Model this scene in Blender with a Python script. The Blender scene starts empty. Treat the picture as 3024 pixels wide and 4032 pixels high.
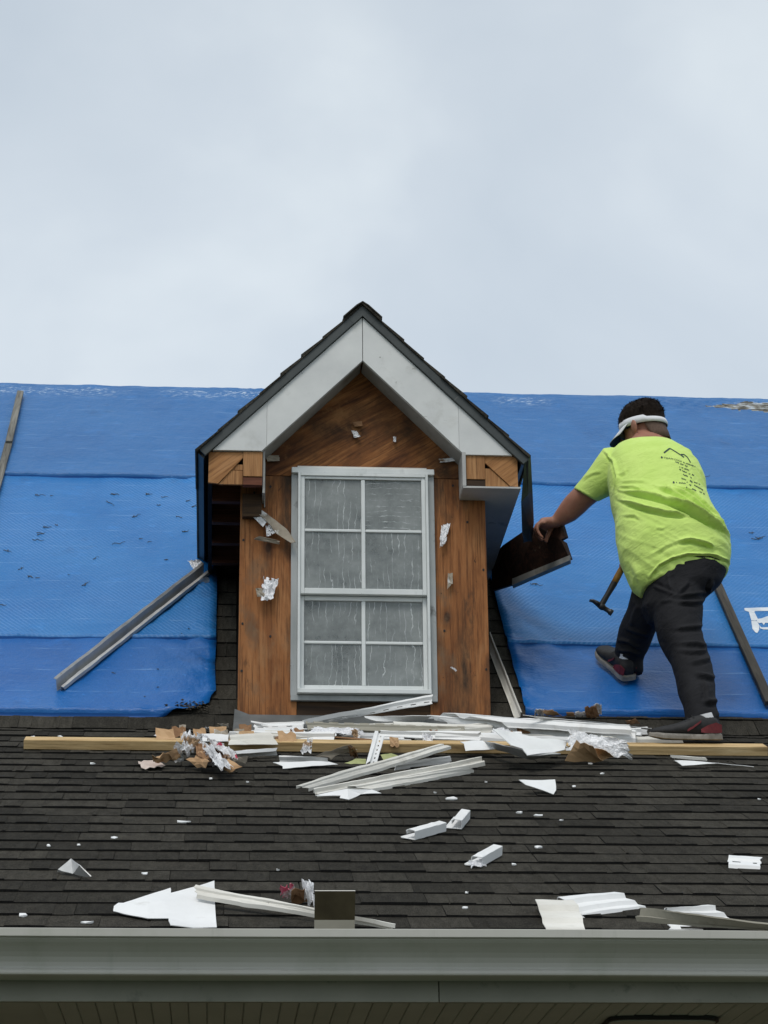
import bpy, bmesh, math, random
import numpy as np
from mathutils import Vector, Matrix, noise
from mathutils.bvhtree import BVHTree

random.seed(7)
R = math.radians
scene = bpy.context.scene
COL = scene.collection

# ------------------------------------------------------------------ camera
cam_data = bpy.data.cameras.new('camera')
cam_data.sensor_fit = 'VERTICAL'
cam_data.sensor_height = 36.0
cam_data.lens = 80.09
cam_data.clip_start = 0.1
cam_data.clip_end = 5000
cam = bpy.data.objects.new('camera', cam_data)
COL.objects.link(cam)
yaw, pitch, roll = R(4.3), R(21.0), 0.010
fwd = Vector((math.sin(yaw) * math.cos(pitch), math.cos(yaw) * math.cos(pitch), math.sin(pitch)))
rgt = Vector((math.cos(yaw), -math.sin(yaw), 0))
upv = rgt.cross(fwd)
cr, cu = rgt * math.cos(roll) - upv * math.sin(roll), upv * math.cos(roll) + rgt * math.sin(roll)
m = Matrix((cr, cu, -fwd)).transposed().to_4x4()
m.translation = Vector((0, 0, 1.6))
cam.matrix_world = m
scene.camera = cam

# ------------------------------------------------------------------ sky, sun, exposure
SUN_EL, SUN_AZ = R(58), R(200)          # soft light from high up, a little behind the camera
world = bpy.data.worlds.new('World')
scene.world = world
world.use_nodes = True
wt = world.node_tree
for n in list(wt.nodes):
    wt.nodes.remove(n)
w_out = wt.nodes.new('ShaderNodeOutputWorld')
sky = wt.nodes.new('ShaderNodeTexSky')
sky.sky_type = 'NISHITA'
sky.sun_disc = False
sky.sun_elevation = SUN_EL
sky.sun_rotation = SUN_AZ
bg_sky = wt.nodes.new('ShaderNodeBackground')
bg_sky.inputs['Strength'].default_value = 0.08
wt.links.new(sky.outputs[0], bg_sky.inputs['Color'])
tc = wt.nodes.new('ShaderNodeTexCoord')
mp = wt.nodes.new('ShaderNodeMapping')
mp.inputs['Scale'].default_value = (1.7, 1.7, 2.3)
mp.inputs['Location'].default_value = (3.1, 0.45, 0.72)
wt.links.new(tc.outputs['Generated'], mp.inputs['Vector'])
nz = wt.nodes.new('ShaderNodeTexNoise')
nz.inputs['Scale'].default_value = 2.6
nz.inputs['Detail'].default_value = 5.0
nz.inputs['Roughness'].default_value = 0.5
nz.inputs['Distortion'].default_value = 0.25
wt.links.new(mp.outputs[0], nz.inputs['Vector'])
rp = wt.nodes.new('ShaderNodeValToRGB')
rp.color_ramp.elements[0].position = 0.30
rp.color_ramp.elements[0].color = (0.535, 0.610, 0.690, 1)
rp.color_ramp.elements[1].position = 0.72
rp.color_ramp.elements[1].color = (0.78, 0.845, 0.885, 1)
e = rp.color_ramp.elements.new(0.5)
e.color = (0.615, 0.685, 0.755, 1)
wt.links.new(nz.outputs['Fac'], rp.inputs['Fac'])
bg_cl = wt.nodes.new('ShaderNodeBackground')
bg_cl.inputs['Strength'].default_value = 1.1
sep = wt.nodes.new('ShaderNodeSeparateXYZ')          # cloud thins a little towards the horizon
wt.links.new(tc.outputs['Generated'], sep.inputs[0])
mrz = wt.nodes.new('ShaderNodeMapRange')
mrz.inputs['From Min'].default_value = 0.30
mrz.inputs['From Max'].default_value = 0.62
mrz.inputs['To Min'].default_value = 1.10
mrz.inputs['To Max'].default_value = 0.95
wt.links.new(sep.outputs['Z'], mrz.inputs['Value'])
vm = wt.nodes.new('ShaderNodeVectorMath')
vm.operation = 'SCALE'
wt.links.new(rp.outputs['Color'], vm.inputs[0])
wt.links.new(mrz.outputs[0], vm.inputs['Scale'])
wt.links.new(vm.outputs[0], bg_cl.inputs['Color'])
mx = wt.nodes.new('ShaderNodeMixShader')
mx.inputs['Fac'].default_value = 0.9     # closed cloud cover, a trace of blue between
wt.links.new(bg_sky.outputs[0], mx.inputs[1])
wt.links.new(bg_cl.outputs[0], mx.inputs[2])
wt.links.new(mx.outputs[0], w_out.inputs['Surface'])

sun_data = bpy.data.lights.new('sun', 'SUN')
sun_data.energy = 1.5
sun_data.angle = R(22)
sun_data.color = (1.0, 0.95, 0.88)
sun = bpy.data.objects.new('sun', sun_data)
COL.objects.link(sun)
sun_dir = Vector((math.sin(SUN_AZ) * math.cos(SUN_EL), math.cos(SUN_AZ) * math.cos(SUN_EL), math.sin(SUN_EL)))
sun.rotation_euler = sun_dir.to_track_quat('Z', 'Y').to_euler()
sun.location = (0, -5, 12)

vs = scene.view_settings
vs.view_transform = 'Standard'
vs.look = 'None'
vs.exposure = 0.0
vs.gamma = 1.0
vs.use_curve_mapping = False

# ------------------------------------------------------------------ materials
def ramp_set(ramp, cols):
    els = ramp.color_ramp.elements
    while len(els) > 1:
        els.remove(els[-1])
    els[0].position, els[0].color = cols[0][0], (*cols[0][1], 1)
    for p, c in cols[1:]:
        k = els.new(p)
        k.color = (*c, 1)

class NT:
    def __init__(self, name):
        self.m = bpy.data.materials.new(name)
        self.m.use_nodes = True
        self.t = self.m.node_tree
        self.b = self.t.nodes['Principled BSDF']
        self.out = self.t.nodes['Material Output']
    def n(self, kind, **kw):
        nd = self.t.nodes.new(kind)
        for k, v in kw.items():
            if k in nd.inputs:
                nd.inputs[k].default_value = v
            else:
                setattr(nd, k, v)
        return nd
    def l(self, a, b):
        self.t.links.new(a, b)
    def coords(self, scale=(1, 1, 1), rot=(0, 0, 0), rand=True, source='Object'):
        t = self.n('ShaderNodeTexCoord')
        mp = self.n('ShaderNodeMapping')
        mp.inputs['Scale'].default_value = scale
        last = mp
        if any(rot):
            mr_ = self.n('ShaderNodeMapping')
            mr_.inputs['Rotation'].default_value = rot
            self.l(mr_.outputs[0], mp.inputs['Vector'])
            last = mr_
        if rand:
            oi = self.n('ShaderNodeObjectInfo')
            mul = self.n('ShaderNodeMath', operation='MULTIPLY')
            mul.inputs[1].default_value = 37.0
            self.l(oi.outputs['Random'], mul.inputs[0])
            ad = self.n('ShaderNodeVectorMath', operation='ADD')
            self.l(t.outputs[source], ad.inputs[0])
            self.l(mul.outputs[0], ad.inputs[1])
            self.l(ad.outputs[0], last.inputs['Vector'])
        else:
            self.l(t.outputs[source], last.inputs['Vector'])
        return mp.outputs[0]
    def noise(self, vec, scale, detail=4, rough=0.55, dist=0.0):
        nd = self.n('ShaderNodeTexNoise')
        nd.inputs['Scale'].default_value = scale
        nd.inputs['Detail'].default_value = detail
        nd.inputs['Roughness'].default_value = rough
        nd.inputs['Distortion'].default_value = dist
        self.l(vec, nd.inputs['Vector'])
        return nd.outputs['Fac']
    def ramp(self, fac, cols):
        rp = self.n('ShaderNodeValToRGB')
        ramp_set(rp, cols)
        self.l(fac, rp.inputs['Fac'])
        return rp.outputs['Color']
    def mask(self, fac, lo, hi):
        mr = self.n('ShaderNodeMapRange')
        mr.inputs['From Min'].default_value = lo
        mr.inputs['From Max'].default_value = hi
        self.l(fac, mr.inputs['Value'])
        return mr.outputs[0]
    def mix(self, fac, a, b, mode='MIX'):
        mx = self.n('ShaderNodeMix', data_type='RGBA', blend_type=mode)
        if isinstance(fac, (int, float)):
            mx.inputs[0].default_value = fac
        else:
            self.l(fac, mx.inputs[0])
        for i, v in ((6, a), (7, b)):
            if isinstance(v, tuple):
                mx.inputs[i].default_value = (*v, 1)
            else:
                self.l(v, mx.inputs[i])
        return mx.outputs[2]
    def vary(self, col, lo, hi):
        oi = self.n('ShaderNodeObjectInfo')
        mr = self.n('ShaderNodeMapRange')
        mr.inputs['To Min'].default_value = lo
        mr.inputs['To Max'].default_value = hi
        self.l(oi.outputs['Random'], mr.inputs['Value'])
        hs = self.n('ShaderNodeHueSaturation')
        self.l(mr.outputs[0], hs.inputs['Value'])
        self.l(col, hs.inputs['Color'])
        return hs.outputs['Color']
    def bump(self, height, strength=0.3, dist=0.002, prev=None):
        bp = self.n('ShaderNodeBump')
        bp.inputs['Strength'].default_value = strength
        bp.inputs['Distance'].default_value = dist
        self.l(height, bp.inputs['Height'])
        if prev is not None:
            self.l(prev, bp.inputs['Normal'])
        return bp.outputs[0]
    def done(self, col=None, rough=0.6, normal=None, spec=0.5, metal=0.0):
        if col is not None:
            if isinstance(col, tuple):
                self.b.inputs['Base Color'].default_value = (*col, 1)
            else:
                self.l(col, self.b.inputs['Base Color'])
        if isinstance(rough, (int, float)):
            self.b.inputs['Roughness'].default_value = rough
        else:
            self.l(rough, self.b.inputs['Roughness'])
        self.b.inputs['Specular IOR Level'].default_value = spec
        self.b.inputs['Metallic'].default_value = metal
        if normal is not None:
            self.l(normal, self.b.inputs['Normal'])
        return self.m

MAT = {}
def simple(name, cols, scale=8, stretch=(1, 1, 1), rough=0.6, spec=0.4, bump=0.0, bscale=60, vary=None, metal=0.0, stains=()):
    t = NT(name)
    v = t.coords(stretch)
    c = t.ramp(t.noise(v, scale, 6, 0.6), cols)
    for (sc, lo, hi, scol, st) in stains:
        v2 = t.coords(st)
        c = t.mix(t.mask(t.noise(v2, sc, 5, 0.65), lo, hi), c, scol)
    if vary:
        c = t.vary(c, *vary)
    nrm = None
    if bump:
        nrm = t.bump(t.noise(v, bscale, 4), bump, 0.003)
    MAT[name] = t.done(c, rough, nrm, spec, metal)
    return MAT[name]

# asphalt shingle: dark grey brown granules, weathered streaks
t = NT('shingle')
v = t.coords((1, 1, 1))
c = t.ramp(t.noise(v, 11, 5, 0.65), [(0.28, (0.026, 0.0238, 0.0190)), (0.5, (0.045, 0.0412, 0.0332)), (0.74, (0.072, 0.0665, 0.054))])
c = t.mix(t.mask(t.noise(v, 95, 3, 0.75), 0.50, 0.68), c, (0.085, 0.077, 0.062))
c = t.mix(t.mask(t.noise(v, 150, 2, 0.7), 0.56, 0.66), c, (0.009, 0.008, 0.0065))
g2 = t.noise(t.coords((5, 40, 5)), 4, 3)
c = t.mix(t.mask(g2, 0.58, 0.75), c, (0.014, 0.0125, 0.010))
c = t.vary(c, 0.70, 1.35)
MAT['shingle'] = t.done(c, 0.95, t.bump(t.noise(v, 130, 4, 0.75), 1.0, 0.006), 0.12)
t = NT('shingle_edge')
v = t.coords()
MAT['shingle_edge'] = t.done(t.ramp(t.noise(v, 60, 3), [(0.3, (0.006, 0.006, 0.006)), (0.7, (0.018, 0.017, 0.016))]), 0.85, None, 0.2)
t = NT('roof_felt')
MAT['roof_felt'] = t.done(t.ramp(t.noise(t.coords(), 12, 4), [(0.3, (0.008, 0.008, 0.008)), (0.7, (0.02, 0.02, 0.021))]), 0.85, None, 0.2)

# woven blue polyethylene
def tarp_mat(name, cols, weave, rough, flip=1, sky_glint=False):
    t = NT(name)
    v = t.coords((1, 1, 1), rand=False)
    c = t.ramp(t.noise(v, 1.8, 6, 0.62), cols)
    c = t.mix(t.mask(t.noise(t.coords((0.8, 1.6, 1), rand=False), 6, 6, 0.72), 0.56, 0.80), c, tuple(k * 1.3 + 0.008 for k in cols[1][1]))
    c = t.mix(t.mask(t.noise(v, 26, 5, 0.7), 0.62, 0.76), c, tuple(k * 1.3 + 0.015 for k in cols[2][1]))
    c = t.mix(t.mask(t.noise(v, 3.2, 5, 0.7), 0.60, 0.80), c, tuple(k * 0.7 for k in cols[0][1]))
    br = t.bump(t.noise(v, 22, 6, 0.68), 0.35, 0.02)
    br = t.bump(t.noise(t.coords((1, 3, 1), rand=False), 60, 4, 0.6), 0.25, 0.006, br)
    if weave:
        w1 = t.n('ShaderNodeTexWave', wave_type='BANDS', bands_direction='DIAGONAL')
        w1.inputs['Scale'].default_value = 27
        w1.inputs['Distortion'].default_value = 1.6
        w1.inputs['Detail'].default_value = 3
        w1.inputs['Detail Scale'].default_value = 1.5
        t.l(t.coords((1.0 * flip, 0.7, 0.0), rand=False), w1.inputs['Vector'])
        patch = t.mask(t.noise(v, 1.4, 3), 0.38, 0.62)
        mm = t.n('ShaderNodeMath', operation='MULTIPLY')
        t.l(t.mask(w1.outputs['Fac'], 0.45, 0.95), mm.inputs[0]); t.l(patch, mm.inputs[1])
        mw = t.n('ShaderNodeMath', operation='MULTIPLY')
        mw.inputs[1].default_value = weave
        t.l(mm.outputs[0], mw.inputs[0])
        c = t.mix(mw.outputs[0], c, (0.16, 0.34, 0.66))
    x = t.n('ShaderNodeSeparateXYZ')
    t.l(v, x.inputs[0])
    md = t.n('ShaderNodeMath', operation='PINGPONG')
    md.inputs[1].default_value = 0.108
    t.l(x.outputs['Y'], md.inputs[0])
    cr_ = t.mask(md.outputs[0], 0.0030, 0.0)
    brk = t.mask(t.noise(t.coords((2.5, 1, 1), rand=False), 3, 4), 0.45, 0.62)
    mm = t.n('ShaderNodeMath', operation='MULTIPLY')
    t.l(cr_, mm.inputs[0]); t.l(brk, mm.inputs[1])
    c = t.mix(mm.outputs[0], c, (0.20, 0.38, 0.66))
    if sky_glint:                               # pale sky reflection on crinkles near the ridge, painted into the colour
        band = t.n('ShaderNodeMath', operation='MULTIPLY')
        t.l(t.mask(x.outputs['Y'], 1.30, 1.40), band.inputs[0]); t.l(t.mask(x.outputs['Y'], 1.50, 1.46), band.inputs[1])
        glint_spots = t.mask(t.noise(t.coords((1.0, 2.4, 1), (0, 0, R(-24)), rand=False), 26, 5, 0.75), 0.53, 0.62)
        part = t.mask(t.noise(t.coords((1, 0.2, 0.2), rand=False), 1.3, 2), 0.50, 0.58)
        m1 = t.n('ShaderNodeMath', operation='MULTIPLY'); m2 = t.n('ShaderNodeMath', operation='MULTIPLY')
        t.l(band.outputs[0], m1.inputs[0]); t.l(glint_spots, m1.inputs[1]); t.l(m1.outputs[0], m2.inputs[0]); t.l(part, m2.inputs[1])
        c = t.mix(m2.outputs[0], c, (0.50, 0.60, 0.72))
    MAT[name] = t.done(c, rough, br, 0.36)
WOV = [(0.2, (0.004, 0.120, 0.375)), (0.5, (0.007, 0.152, 0.435)), (0.8, (0.016, 0.182, 0.475))]
tarp_mat('tarp_woven', WOV, 0.38, 0.38)
tarp_mat('tarp_woven_right', WOV, 0.38, 0.38, -1)
tarp_mat('tarp_smooth', [(0.2, (0.010, 0.108, 0.320)), (0.5, (0.014, 0.132, 0.370)), (0.8, (0.022, 0.152, 0.400))], 0, 0.36, sky_glint=True)
tarp_mat('tarp_low', [(0.2, (0.003, 0.085, 0.310)), (0.5, (0.006, 0.112, 0.380)), (0.8, (0.016, 0.145, 0.430))], 0, 0.28)
simple('tarp_hem', [(0.3, (0.001, 0.055, 0.230)), (0.7, (0.002, 0.078, 0.300))], 6, rough=0.4, spec=0.25)
simple('tarp_worn', [(0.42, (0.060, 0.058, 0.048)), (0.52, (0.22, 0.21, 0.18)), (0.62, (0.44, 0.50, 0.56))], 22, stretch=(0.6, 1.3, 1), rough=0.8, bump=0.8, bscale=40)
simple('tarp_print', [(0.3, (0.55, 0.60, 0.66)), (0.7, (0.78, 0.80, 0.82))], 14, rough=0.5)

# timber
def wood(name, cols, axis=2, rough=0.75, knots=True, stains=(), fine=1.0, rot=(0, 0, 0), bump=0.25, cross=13.0, along=0.9):
    t = NT(name)
    st = [cross, cross, cross]
    st[axis] = along
    v = t.coords(tuple(st), rot)
    n1 = t.noise(v, 1.6 * fine, 6, 0.62, 1.4)
    c = t.ramp(n1, cols)
    v3 = t.coords(tuple(s * 80 / cross if i_ != axis else s * 3.5 for i_, s in enumerate(st)), rot)
    fg = t.noise(v3, 1.6, 4, 0.7)
    c = t.mix(t.mask(fg, 0.48, 0.72), c, tuple(k * 0.62 for k in cols[0][1]))
    if knots:
        vo = t.n('ShaderNodeTexVoronoi', feature='F1')
        vo.inputs['Scale'].default_value = 5.2
        s2 = [1.0, 1.0, 1.0]
        s2[axis] = 0.55
        t.l(t.coords(tuple(s2), rot), vo.inputs['Vector'])
        c = t.mix(t.mask(vo.outputs['Distance'], 0.085, 0.05), c, (0.018, 0.010, 0.006))
        c = t.mix(t.mix(0.5, t.mask(vo.outputs['Distance'], 0.2, 0.08), (0, 0, 0)), c, tuple(k * 0.5 for k in cols[0][1]))
    for (sc, lo, hi, scol, sst) in stains:
        c = t.mix(t.mask(t.noise(t.coords(sst), sc, 6, 0.65), lo, hi), c, scol)
    MAT[name] = t.done(c, rough, t.bump(n1, bump, 0.004), 0.3)

ply_cols = [(0.28, (0.150, 0.050, 0.015)), (0.5, (0.300, 0.118, 0.038)), (0.72, (0.41, 0.185, 0.070))]
ply_st = [(2.6, 0.48, 0.64, (0.050, 0.028, 0.015), (2.6, 2.6, 0.6)), (4.0, 0.56, 0.72, (0.17, 0.105, 0.060), (1.5, 1.5, 0.9)), (3.0, 0.58, 0.74, (0.36, 0.19, 0.085), (1.2, 1.2, 0.5)),
          (26.0, 0.66, 0.72, (0.022, 0.013, 0.008), (1, 1, 0.7)), (9.0, 0.63, 0.72, (0.075, 0.040, 0.020), (1, 1, 0.35))]
wood('plywood_wall', ply_cols, 2, stains=ply_st, cross=4.5, along=0.8, fine=1.3)
wood('plywood_gable', [(0.34, (0.075, 0.024, 0.007)), (0.5, (0.235, 0.088, 0.025)), (0.66, (0.38, 0.165, 0.055))], 0,
     rot=(0, R(32), 0), knots=False, cross=7.0, along=0.9, stains=[(2.6, 0.52, 0.70, (0.045, 0.022, 0.010), (1, 1, 1)), (7.0, 0.60, 0.74, (0.30, 0.14, 0.05), (1, 1, 1)), (30.0, 0.69, 0.76, (0.02, 0.012, 0.008), (1, 1, 1))])
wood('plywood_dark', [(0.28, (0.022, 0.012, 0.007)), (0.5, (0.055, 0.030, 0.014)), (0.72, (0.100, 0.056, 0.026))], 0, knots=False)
wood('pine_old', [(0.28, (0.26, 0.115, 0.040)), (0.5, (0.40, 0.20, 0.080)), (0.72, (0.50, 0.28, 0.125))], 2, stains=[(30.0, 0.66, 0.72, (0.03, 0.018, 0.01), (1, 1, 0.6))])
wood('pine_diagonal', [(0.28, (0.26, 0.110, 0.035)), (0.5, (0.40, 0.19, 0.070)), (0.72, (0.48, 0.25, 0.11))], 0, rot=(0, R(38), 0), knots=False,
     stains=[(14.0, 0.66, 0.72, (0.04, 0.02, 0.01), (1, 1, 1))])
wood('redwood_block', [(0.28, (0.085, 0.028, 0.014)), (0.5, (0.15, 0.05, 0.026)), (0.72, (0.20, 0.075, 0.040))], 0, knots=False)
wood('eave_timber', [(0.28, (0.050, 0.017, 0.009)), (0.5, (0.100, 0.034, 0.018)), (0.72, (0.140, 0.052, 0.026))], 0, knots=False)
wood('rotten_board', [(0.28, (0.010, 0.006, 0.004)), (0.5, (0.035, 0.016, 0.010)), (0.72, (0.085, 0.035, 0.020))], 0, knots=False,
     stains=[(9.0, 0.62, 0.72, (0.16, 0.13, 0.10), (1, 1, 1))])
wood('lumber_new', [(0.28, (0.42, 0.27, 0.115)), (0.5, (0.60, 0.42, 0.205)), (0.72, (0.72, 0.55, 0.31))], 0, knots=True, stains=[(11.0, 0.63, 0.75, (0.22, 0.14, 0.07), (0.4, 1, 1))])
wood('lath_grey', [(0.28, (0.080, 0.076, 0.066)), (0.5, (0.16, 0.155, 0.135)), (0.72, (0.26, 0.25, 0.22))], 1, knots=False)
wood('lath_dark', [(0.28, (0.028, 0.024, 0.019)), (0.5, (0.055, 0.048, 0.038)), (0.72, (0.090, 0.080, 0.064))], 1, knots=False)
simple('attic_dark', [(0.3, (0.012, 0.010, 0.009)), (0.7, (0.03, 0.025, 0.02))], 6, rough=0.9)

# paint, vinyl, metal
simple('white_trim', [(0.3, (0.60, 0.61, 0.60)), (0.7, (0.72, 0.73, 0.71))], 5, rough=0.5, bump=0.06, bscale=40,
       stains=[(6.0, 0.56, 0.85, (0.42, 0.42, 0.38), (1, 1, 1)), (24.0, 0.68, 0.74, (0.13, 0.125, 0.10), (1, 1, 1)), (70.0, 0.72, 0.78, (0.22, 0.21, 0.18), (1, 1, 1)), (6.0, 0.70, 0.73, (0.20, 0.19, 0.16), (1, 1, 9)), (2.2, 0.60, 0.8, (0.50, 0.49, 0.44), (1, 1, 2))])
simple('soffit_grey', [(0.3, (0.26, 0.26, 0.25)), (0.7, (0.38, 0.38, 0.36))], 6, rough=0.6,
       stains=[(5.0, 0.52, 0.75, (0.13, 0.115, 0.085), (1, 1, 1)), (34.0, 0.68, 0.75, (0.05, 0.045, 0.035), (1, 1, 1))])
simple('soffit_white', [(0.3, (0.40, 0.395, 0.38)), (0.7, (0.50, 0.49, 0.47))], 6, rough=0.5,
       stains=[(9.0, 0.63, 0.72, (0.24, 0.23, 0.21), (1, 1, 1)), (40.0, 0.70, 0.75, (0.05, 0.04, 0.035), (1, 1, 1))])
simple('window_white', [(0.3, (0.64, 0.67, 0.66)), (0.7, (0.76, 0.78, 0.77))], 7, rough=0.4,
       stains=[(9.0, 0.6, 0.8, (0.36, 0.38, 0.37), (1, 1, 0.4)), (60.0, 0.70, 0.77, (0.12, 0.12, 0.11), (1, 1, 1))])
simple('window_flange', [(0.3, (0.28, 0.30, 0.30)), (0.7, (0.44, 0.46, 0.46))], 9, stretch=(1, 1, 0.3), rough=0.55,
       stains=[(16.0, 0.62, 0.75, (0.14, 0.145, 0.14), (1, 1, 0.6)), (60.0, 0.70, 0.77, (0.05, 0.05, 0.045), (1, 1, 1))])
simple('vinyl_white', [(0.3, (0.76, 0.76, 0.75)), (0.7, (0.86, 0.86, 0.85))], 6, rough=0.42, bump=0.05, bscale=30,
       stains=[(8.0, 0.62, 0.82, (0.55, 0.54, 0.50), (1, 1, 1)), (50.0, 0.72, 0.78, (0.25, 0.24, 0.21), (1, 1, 1))])
simple('vinyl_dirty', [(0.3, (0.60, 0.575, 0.515)), (0.7, (0.80, 0.78, 0.72))], 7, stretch=(0.5, 1, 1), rough=0.55,
       stains=[(9.0, 0.60, 0.80, (0.36, 0.33, 0.27), (0.6, 1, 1)), (34.0, 0.67, 0.74, (0.09, 0.08, 0.06), (0.5, 1, 1))])
simple('vinyl_back', [(0.3, (0.24, 0.225, 0.18)), (0.7, (0.34, 0.32, 0.26))], 7, stretch=(0.5, 1, 1), rough=0.6,
       stains=[(14.0, 0.58, 0.75, (0.13, 0.115, 0.085), (0.6, 1, 1))])
simple('vinyl_back_dark', [(0.3, (0.022, 0.018, 0.009)), (0.7, (0.040, 0.034, 0.018))], 12, rough=0.8, spec=0.1)
simple('drip_metal', [(0.3, (0.026, 0.033, 0.033)), (0.7, (0.050, 0.060, 0.058))], 9, rough=0.5, spec=0.5,
       stains=[(14.0, 0.6, 0.75, (0.03, 0.032, 0.03), (1, 1, 1))])
simple('drip_metal_dark', [(0.3, (0.016, 0.020, 0.022)), (0.7, (0.034, 0.042, 0.045))], 9, rough=0.45)
simple('flashing_grey', [(0.3, (0.10, 0.107, 0.107)), (0.7, (0.16, 0.17, 0.17))], 11, rough=0.5, metal=0.3)
simple('aluminium_strip', [(0.3, (0.44, 0.44, 0.435)), (0.7, (0.60, 0.60, 0.585))], 14, rough=0.45, metal=0.2,
       stains=[(20.0, 0.64, 0.72, (0.10, 0.10, 0.10), (1, 1, 1))])
simple('gutter_paint', [(0.3, (0.42, 0.41, 0.365)), (0.7, (0.47, 0.46, 0.415))], 3, stretch=(0.6, 1, 1), rough=0.42, spec=0.5,
       stains=[(3.0, 0.50, 0.8, (0.34, 0.345, 0.285), (1.5, 1, 1)), (5.0, 0.60, 0.85, (0.33, 0.335, 0.29), (5, 1, 0.25)), (55.0, 0.72, 0.78, (0.11, 0.115, 0.10), (1, 1, 1))])
simple('fascia_paint', [(0.3, (0.19, 0.19, 0.150)), (0.7, (0.25, 0.245, 0.20))], 4, rough=0.6,
       stains=[(13.0, 0.60, 0.74, (0.115, 0.118, 0.095), (1, 1, 1)), (60.0, 0.70, 0.76, (0.05, 0.05, 0.042), (1, 1, 1))])
simple('soffit_vinyl', [(0.3, (0.31, 0.325, 0.28)), (0.7, (0.38, 0.395, 0.345))], 3, rough=0.6)
simple('black_rubber', [(0.3, (0.008, 0.008, 0.008)), (0.7, (0.016, 0.016, 0.016))], 10, rough=0.6)
simple('brick_wall', [(0.3, (0.20, 0.085, 0.055)), (0.7, (0.32, 0.15, 0.10))], 10, rough=0.9)
simple('lawn', [(0.3, (0.06, 0.075, 0.045)), (0.7, (0.11, 0.125, 0.085))], 3, rough=1.0)

# scraps
t = NT('foil')
v = t.coords()
n1 = t.noise(v, 16, 4, 0.6)
c = t.ramp(n1, [(0.35, (0.42, 0.42, 0.42)), (0.55, (0.80, 0.80, 0.81))])
c = t.mix(t.mask(t.noise(t.coords((1, 1, 1)), 9, 4), 0.60, 0.64), c, (0.30, 0.19, 0.10))
MAT['foil'] = t.done(c, 0.38, t.bump(t.noise(v, 34, 5, 0.7), 0.9, 0.012), 0.6, 0.35)
t = NT('foil_red')
v = t.coords()
c = t.ramp(t.noise(v, 16, 4, 0.6), [(0.35, (0.45, 0.43, 0.42)), (0.55, (0.80, 0.79, 0.79))])
c = t.mix(t.mask(t.noise(t.coords((1, 1, 1)), 18, 4), 0.58, 0.62), c, (0.55, 0.05, 0.09))
c = t.mix(t.mask(t.noise(t.coords((1, 1, 1)), 11, 4), 0.58, 0.62), c, (0.22, 0.13, 0.07))
MAT['foil_red'] = t.done(c, 0.45, t.bump(t.noise(v, 34, 5, 0.7), 0.9, 0.012), 0.5, 0.15)
t = NT('foil_clean')
v = t.coords()
c = t.ramp(t.noise(v, 16, 4, 0.6), [(0.35, (0.55, 0.55, 0.57)), (0.55, (0.84, 0.84, 0.86))])
MAT['foil_clean'] = t.done(c, 0.35, t.bump(t.noise(v, 40, 5, 0.7), 1.0, 0.012), 0.6, 0.3)
simple('cardboard', [(0.3, (0.36, 0.21, 0.105)), (0.7, (0.54, 0.35, 0.19))], 9, rough=0.85, bump=0.3, bscale=30,
       stains=[(11.0, 0.62, 0.74, (0.12, 0.075, 0.04), (1, 1, 1))])
simple('cardboard_grey', [(0.3, (0.20, 0.165, 0.125)), (0.7, (0.40, 0.35, 0.28))], 14, rough=0.85, bump=0.4, bscale=30,
       stains=[(16.0, 0.58, 0.68, (0.62, 0.62, 0.60), (1, 1, 1)), (20.0, 0.66, 0.74, (0.07, 0.05, 0.035), (1, 1, 1))])
simple('cardboard_brown', [(0.3, (0.17, 0.085, 0.038)), (0.7, (0.30, 0.165, 0.08))], 12, rough=0.85, bump=0.3)
simple('pink_print', [(0.47, (0.75, 0.72, 0.72)), (0.56, (0.70, 0.12, 0.20))], 16, rough=0.6)
simple('pale_board', [(0.3, (0.46, 0.36, 0.31)), (0.7, (0.66, 0.56, 0.50))], 14, rough=0.85, bump=0.4, bscale=30)
simple('leaf_dry', [(0.3, (0.30, 0.33, 0.13)), (0.7, (0.44, 0.46, 0.22))], 20, rough=0.7)
simple('twig_brown', [(0.3, (0.045, 0.045, 0.038)), (0.7, (0.10, 0.095, 0.075))], 30, rough=0.9)
simple('shingle_crumbs', [(0.3, (0.02, 0.018, 0.014)), (0.7, (0.07, 0.06, 0.045))], 40, rough=0.95)
simple('blind_slat', [(0.3, (0.40, 0.42, 0.42)), (0.7, (0.48, 0.50, 0.50))], 5, rough=0.6)

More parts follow.
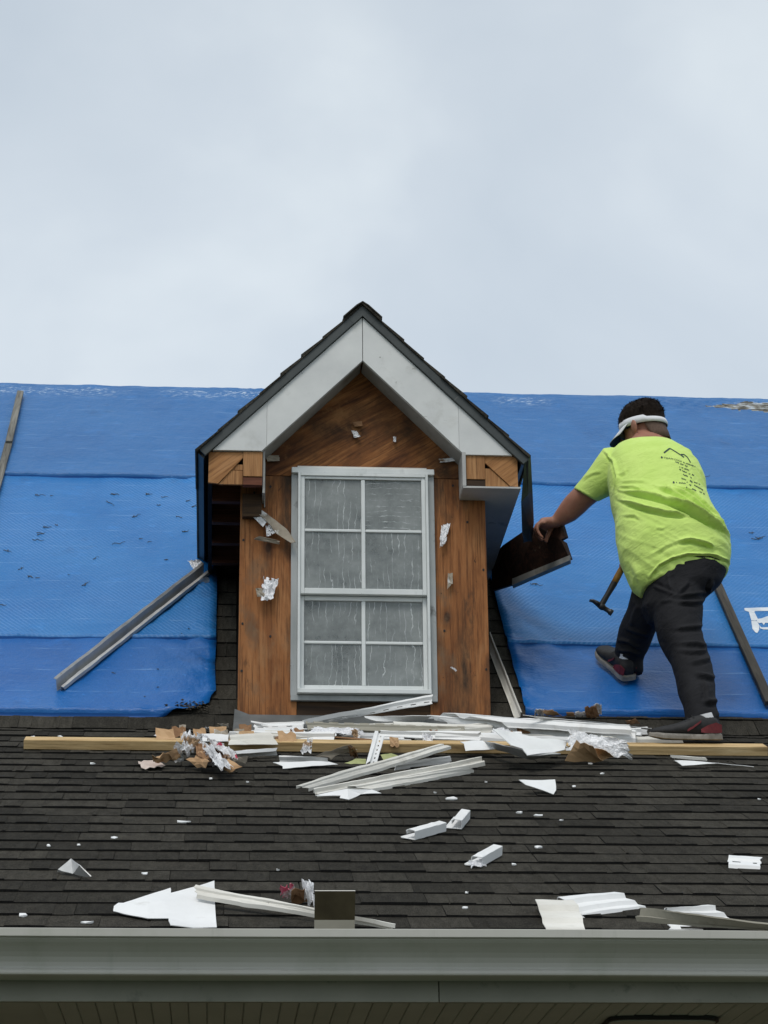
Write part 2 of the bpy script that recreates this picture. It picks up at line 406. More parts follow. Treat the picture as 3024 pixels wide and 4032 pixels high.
# dirty glass: a grey film with pale mineral runs over a clear pane
def glass_mat(name, direction):
    t = NT(name)
    v = t.coords((1, 1, 1))
    film = t.mask(t.noise(v, 5, 7, 0.7), 0.34, 0.68)
    w1 = t.n('ShaderNodeTexWave', wave_type='BANDS', bands_direction=direction)
    w1.inputs['Scale'].default_value = 12.0
    w1.inputs['Distortion'].default_value = 9.0
    w1.inputs['Detail'].default_value = 4
    w1.inputs['Detail Scale'].default_value = 0.9
    w1.inputs['Detail Roughness'].default_value = 0.62
    t.l(t.coords((1, 1, 0.5) if direction == 'X' else (0.5, 1, 1)), w1.inputs['Vector'])
    runs = t.mask(w1.outputs['Fac'], 0.968, 1.002)
    brk = t.mask(t.noise(t.coords((3, 3, 1.2)), 6, 3), 0.44, 0.60)
    mm = t.n('ShaderNodeMath', operation='MULTIPLY')
    t.l(runs, mm.inputs[0]); t.l(brk, mm.inputs[1])
    spots = t.mask(t.noise(t.coords((1, 1, 0.45)), 85, 4, 0.75), 0.60, 0.74)
    mm2 = t.n('ShaderNodeMath', operation='MULTIPLY')
    mm2.inputs[1].default_value = 0.40
    t.l(spots, mm2.inputs[0])
    mxm = t.n('ShaderNodeMath', operation='MAXIMUM')
    t.l(mm.outputs[0], mxm.inputs[0]); t.l(mm2.outputs[0], mxm.inputs[1])
    dcol = t.mix(mxm.outputs[0], t.ramp(film, [(0.0, (0.19, 0.208, 0.205)), (1.0, (0.50, 0.525, 0.512))]), (0.58, 0.605, 0.60))
    t.l(dcol, t.b.inputs['Base Color'])
    t.b.inputs['Roughness'].default_value = 0.22
    t.b.inputs['Specular IOR Level'].default_value = 0.5
    t.l(t.bump(t.noise(v, 9, 3), 0.08, 0.02), t.b.inputs['Normal'])
    tr = t.n('ShaderNodeBsdfTransparent')
    tr.inputs['Color'].default_value = (0.82, 0.86, 0.87, 1)
    ms = t.n('ShaderNodeMixShader')
    den = t.n('ShaderNodeMapRange')
    den.inputs['To Min'].default_value = 0.52
    den.inputs['To Max'].default_value = 0.95
    t.l(mxm.outputs[0], den.inputs['Value'])
    t.l(den.outputs[0], ms.inputs['Fac'])
    t.l(tr.outputs[0], ms.inputs[1]); t.l(t.b.outputs[0], ms.inputs[2])
    t.l(ms.outputs[0], t.out.inputs['Surface'])
    MAT[name] = t.m
glass_mat('glass_dirty', 'X')
glass_mat('glass_dirty_across', 'Z')

# ------------------------------------------------------------------ builders
def tag(o, label=None, cat=None, group=None, kind=None):
    if label: o['label'] = label
    if cat: o['category'] = cat
    if group: o['group'] = group
    if kind: o['kind'] = kind
    return o

ORG = {}
def empty(name, loc, label=None, cat=None, group=None, parent=None):
    o = bpy.data.objects.new(name, None)
    o.empty_display_size = 0.1
    COL.objects.link(o)
    ORG[o.name] = Vector(loc)
    if parent is not None:
        o.parent = parent
        o.location = Vector(loc) - ORG[parent.name]
    else:
        o.location = loc
    return tag(o, label, cat, group)

def mesh_obj(name, verts, faces, mats, parent=None, smooth=False, fmat=None, origin=None):
    """verts in world metres; origin at the centre of the piece"""
    vv = [Vector(p) for p in verts]
    if origin is None:
        lo = Vector([min(p[i] for p in vv) for i in range(3)])
        hi = Vector([max(p[i] for p in vv) for i in range(3)])
        origin = (lo + hi) / 2
        origin.z = lo.z
    origin = Vector(origin)
    me = bpy.data.meshes.new(name)
    me.from_pydata([tuple(p - origin) for p in vv], [], faces)
    for mt in (mats if isinstance(mats, (list, tuple)) else [mats]):
        me.materials.append(MAT[mt])
    if fmat:
        for p, k in zip(me.polygons, fmat):
            p.material_index = k
    if smooth:
        for p in me.polygons:
            p.use_smooth = True
    bm = bmesh.new(); bm.from_mesh(me)
    bmesh.ops.recalc_face_normals(bm, faces=bm.faces)
    bm.to_mesh(me); bm.free()
    o = bpy.data.objects.new(name, me)
    COL.objects.link(o)
    ORG[o.name] = origin
    if parent is not None:
        o.parent = parent
        o.location = origin - ORG[parent.name]
    else:
        o.location = origin
    return o

def box_vf(x0, x1, y0, y1, z0, z1):
    v = [(x0, y0, z0), (x1, y0, z0), (x1, y1, z0), (x0, y1, z0), (x0, y0, z1), (x1, y0, z1), (x1, y1, z1), (x0, y1, z1)]
    f = [(0, 3, 2, 1), (4, 5, 6, 7), (0, 1, 5, 4), (1, 2, 6, 5), (2, 3, 7, 6), (3, 0, 4, 7)]
    return v, f

def box(name, x0, x1, y0, y1, z0, z1, mt, parent=None, bevel=0.0):
    v, f = box_vf(x0, x1, y0, y1, z0, z1)
    o = mesh_obj(name, v, f, mt, parent)
    if bevel:
        add_bevel(o, bevel)
    return o

def add_bevel(o, w, seg=2):
    b = o.modifiers.new('bevel', 'BEVEL')
    b.width = w
    b.segments = seg
    b.limit_method = 'ANGLE'
    return o

def add_solid(o, th, offset=0.0):
    s = o.modifiers.new('solid', 'SOLIDIFY')
    s.thickness = th
    s.offset = offset
    return o

def prism_y(name, xz, y0, y1, mt, parent=None, bevel=0.0):
    """polygon in x,z carried from y0 to y1"""
    n = len(xz)
    v = [(x, y0, z) for x, z in xz] + [(x, y1, z) for x, z in xz]
    f = [tuple(range(n)), tuple(range(2 * n - 1, n - 1, -1))]
    f += [(i, n + i, n + (i + 1) % n, (i + 1) % n) for i in range(n)]
    o = mesh_obj(name, v, f, mt, parent)
    if bevel:
        add_bevel(o, bevel)
    return o

def extrude_x(name, yz, x0, x1, mt, parent=None, smooth=False, nseg=1, wob=0.0, closed=True):
    n = len(yz)
    v, f = [], []
    for i in range(nseg + 1):
        x = x0 + (x1 - x0) * i / nseg
        dz = wob * noise.noise(Vector((x * 0.9, 3.3, 0)))
        v += [(x, y, z + dz) for y, z in yz]
    m_ = n if closed else n - 1
    for i in range(nseg):
        for j in range(m_):
            k = (j + 1) % n
            f.append((i * n + j, (i + 1) * n + j, (i + 1) * n + k, i * n + k))
    if closed:
        f += [tuple(range(n)), tuple(range(nseg * n + n - 1, nseg * n - 1, -1))]
    return mesh_obj(name, v, f, mt, parent, smooth)

def fbm(x, y, z=0.0, o=4):
    return noise.fractal(Vector((x, y, z)), 1.0, 2.0, o)

# ------------------------------------------------------------------ the roof planes
T1, T2 = R(24.0), R(42.5)               # porch pitch, main roof pitch
YB, ZB = 9.154, 4.1342                  # line where the two pitches meet
S_EAVE, S_RIDGE = -3.476, 4.43          # metres up the slope from that line
EXPO = 0.143                            # shingle exposure
RIDGE_Y, RIDGE_Z = YB + S_RIDGE * math.cos(T2), ZB + S_RIDGE * math.sin(T2)

def low(x, s, h=0.0):
    return Vector((x, YB + s * math.cos(T1) - h * math.sin(T1), ZB + s * math.sin(T1) + h * math.cos(T1)))
def upp(x, s, h=0.0):
    return Vector((x, YB + s * math.cos(T2) - h * math.sin(T2), ZB + s * math.sin(T2) + h * math.cos(T2)))
PLANE = {'low': low, 'upp': upp}

# ground far below and behind the camera
g = mesh_obj('ground', [(-900, -900, 0), (900, -900, 0), (900, 900, 0), (-900, 900, 0)], [(0, 1, 2, 3)], 'lawn')
tag(g, kind='structure')

# ------------------------------------------------------------------ house: roof decks, eaves, wall
X0, X1 = -5.0, 6.5
house = empty('house', (0.75, 7.3, 0), 'low brick house with dark shingle roof of two pitches and a grey gutter', 'house')
wall = box('wall', X0 + 0.4, X1 - 0.4, 7.3, 17.2, 0.0, 2.535, 'brick_wall', house)

def deck(name, fn, s0, s1, th=0.02):
    vs_, fs_ = [], []
    for h in (-0.004, -th):
        vs_ += [fn(X0, s0, h), fn(X1, s0, h), fn(X1, s1, h), fn(X0, s1, h)]
    fs_ = [(0, 1, 2, 3), (7, 6, 5, 4), (0, 4, 5, 1), (1, 5, 6, 2), (2, 6, 7, 3), (3, 7, 4, 0)]
    return mesh_obj(name, vs_, fs_, 'roof_felt', house)
lower_roof = deck('lower_roof', low, S_EAVE + 0.02, -0.002)
upper_roof = deck('upper_roof', upp, 0.004, S_RIDGE)
back = mesh_obj('rear_roof', [(X0, RIDGE_Y + 0.003, RIDGE_Z), (X1, RIDGE_Y + 0.003, RIDGE_Z), (X1, RIDGE_Y + 5.2, 2.5), (X0, RIDGE_Y + 5.2, 2.5),
                              (X0, RIDGE_Y + 0.003, RIDGE_Z - 0.03), (X1, RIDGE_Y + 0.003, RIDGE_Z - 0.03), (X1, RIDGE_Y + 5.2, 2.47), (X0, RIDGE_Y + 5.2, 2.47)],
                [(0, 1, 2, 3), (7, 6, 5, 4), (0, 4, 5, 1), (1, 5, 6, 2), (2, 6, 7, 3), (3, 7, 4, 0)], 'shingle', house)
for xs in (X0, X1):
    mesh_obj('gable_wall', [(xs, YB - 3.1, 2.6), (xs, YB, ZB - 0.03), (xs, RIDGE_Y, RIDGE_Z - 0.03), (xs, RIDGE_Y + 5.1, 2.5)], [(0, 1, 2, 3)], 'brick_wall', house)

# shingles: a handful of shapes, one object each
def shingle_mesh(idx):
    rnd = random.Random(100 + idx)
    cuts = sorted(rnd.uniform(0.15, 0.85) for _ in range(1 + idx % 3))
    cols = []                               # laminated tabs: thick and thin stretches along the butt
    lo_, hi_ = rnd.uniform(0.0048, 0.0060), rnd.uniform(0.0080, 0.0096)
    lev = rnd.random() < 0.5
    edges = [0.0] + cuts + [1.0]
    for a, b in zip(edges[:-1], edges[1:]):
        t_ = hi_ if lev else lo_
        back = 0.0 if lev else rnd.uniform(0.001, 0.004)
        sl = rnd.uniform(-0.004, 0.004)
        cols += [(a + 0.004, t_, back + rnd.uniform(-0.0015, 0.0015), sl), ((a + b) / 2, t_ + rnd.uniform(-0.0006, 0.0008), back + rnd.uniform(-0.002, 0.002), 0), (b - 0.004, t_, back + rnd.uniform(-0.0015, 0.0015), sl)]
        lev = not lev
    cols[0] = (0.0,) + cols[0][1:]; cols[-1] = (1.0,) + cols[-1][1:]
    v, f, fm = [], [], []
    for (x, th, bk, sl) in cols:
        v += [(x, bk, 0.0012), (x, bk, 0.0012 + th), (x + sl * 0.5, EXPO * 0.6, 0.0012 + th * 0.62), (x + sl, EXPO + 0.022, 0.0020)]
    for i in range(len(cols) - 1):
        a, b = i * 4, (i + 1) * 4
        f.append((a, b, b + 1, a + 1)); fm.append(1)
        f.append((a + 1, b + 1, b + 2, a + 2)); fm.append(0)
        f.append((a + 2, b + 2, b + 3, a + 3)); fm.append(0)
    f.append((0, 1, 2, 3)); fm.append(1)
    e = (len(cols) - 1) * 4
    f.append((e + 3, e + 2, e + 1, e)); fm.append(1)
    me = bpy.data.meshes.new('shingle')
    me.from_pydata(v, [], f)
    me.materials.append(MAT['shingle']); me.materials.append(MAT['shingle_edge'])
    for p, k in zip(me.polygons, fm):
        p.material_index = k
    return me
SHG = [shingle_mesh(i) for i in range(16)]

def put_shingle(parent, fn, ang, x, s, w, rnd):
    o = bpy.data.objects.new('shingle', SHG[rnd.randrange(16)])
    COL.objects.link(o)
    o.parent = parent
    o.location = fn(x, s, 0) - ORG[parent.name]
    o.rotation_euler = (ang + rnd.uniform(-0.003, 0.003), rnd.uniform(-0.0025, 0.0025), rnd.uniform(-0.006, 0.006))
    o.scale = (w, 1, 1)
    return o

def far_shingles(name, parent, fn, ang, spans):
    """pieces beyond the frame, joined"""
    rnd = random.Random(5)
    vs_, fs_, fm_ = [], [], []
    rot = Matrix.Rotation(ang, 3, 'X')
    for (s, xa, xb) in spans:
        x = xa
        while x < xb - 0.02:
            w = min(rnd.uniform(0.16, 0.34), xb - x)
            me = SHG[rnd.randrange(16)]
            base = len(vs_)
            p0 = fn(x, s, 0)
            for q in me.vertices:
                vs_.append(p0 + rot @ Vector((q.co.x * (w - 0.0015), q.co.y, q.co.z)))
            for p in me.polygons:
                fs_.append(tuple(base + i for i in p.vertices)); fm_.append(p.material_index)
            x += w
    o = mesh_obj(name, vs_, fs_, ['shingle', 'shingle_edge'], parent, fmat=fm_)
    return tag(o, kind='stuff')

rnd = random.Random(11)
far = []
n_low = 0
for k in range(-1, 24):
    s = -3.333 + k * EXPO
    fr = (s - S_EAVE) / 3.47
    xa, xb = -0.60 - 0.34 * fr, 1.52 + 0.86 * fr
    x = xa - rnd.uniform(0, 0.15)
    far.append((s, X0, x))
    while x < xb:
        w = rnd.choice((0.16, 0.2, 0.24, 0.3, 0.34, 0.27)) * rnd.uniform(0.92, 1.08)
        put_shingle(lower_roof, low, T1, x, s + rnd.uniform(-0.0025, 0.0025), w - 0.0016, rnd)
        n_low += 1
        x += w
    far.append((s, x, X1))
far_shingles('shingle_field', lower_roof, low, T1, far)
far = []
for k in range(0, 13):
    s = 0.01 + k * EXPO
    if k < 2:
        spans = [(-1.0, 2.5)]
    else:
        spans = [(-0.12, 0.066), (1.145, 1.42)]
    for xa, xb in spans:
        x = xa
        while x < xb - 0.01:
            w = rnd.choice((0.17, 0.21, 0.25, 0.31)) * rnd.uniform(0.92, 1.08)
            if k >= 2:
                w = min(w, xb - x)
            put_shingle(upper_roof, upp, T2, x, s + rnd.uniform(-0.002, 0.002), w - 0.0016, rnd)
            x += w
    far.append((s, X0, spans[0][0])); far.append((s, max(spans[-1][1], 2.6 if k < 2 else 0), X1))
for (sx, ss_) in ((2.84, 4.16), (3.06, 4.165), (3.27, 4.16), (2.95, 4.265), (3.18, 4.27), (3.40, 4.265), (3.5, 4.16)):
    o = put_shingle(upper_roof, upp, T2, sx, ss_, 0.215, rnd)
    o.location += (upp(0, 0, 0.012) - upp(0, 0, 0))
for k in range(24, 31):
    far.append((0.01 + k * EXPO, X0, X1))
far_shingles('shingle_field', upper_roof, upp, T2, far)

# eaves: gutter, fascia, soffit planks
YF, ZF = 6.02, 2.5404
gz = 2.595
prof = [(0.0, 0.0), (0.084, 0.0), (0.0885, 0.0025), (0.0895, 0.006), (0.0895, 0.0125), (0.086, 0.0155), (0.0815, 0.019), (0.0815, 0.023), (0.084, 0.034), (0.091, 0.046), (0.102, 0.057),
        (0.117, 0.068), (0.131, 0.077), (0.1385, 0.0835), (0.139, 0.087), (0.149, 0.0875), (0.1505, 0.089), (0.1505, 0.108), (0.149, 0.1095), (0.140, 0.1095), (0.140, 0.104),
        (0.147, 0.1035), (0.147, 0.091), (0.137, 0.090), (0.134, 0.083), (0.10, 0.060), (0.082, 0.036), (0.078, 0.020), (0.084, 0.012), (0.083, 0.004), (0.002, 0.004), (0.002, 0.122), (0.0, 0.122)]
gut = extrude_x('gutter', [(YF - 0.001 - a, gz + b) for a, b in prof], X0, X1, 'gutter_paint', house, nseg=40, wob=0.004)
tag(gut, 'grey ogee gutter along the eave')
fj = 0.585
for xa, xb in ((X0, fj - 0.0012), (fj + 0.0012, X1)):
    add_bevel(box('fascia_board', xa, xb, YF, YF + 0.02, ZF, 2.735, 'fascia_paint', house), 0.002)
soffit = box('soffit', X0, X1, YF + 0.022, 7.298, ZF + 0.020, ZF + 0.030, 'soffit_vinyl', house)
plank_v, plank_f = box_vf(-0.0238, 0.0238, YF + 0.0215 - 6.66, 7.296 - 6.66, 0.0, 0.012)
plank_me = bpy.data.meshes.new('soffit_plank')
plank_me.from_pydata(plank_v, [], plank_f)
plank_me.materials.append(MAT['soffit_vinyl'])
for i in range(-18, 37):
    o = bpy.data.objects.new('soffit_plank', plank_me)
    COL.objects.link(o)
    o.parent = soffit
    o.location = Vector((0.44 + i * 0.0488, 6.66, ZF + 0.004 + (0.0015 if i % 2 else 0))) - ORG[soffit.name]
    b = o.modifiers.new('bevel', 'BEVEL'); b.width = 0.003; b.segments = 1
# rounded plate under the soffit at the right
pts = []
for cx_, cy_, a0 in ((1.34, 6.60, 0), (1.13, 6.60, 90), (1.13, 6.315, 180), (1.34, 6.315, 270)):
    for q in range(7):
        a = R(a0 + q * 15)
        pts.append((cx_ + 0.05 * math.cos(a), cy_ + 0.05 * math.sin(a)))
def plate_z(name, pts, z0, z1, mt, parent):
    n = len(pts)
    v = [(x, y, z0) for x, y in pts] + [(x, y, z1) for x, y in pts]
    f = [tuple(range(n)), tuple(range(2 * n - 1, n - 1, -1))] + [(i, n + i, n + (i + 1) % n, (i + 1) % n) for i in range(n)]
    return mesh_obj(name, v, f, mt, parent)
sv = plate_z('soffit_vent', pts, ZF - 0.006, ZF + 0.0035, 'black_rubber', house)
plate_z('vent_cover', [(1.235 + (x - 1.235) * 0.955, 6.4575 + (y - 6.4575) * 0.93) for x, y in pts], ZF - 0.009, ZF - 0.0062, 'soffit_vinyl', sv)

# ------------------------------------------------------------------ dormer
YW, YR = 9.25, 9.10                     # front wall face, rake face
CX = 0.597
WL, WR = 0.070, 1.140
dormer = empty('dormer', (CX, YW, 4.22), 'small gabled dormer with bare plywood front, white rake boards and a tall window', 'dormer')

prism_y('gable_sheathing', [(WL + 0.004, 5.3235), (WR - 0.004, 5.3235), (WR - 0.004, 5.41), (CX, 5.952), (WL + 0.004, 5.425)], YW, YW + 0.012, 'plywood_gable', dormer)
def holed_panel(name, x0, x1, z0, z1, mt):
    return box(name, x0, x1, YW, YW + 0.012, z0, z1, mt, dormer, 0.001)
holed_panel('plywood_panel', WL, 0.318, 4.206, 5.3205, 'plywood_wall')
holed_panel('plywood_panel', 0.884, WR, 4.206, 5.3205, 'plywood_wall')
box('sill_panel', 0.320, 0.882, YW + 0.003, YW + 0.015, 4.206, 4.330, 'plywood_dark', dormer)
for xs in (WL + 0.006, WR - 0.018):
    # side walls run back until the main roof swallows them
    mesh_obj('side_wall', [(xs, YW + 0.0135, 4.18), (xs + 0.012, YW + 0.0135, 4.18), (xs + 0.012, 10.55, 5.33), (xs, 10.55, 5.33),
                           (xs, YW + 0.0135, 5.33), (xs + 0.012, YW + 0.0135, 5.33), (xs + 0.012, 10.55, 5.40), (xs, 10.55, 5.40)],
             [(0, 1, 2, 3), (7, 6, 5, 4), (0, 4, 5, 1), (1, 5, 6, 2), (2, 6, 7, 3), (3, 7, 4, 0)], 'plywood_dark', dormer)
box('room_backing', WL + 0.03, WR - 0.03, 9.62, 9.64, 4.35, 5.40, 'attic_dark', dormer)
# nail heads and a few torn tabs on the plywood
rnd = random.Random(3)
for (x, z) in ((0.085, 5.02), (0.086, 4.64), (0.085, 4.43), (0.30, 4.75), (0.13, 5.24), (0.205, 4.585), (1.125, 4.9), (1.126, 4.45), (0.95, 4.62), (1.06, 5.12), (0.91, 4.98), (0.20, 5.27), (1.0, 5.29)):
    a = rnd.uniform(0, 1)
    vv = [(x + 0.005 * math.cos(a + q * 1.047), YW - 0.002, z + 0.006 * math.sin(a + q * 1.047)) for q in range(6)]
    vv += [(p[0], YW + 0.001, p[2]) for p in vv]
    mesh_obj('nail_head', vv, [tuple(range(6))] + [(i, 6 + i, 6 + (i + 1) % 6, (i + 1) % 6) for i in range(6)], 'black_rubber', dormer)

# rake boards, their soffits, drip metal, decks and shingles, one slope at a time
SQ = math.sqrt(0.5)
for sg in (-1, 1):
    def P(d, n, y):                     # d down the slope from the outer ridge, n out of the slope
        return (CX + sg * (d * SQ + n * SQ), y, 6.102 - d * SQ + n * SQ)
    zb = 5.376
    ob = -0.0534                        # board starts this far under the shingle line
    xo = 6.102 + ob / SQ - zb           # half width of the board's outer foot
    xi = xo - 0.149 / SQ
    poly = [(CX + sg * xi, zb), (CX + sg * xo, zb), (CX + sg * 0.0012, 6.102 + ob / SQ - 0.0012), (CX + sg * 0.0012, 6.102 + (ob - 0.149) / SQ - 0.0012)]
    xj, zt = 0.418, 6.102 + ob / SQ
    prism_y('rake_board', [poly[2], poly[3], (CX + sg * xj, zt - 0.149 / SQ - xj), (CX + sg * xj, zt - xj)], YR, YR + 0.020, 'white_trim', dormer, 0.0015)
    xj += 0.0005
    prism_y('rake_board', [(CX + sg * xj, zt - xj), (CX + sg * xj, zt - 0.149 / SQ - xj), poly[0], poly[1]], YR - 0.0006, YR + 0.020, 'white_trim', dormer, 0.0015)
    q0, q1 = (CX + sg * 0.004, 5.822), (CX + sg * (xi - 0.002), zb + 0.003)
    t_ = 0.010
    mesh_obj('rake_soffit', [(q0[0], YR + 0.0205, q0[1]), (q1[0], YR + 0.0205, q1[1]), (q1[0], YW - 0.001, q1[1]), (q0[0], YW - 0.001, q0[1]),
                             (q0[0], YR + 0.0205, q0[1] + t_), (q1[0], YR + 0.0205, q1[1] + t_), (q1[0], YW - 0.001, q1[1] + t_), (q0[0], YW - 0.001, q0[1] + t_)],
             [(0, 1, 2, 3), (7, 6, 5, 4), (0, 4, 5, 1), (1, 5, 6, 2), (2, 6, 7, 3), (3, 7, 4, 0)], 'soffit_grey', dormer)
    # deck
    L_ = 1.029
    def slab(name, d0, d1, n0, n1, y0, ya, yb, mt, bev=0.0, n0b=None, n1b=None):
        n0b = n0 if n0b is None else n0b
        n1b = n1 if n1b is None else n1b
        v = [P(d0, n0, y0), P(d1, n0b, y0), P(d1, n0b, yb), P(d0, n0, ya), P(d0, n1, y0), P(d1, n1b, y0), P(d1, n1b, yb), P(d0, n1, ya)]
        o = mesh_obj(name, v, [(0, 1, 2, 3), (7, 6, 5, 4), (0, 4, 5, 1), (1, 5, 6, 2), (2, 6, 7, 3), (3, 7, 4, 0)], mt, dormer)
        if bev: add_bevel(o, bev)
        return o
    slab('roof_deck', 0.018, L_ - 0.004, -0.034, -0.0175, YR + 0.004, 11.36, 10.60, 'roof_felt')
    mj = 0.62 if sg > 0 else 0.55
    slab('drip_edge', 0.054, mj, -0.0525, -0.016, YR - 0.012, YR + 0.003, YR + 0.003, 'drip_metal', 0.002)
    slab('drip_edge', mj - 0.004, L_ + 0.008 if sg > 0 else L_ - 0.012, -0.0530, -0.0145, YR - 0.0135, YR + 0.003, YR + 0.003, 'drip_metal', 0.002)
    # eave drip along the side
    slab('eave_drip', L_ - 0.012, L_ - 0.002, -0.052, -0.0165, YR + 0.006, 10.58, 10.56, 'drip_metal_dark')
    rnd = random.Random(40 + sg)
    nc = 8
    for i in range(nc):
        d1 = L_ + 0.003 - i * 0.1285
        d0 = max(d1 - 0.150, 0.004)
        th = rnd.uniform(0.010, 0.017)
        ys = [YR - 0.022 + rnd.uniform(-0.006, 0.006)]
        while ys[-1] < 10.3 + 0.72 * (1 - d1 / L_):
            ys.append(ys[-1] + rnd.uniform(0.4, 0.75))
        for a, b in zip(ys[:-1], ys[1:]):
            o = slab('shingle', d0, d1 + rnd.uniform(-0.006, 0.004), -0.0170, -0.0115, a, b - 0.002, b - 0.002, 'shingle', 0, -0.0168, -0.0165 + th)
a_, b_ = 6.102 - 0.0525 / SQ, 6.102 - 0.016 / SQ
qx = 0.055 * SQ
prism_y('drip_edge', [(CX - qx + 0.0525 * SQ - 0.0742, a_ - 0.0388), (CX, a_), (CX + 0.0388, a_ - 0.0388), (CX + 0.0388 + 0.0258, b_ - 0.0646), (CX, b_), (CX - 0.0646, b_ - 0.0646), (CX - 0.0388, a_ - 0.0388)][1:], YR - 0.0128, YR + 0.003, 'drip_metal', dormer)
y = YR - 0.03
while y < 11.2:
    w = 0.085
    zc = 6.094
    v = [(CX - w, y, zc - w + 0.006), (CX - w * 0.30, y, zc - w * 0.25), (CX, y, zc - 0.004), (CX + w * 0.30, y, zc - w * 0.25), (CX + w, y, zc - w + 0.006)]
    v2 = [(p[0], y + 0.2, p[2] - 0.006) for p in v]
    o = mesh_obj('ridge_cap', v + v2, [(i, i + 1, 6 + i, 5 + i) for i in range(4)], 'shingle', dormer)
    add_solid(o, 0.005, 0)
    y += 0.145

# left return: torn open
yb_ = YR + 0.012
prism_y('return_panel', [(-0.070, 5.372), (0.0765, 5.372), (0.0765, 5.347), (-0.029, 5.226), (-0.070, 5.231)], yb_, yb_ + 0.012, 'pine_diagonal', dormer)
prism_y('return_panel', [(0.0765, 5.318), (0.050, 5.318), (0.028, 5.2925), (0.0765, 5.2925)], yb_ + 0.006, yb_ + 0.018, 'pine_old', dormer)
prism_y('return_panel', [(0.0765, 5.290), (0.026, 5.290), (-0.026, 5.226), (0.0765, 5.226)], yb_ + 0.006, yb_ + 0.018, 'pine_old', dormer)
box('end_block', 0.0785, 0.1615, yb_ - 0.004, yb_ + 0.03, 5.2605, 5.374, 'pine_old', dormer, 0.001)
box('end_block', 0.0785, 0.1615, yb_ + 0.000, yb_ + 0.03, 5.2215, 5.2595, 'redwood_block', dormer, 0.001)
box('end_block', 0.0785, 0.1615, YW - 0.040, YW - 0.001, 5.115, 5.2205, 'plywood_dark', dormer, 0.001)
box('corner_trim', 0.1635, 0.1725, YR + 0.022, YW - 0.001, 5.19, 5.385, 'soffit_grey', dormer)
box('corner_trim', 0.1730, 0.1775, YW - 0.012, YW - 0.001, 5.17, 5.38, 'soffit_grey', dormer)
box('sub_fascia', -0.072, -0.054, yb_ + 0.02, 10.36, 5.232, 5.322, 'roof_felt', dormer)
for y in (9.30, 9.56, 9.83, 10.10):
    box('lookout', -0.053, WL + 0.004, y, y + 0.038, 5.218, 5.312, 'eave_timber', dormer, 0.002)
# right return: soffit still up, fascia gone
prism_y('return_panel', [(1.1275, 5.376), (1.269, 5.376), (1.269, 5.235), (1.236, 5.238), (1.1275, 5.345)], yb_, yb_ + 0.012, 'pine_diagonal', dormer)
prism_y('return_panel', [(1.1275, 5.3205), (1.150, 5.3205), (1.234, 5.2365), (1.234, 5.232), (1.1275, 5.232)], yb_ + 0.006, yb_ + 0.018, 'pine_old', dormer)
box('end_block', 1.0445, 1.1260, yb_ - 0.004, yb_ + 0.03, 5.2660, 5.376, 'pine_old', dormer, 0.001)
box('end_block', 1.0445, 1.1260, yb_, yb_ + 0.03, 5.2320, 5.2650, 'plywood_dark', dormer, 0.001)
mesh_obj('eave_soffit', [(1.0280, YR, 5.222), (1.279, YR, 5.222), (1.279, 10.36, 5.222), (WR + 0.002, 10.36, 5.222), (WR + 0.002, YW - 0.001, 5.222), (1.0280, YW - 0.001, 5.222),
                         (1.0280, YR, 5.230), (1.279, YR, 5.230), (1.279, 10.36, 5.230), (WR + 0.002, 10.36, 5.230), (WR + 0.002, YW - 0.001, 5.230), (1.0280, YW - 0.001, 5.230)],
         [(0, 1, 2, 3, 4, 5), (11, 10, 9, 8, 7, 6)] + [(i, 6 + i, 6 + (i + 1) % 6, (i + 1) % 6) for i in range(6)], 'soffit_white', dormer)
box('corner_trim', 1.0265, 1.0420, YR - 0.002, YW - 0.001, 5.2305, 5.388, 'soffit_white', dormer)
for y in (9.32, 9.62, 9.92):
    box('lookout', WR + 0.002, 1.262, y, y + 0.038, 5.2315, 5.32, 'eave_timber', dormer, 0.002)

# apron flashing at the foot of the wall
fl = [(WL - 0.012, YW - 0.003, 4.262), (0.12, YW - 0.003, 4.238), (WR + 0.02, YW - 0.003, 4.236), (WR + 0.03, 9.10, 4.128), (WL - 0.03, 9.10, 4.128)]
fl[4] = tuple(low(WL - 0.02, -0.05, 0.012)); fl[3] = tuple(low(WR + 0.03, -0.05, 0.012))
mid = [tuple(upp(WR + 0.025, 0.07, 0.014)), tuple(upp(WL - 0.016, 0.07, 0.014))]
o = mesh_obj('apron_flashing', fl[:3] + [mid[0], fl[3], fl[4], mid[1]], [(0, 1, 2, 3, 6), (6, 3, 4, 5)], 'flashing_grey', dormer)
add_solid(o, 0.0015)

# window
win = empty('window_frame', (0.603, YW, 4.32), parent=dormer)
wy = YW - 0.014
xl, xr = 0.291, 0.915
for a, b, c_, d_ in ((xl, 0.319, 4.3225, 5.326), (0.887, xr, 4.3225, 5.326)):
    box('side_flange', a, b, wy, YW - 0.0005, c_, d_, 'window_flange', win, 0.0015)
box('head_flange', xl, xr + 0.001, wy - 0.018, YW - 0.0005, 5.3265, 5.353, 'window_white', win, 0.003)
box('nail_hem', 0.318, 0.884, YW - 0.006, YW - 0.0005, 5.3535, 5.3685, 'vinyl_dirty', win)
for i in range(13):
    xx = 0.338 + i * 0.0415
    box('nail_slot', xx, xx + 0.021, YW - 0.0068, YW - 0.004, 5.3565, 5.3620, 'attic_dark', win)
fy = YW - 0.040
for a, b in ((0.3195, 0.3305), (0.8755, 0.8865)):
    box('jamb', a, b, fy, YW + 0.05, 4.3445, 5.3260, 'window_white', win, 0.0015)
box('head_jamb', 0.331, 0.875, fy + 0.004, YW + 0.05, 5.3125, 5.3260, 'window_white', win, 0.0015)
box('sill', 0.3195, 0.8865, fy - 0.006, YW + 0.05, 4.3245, 4.3440, 'window_white', win, 0.002)
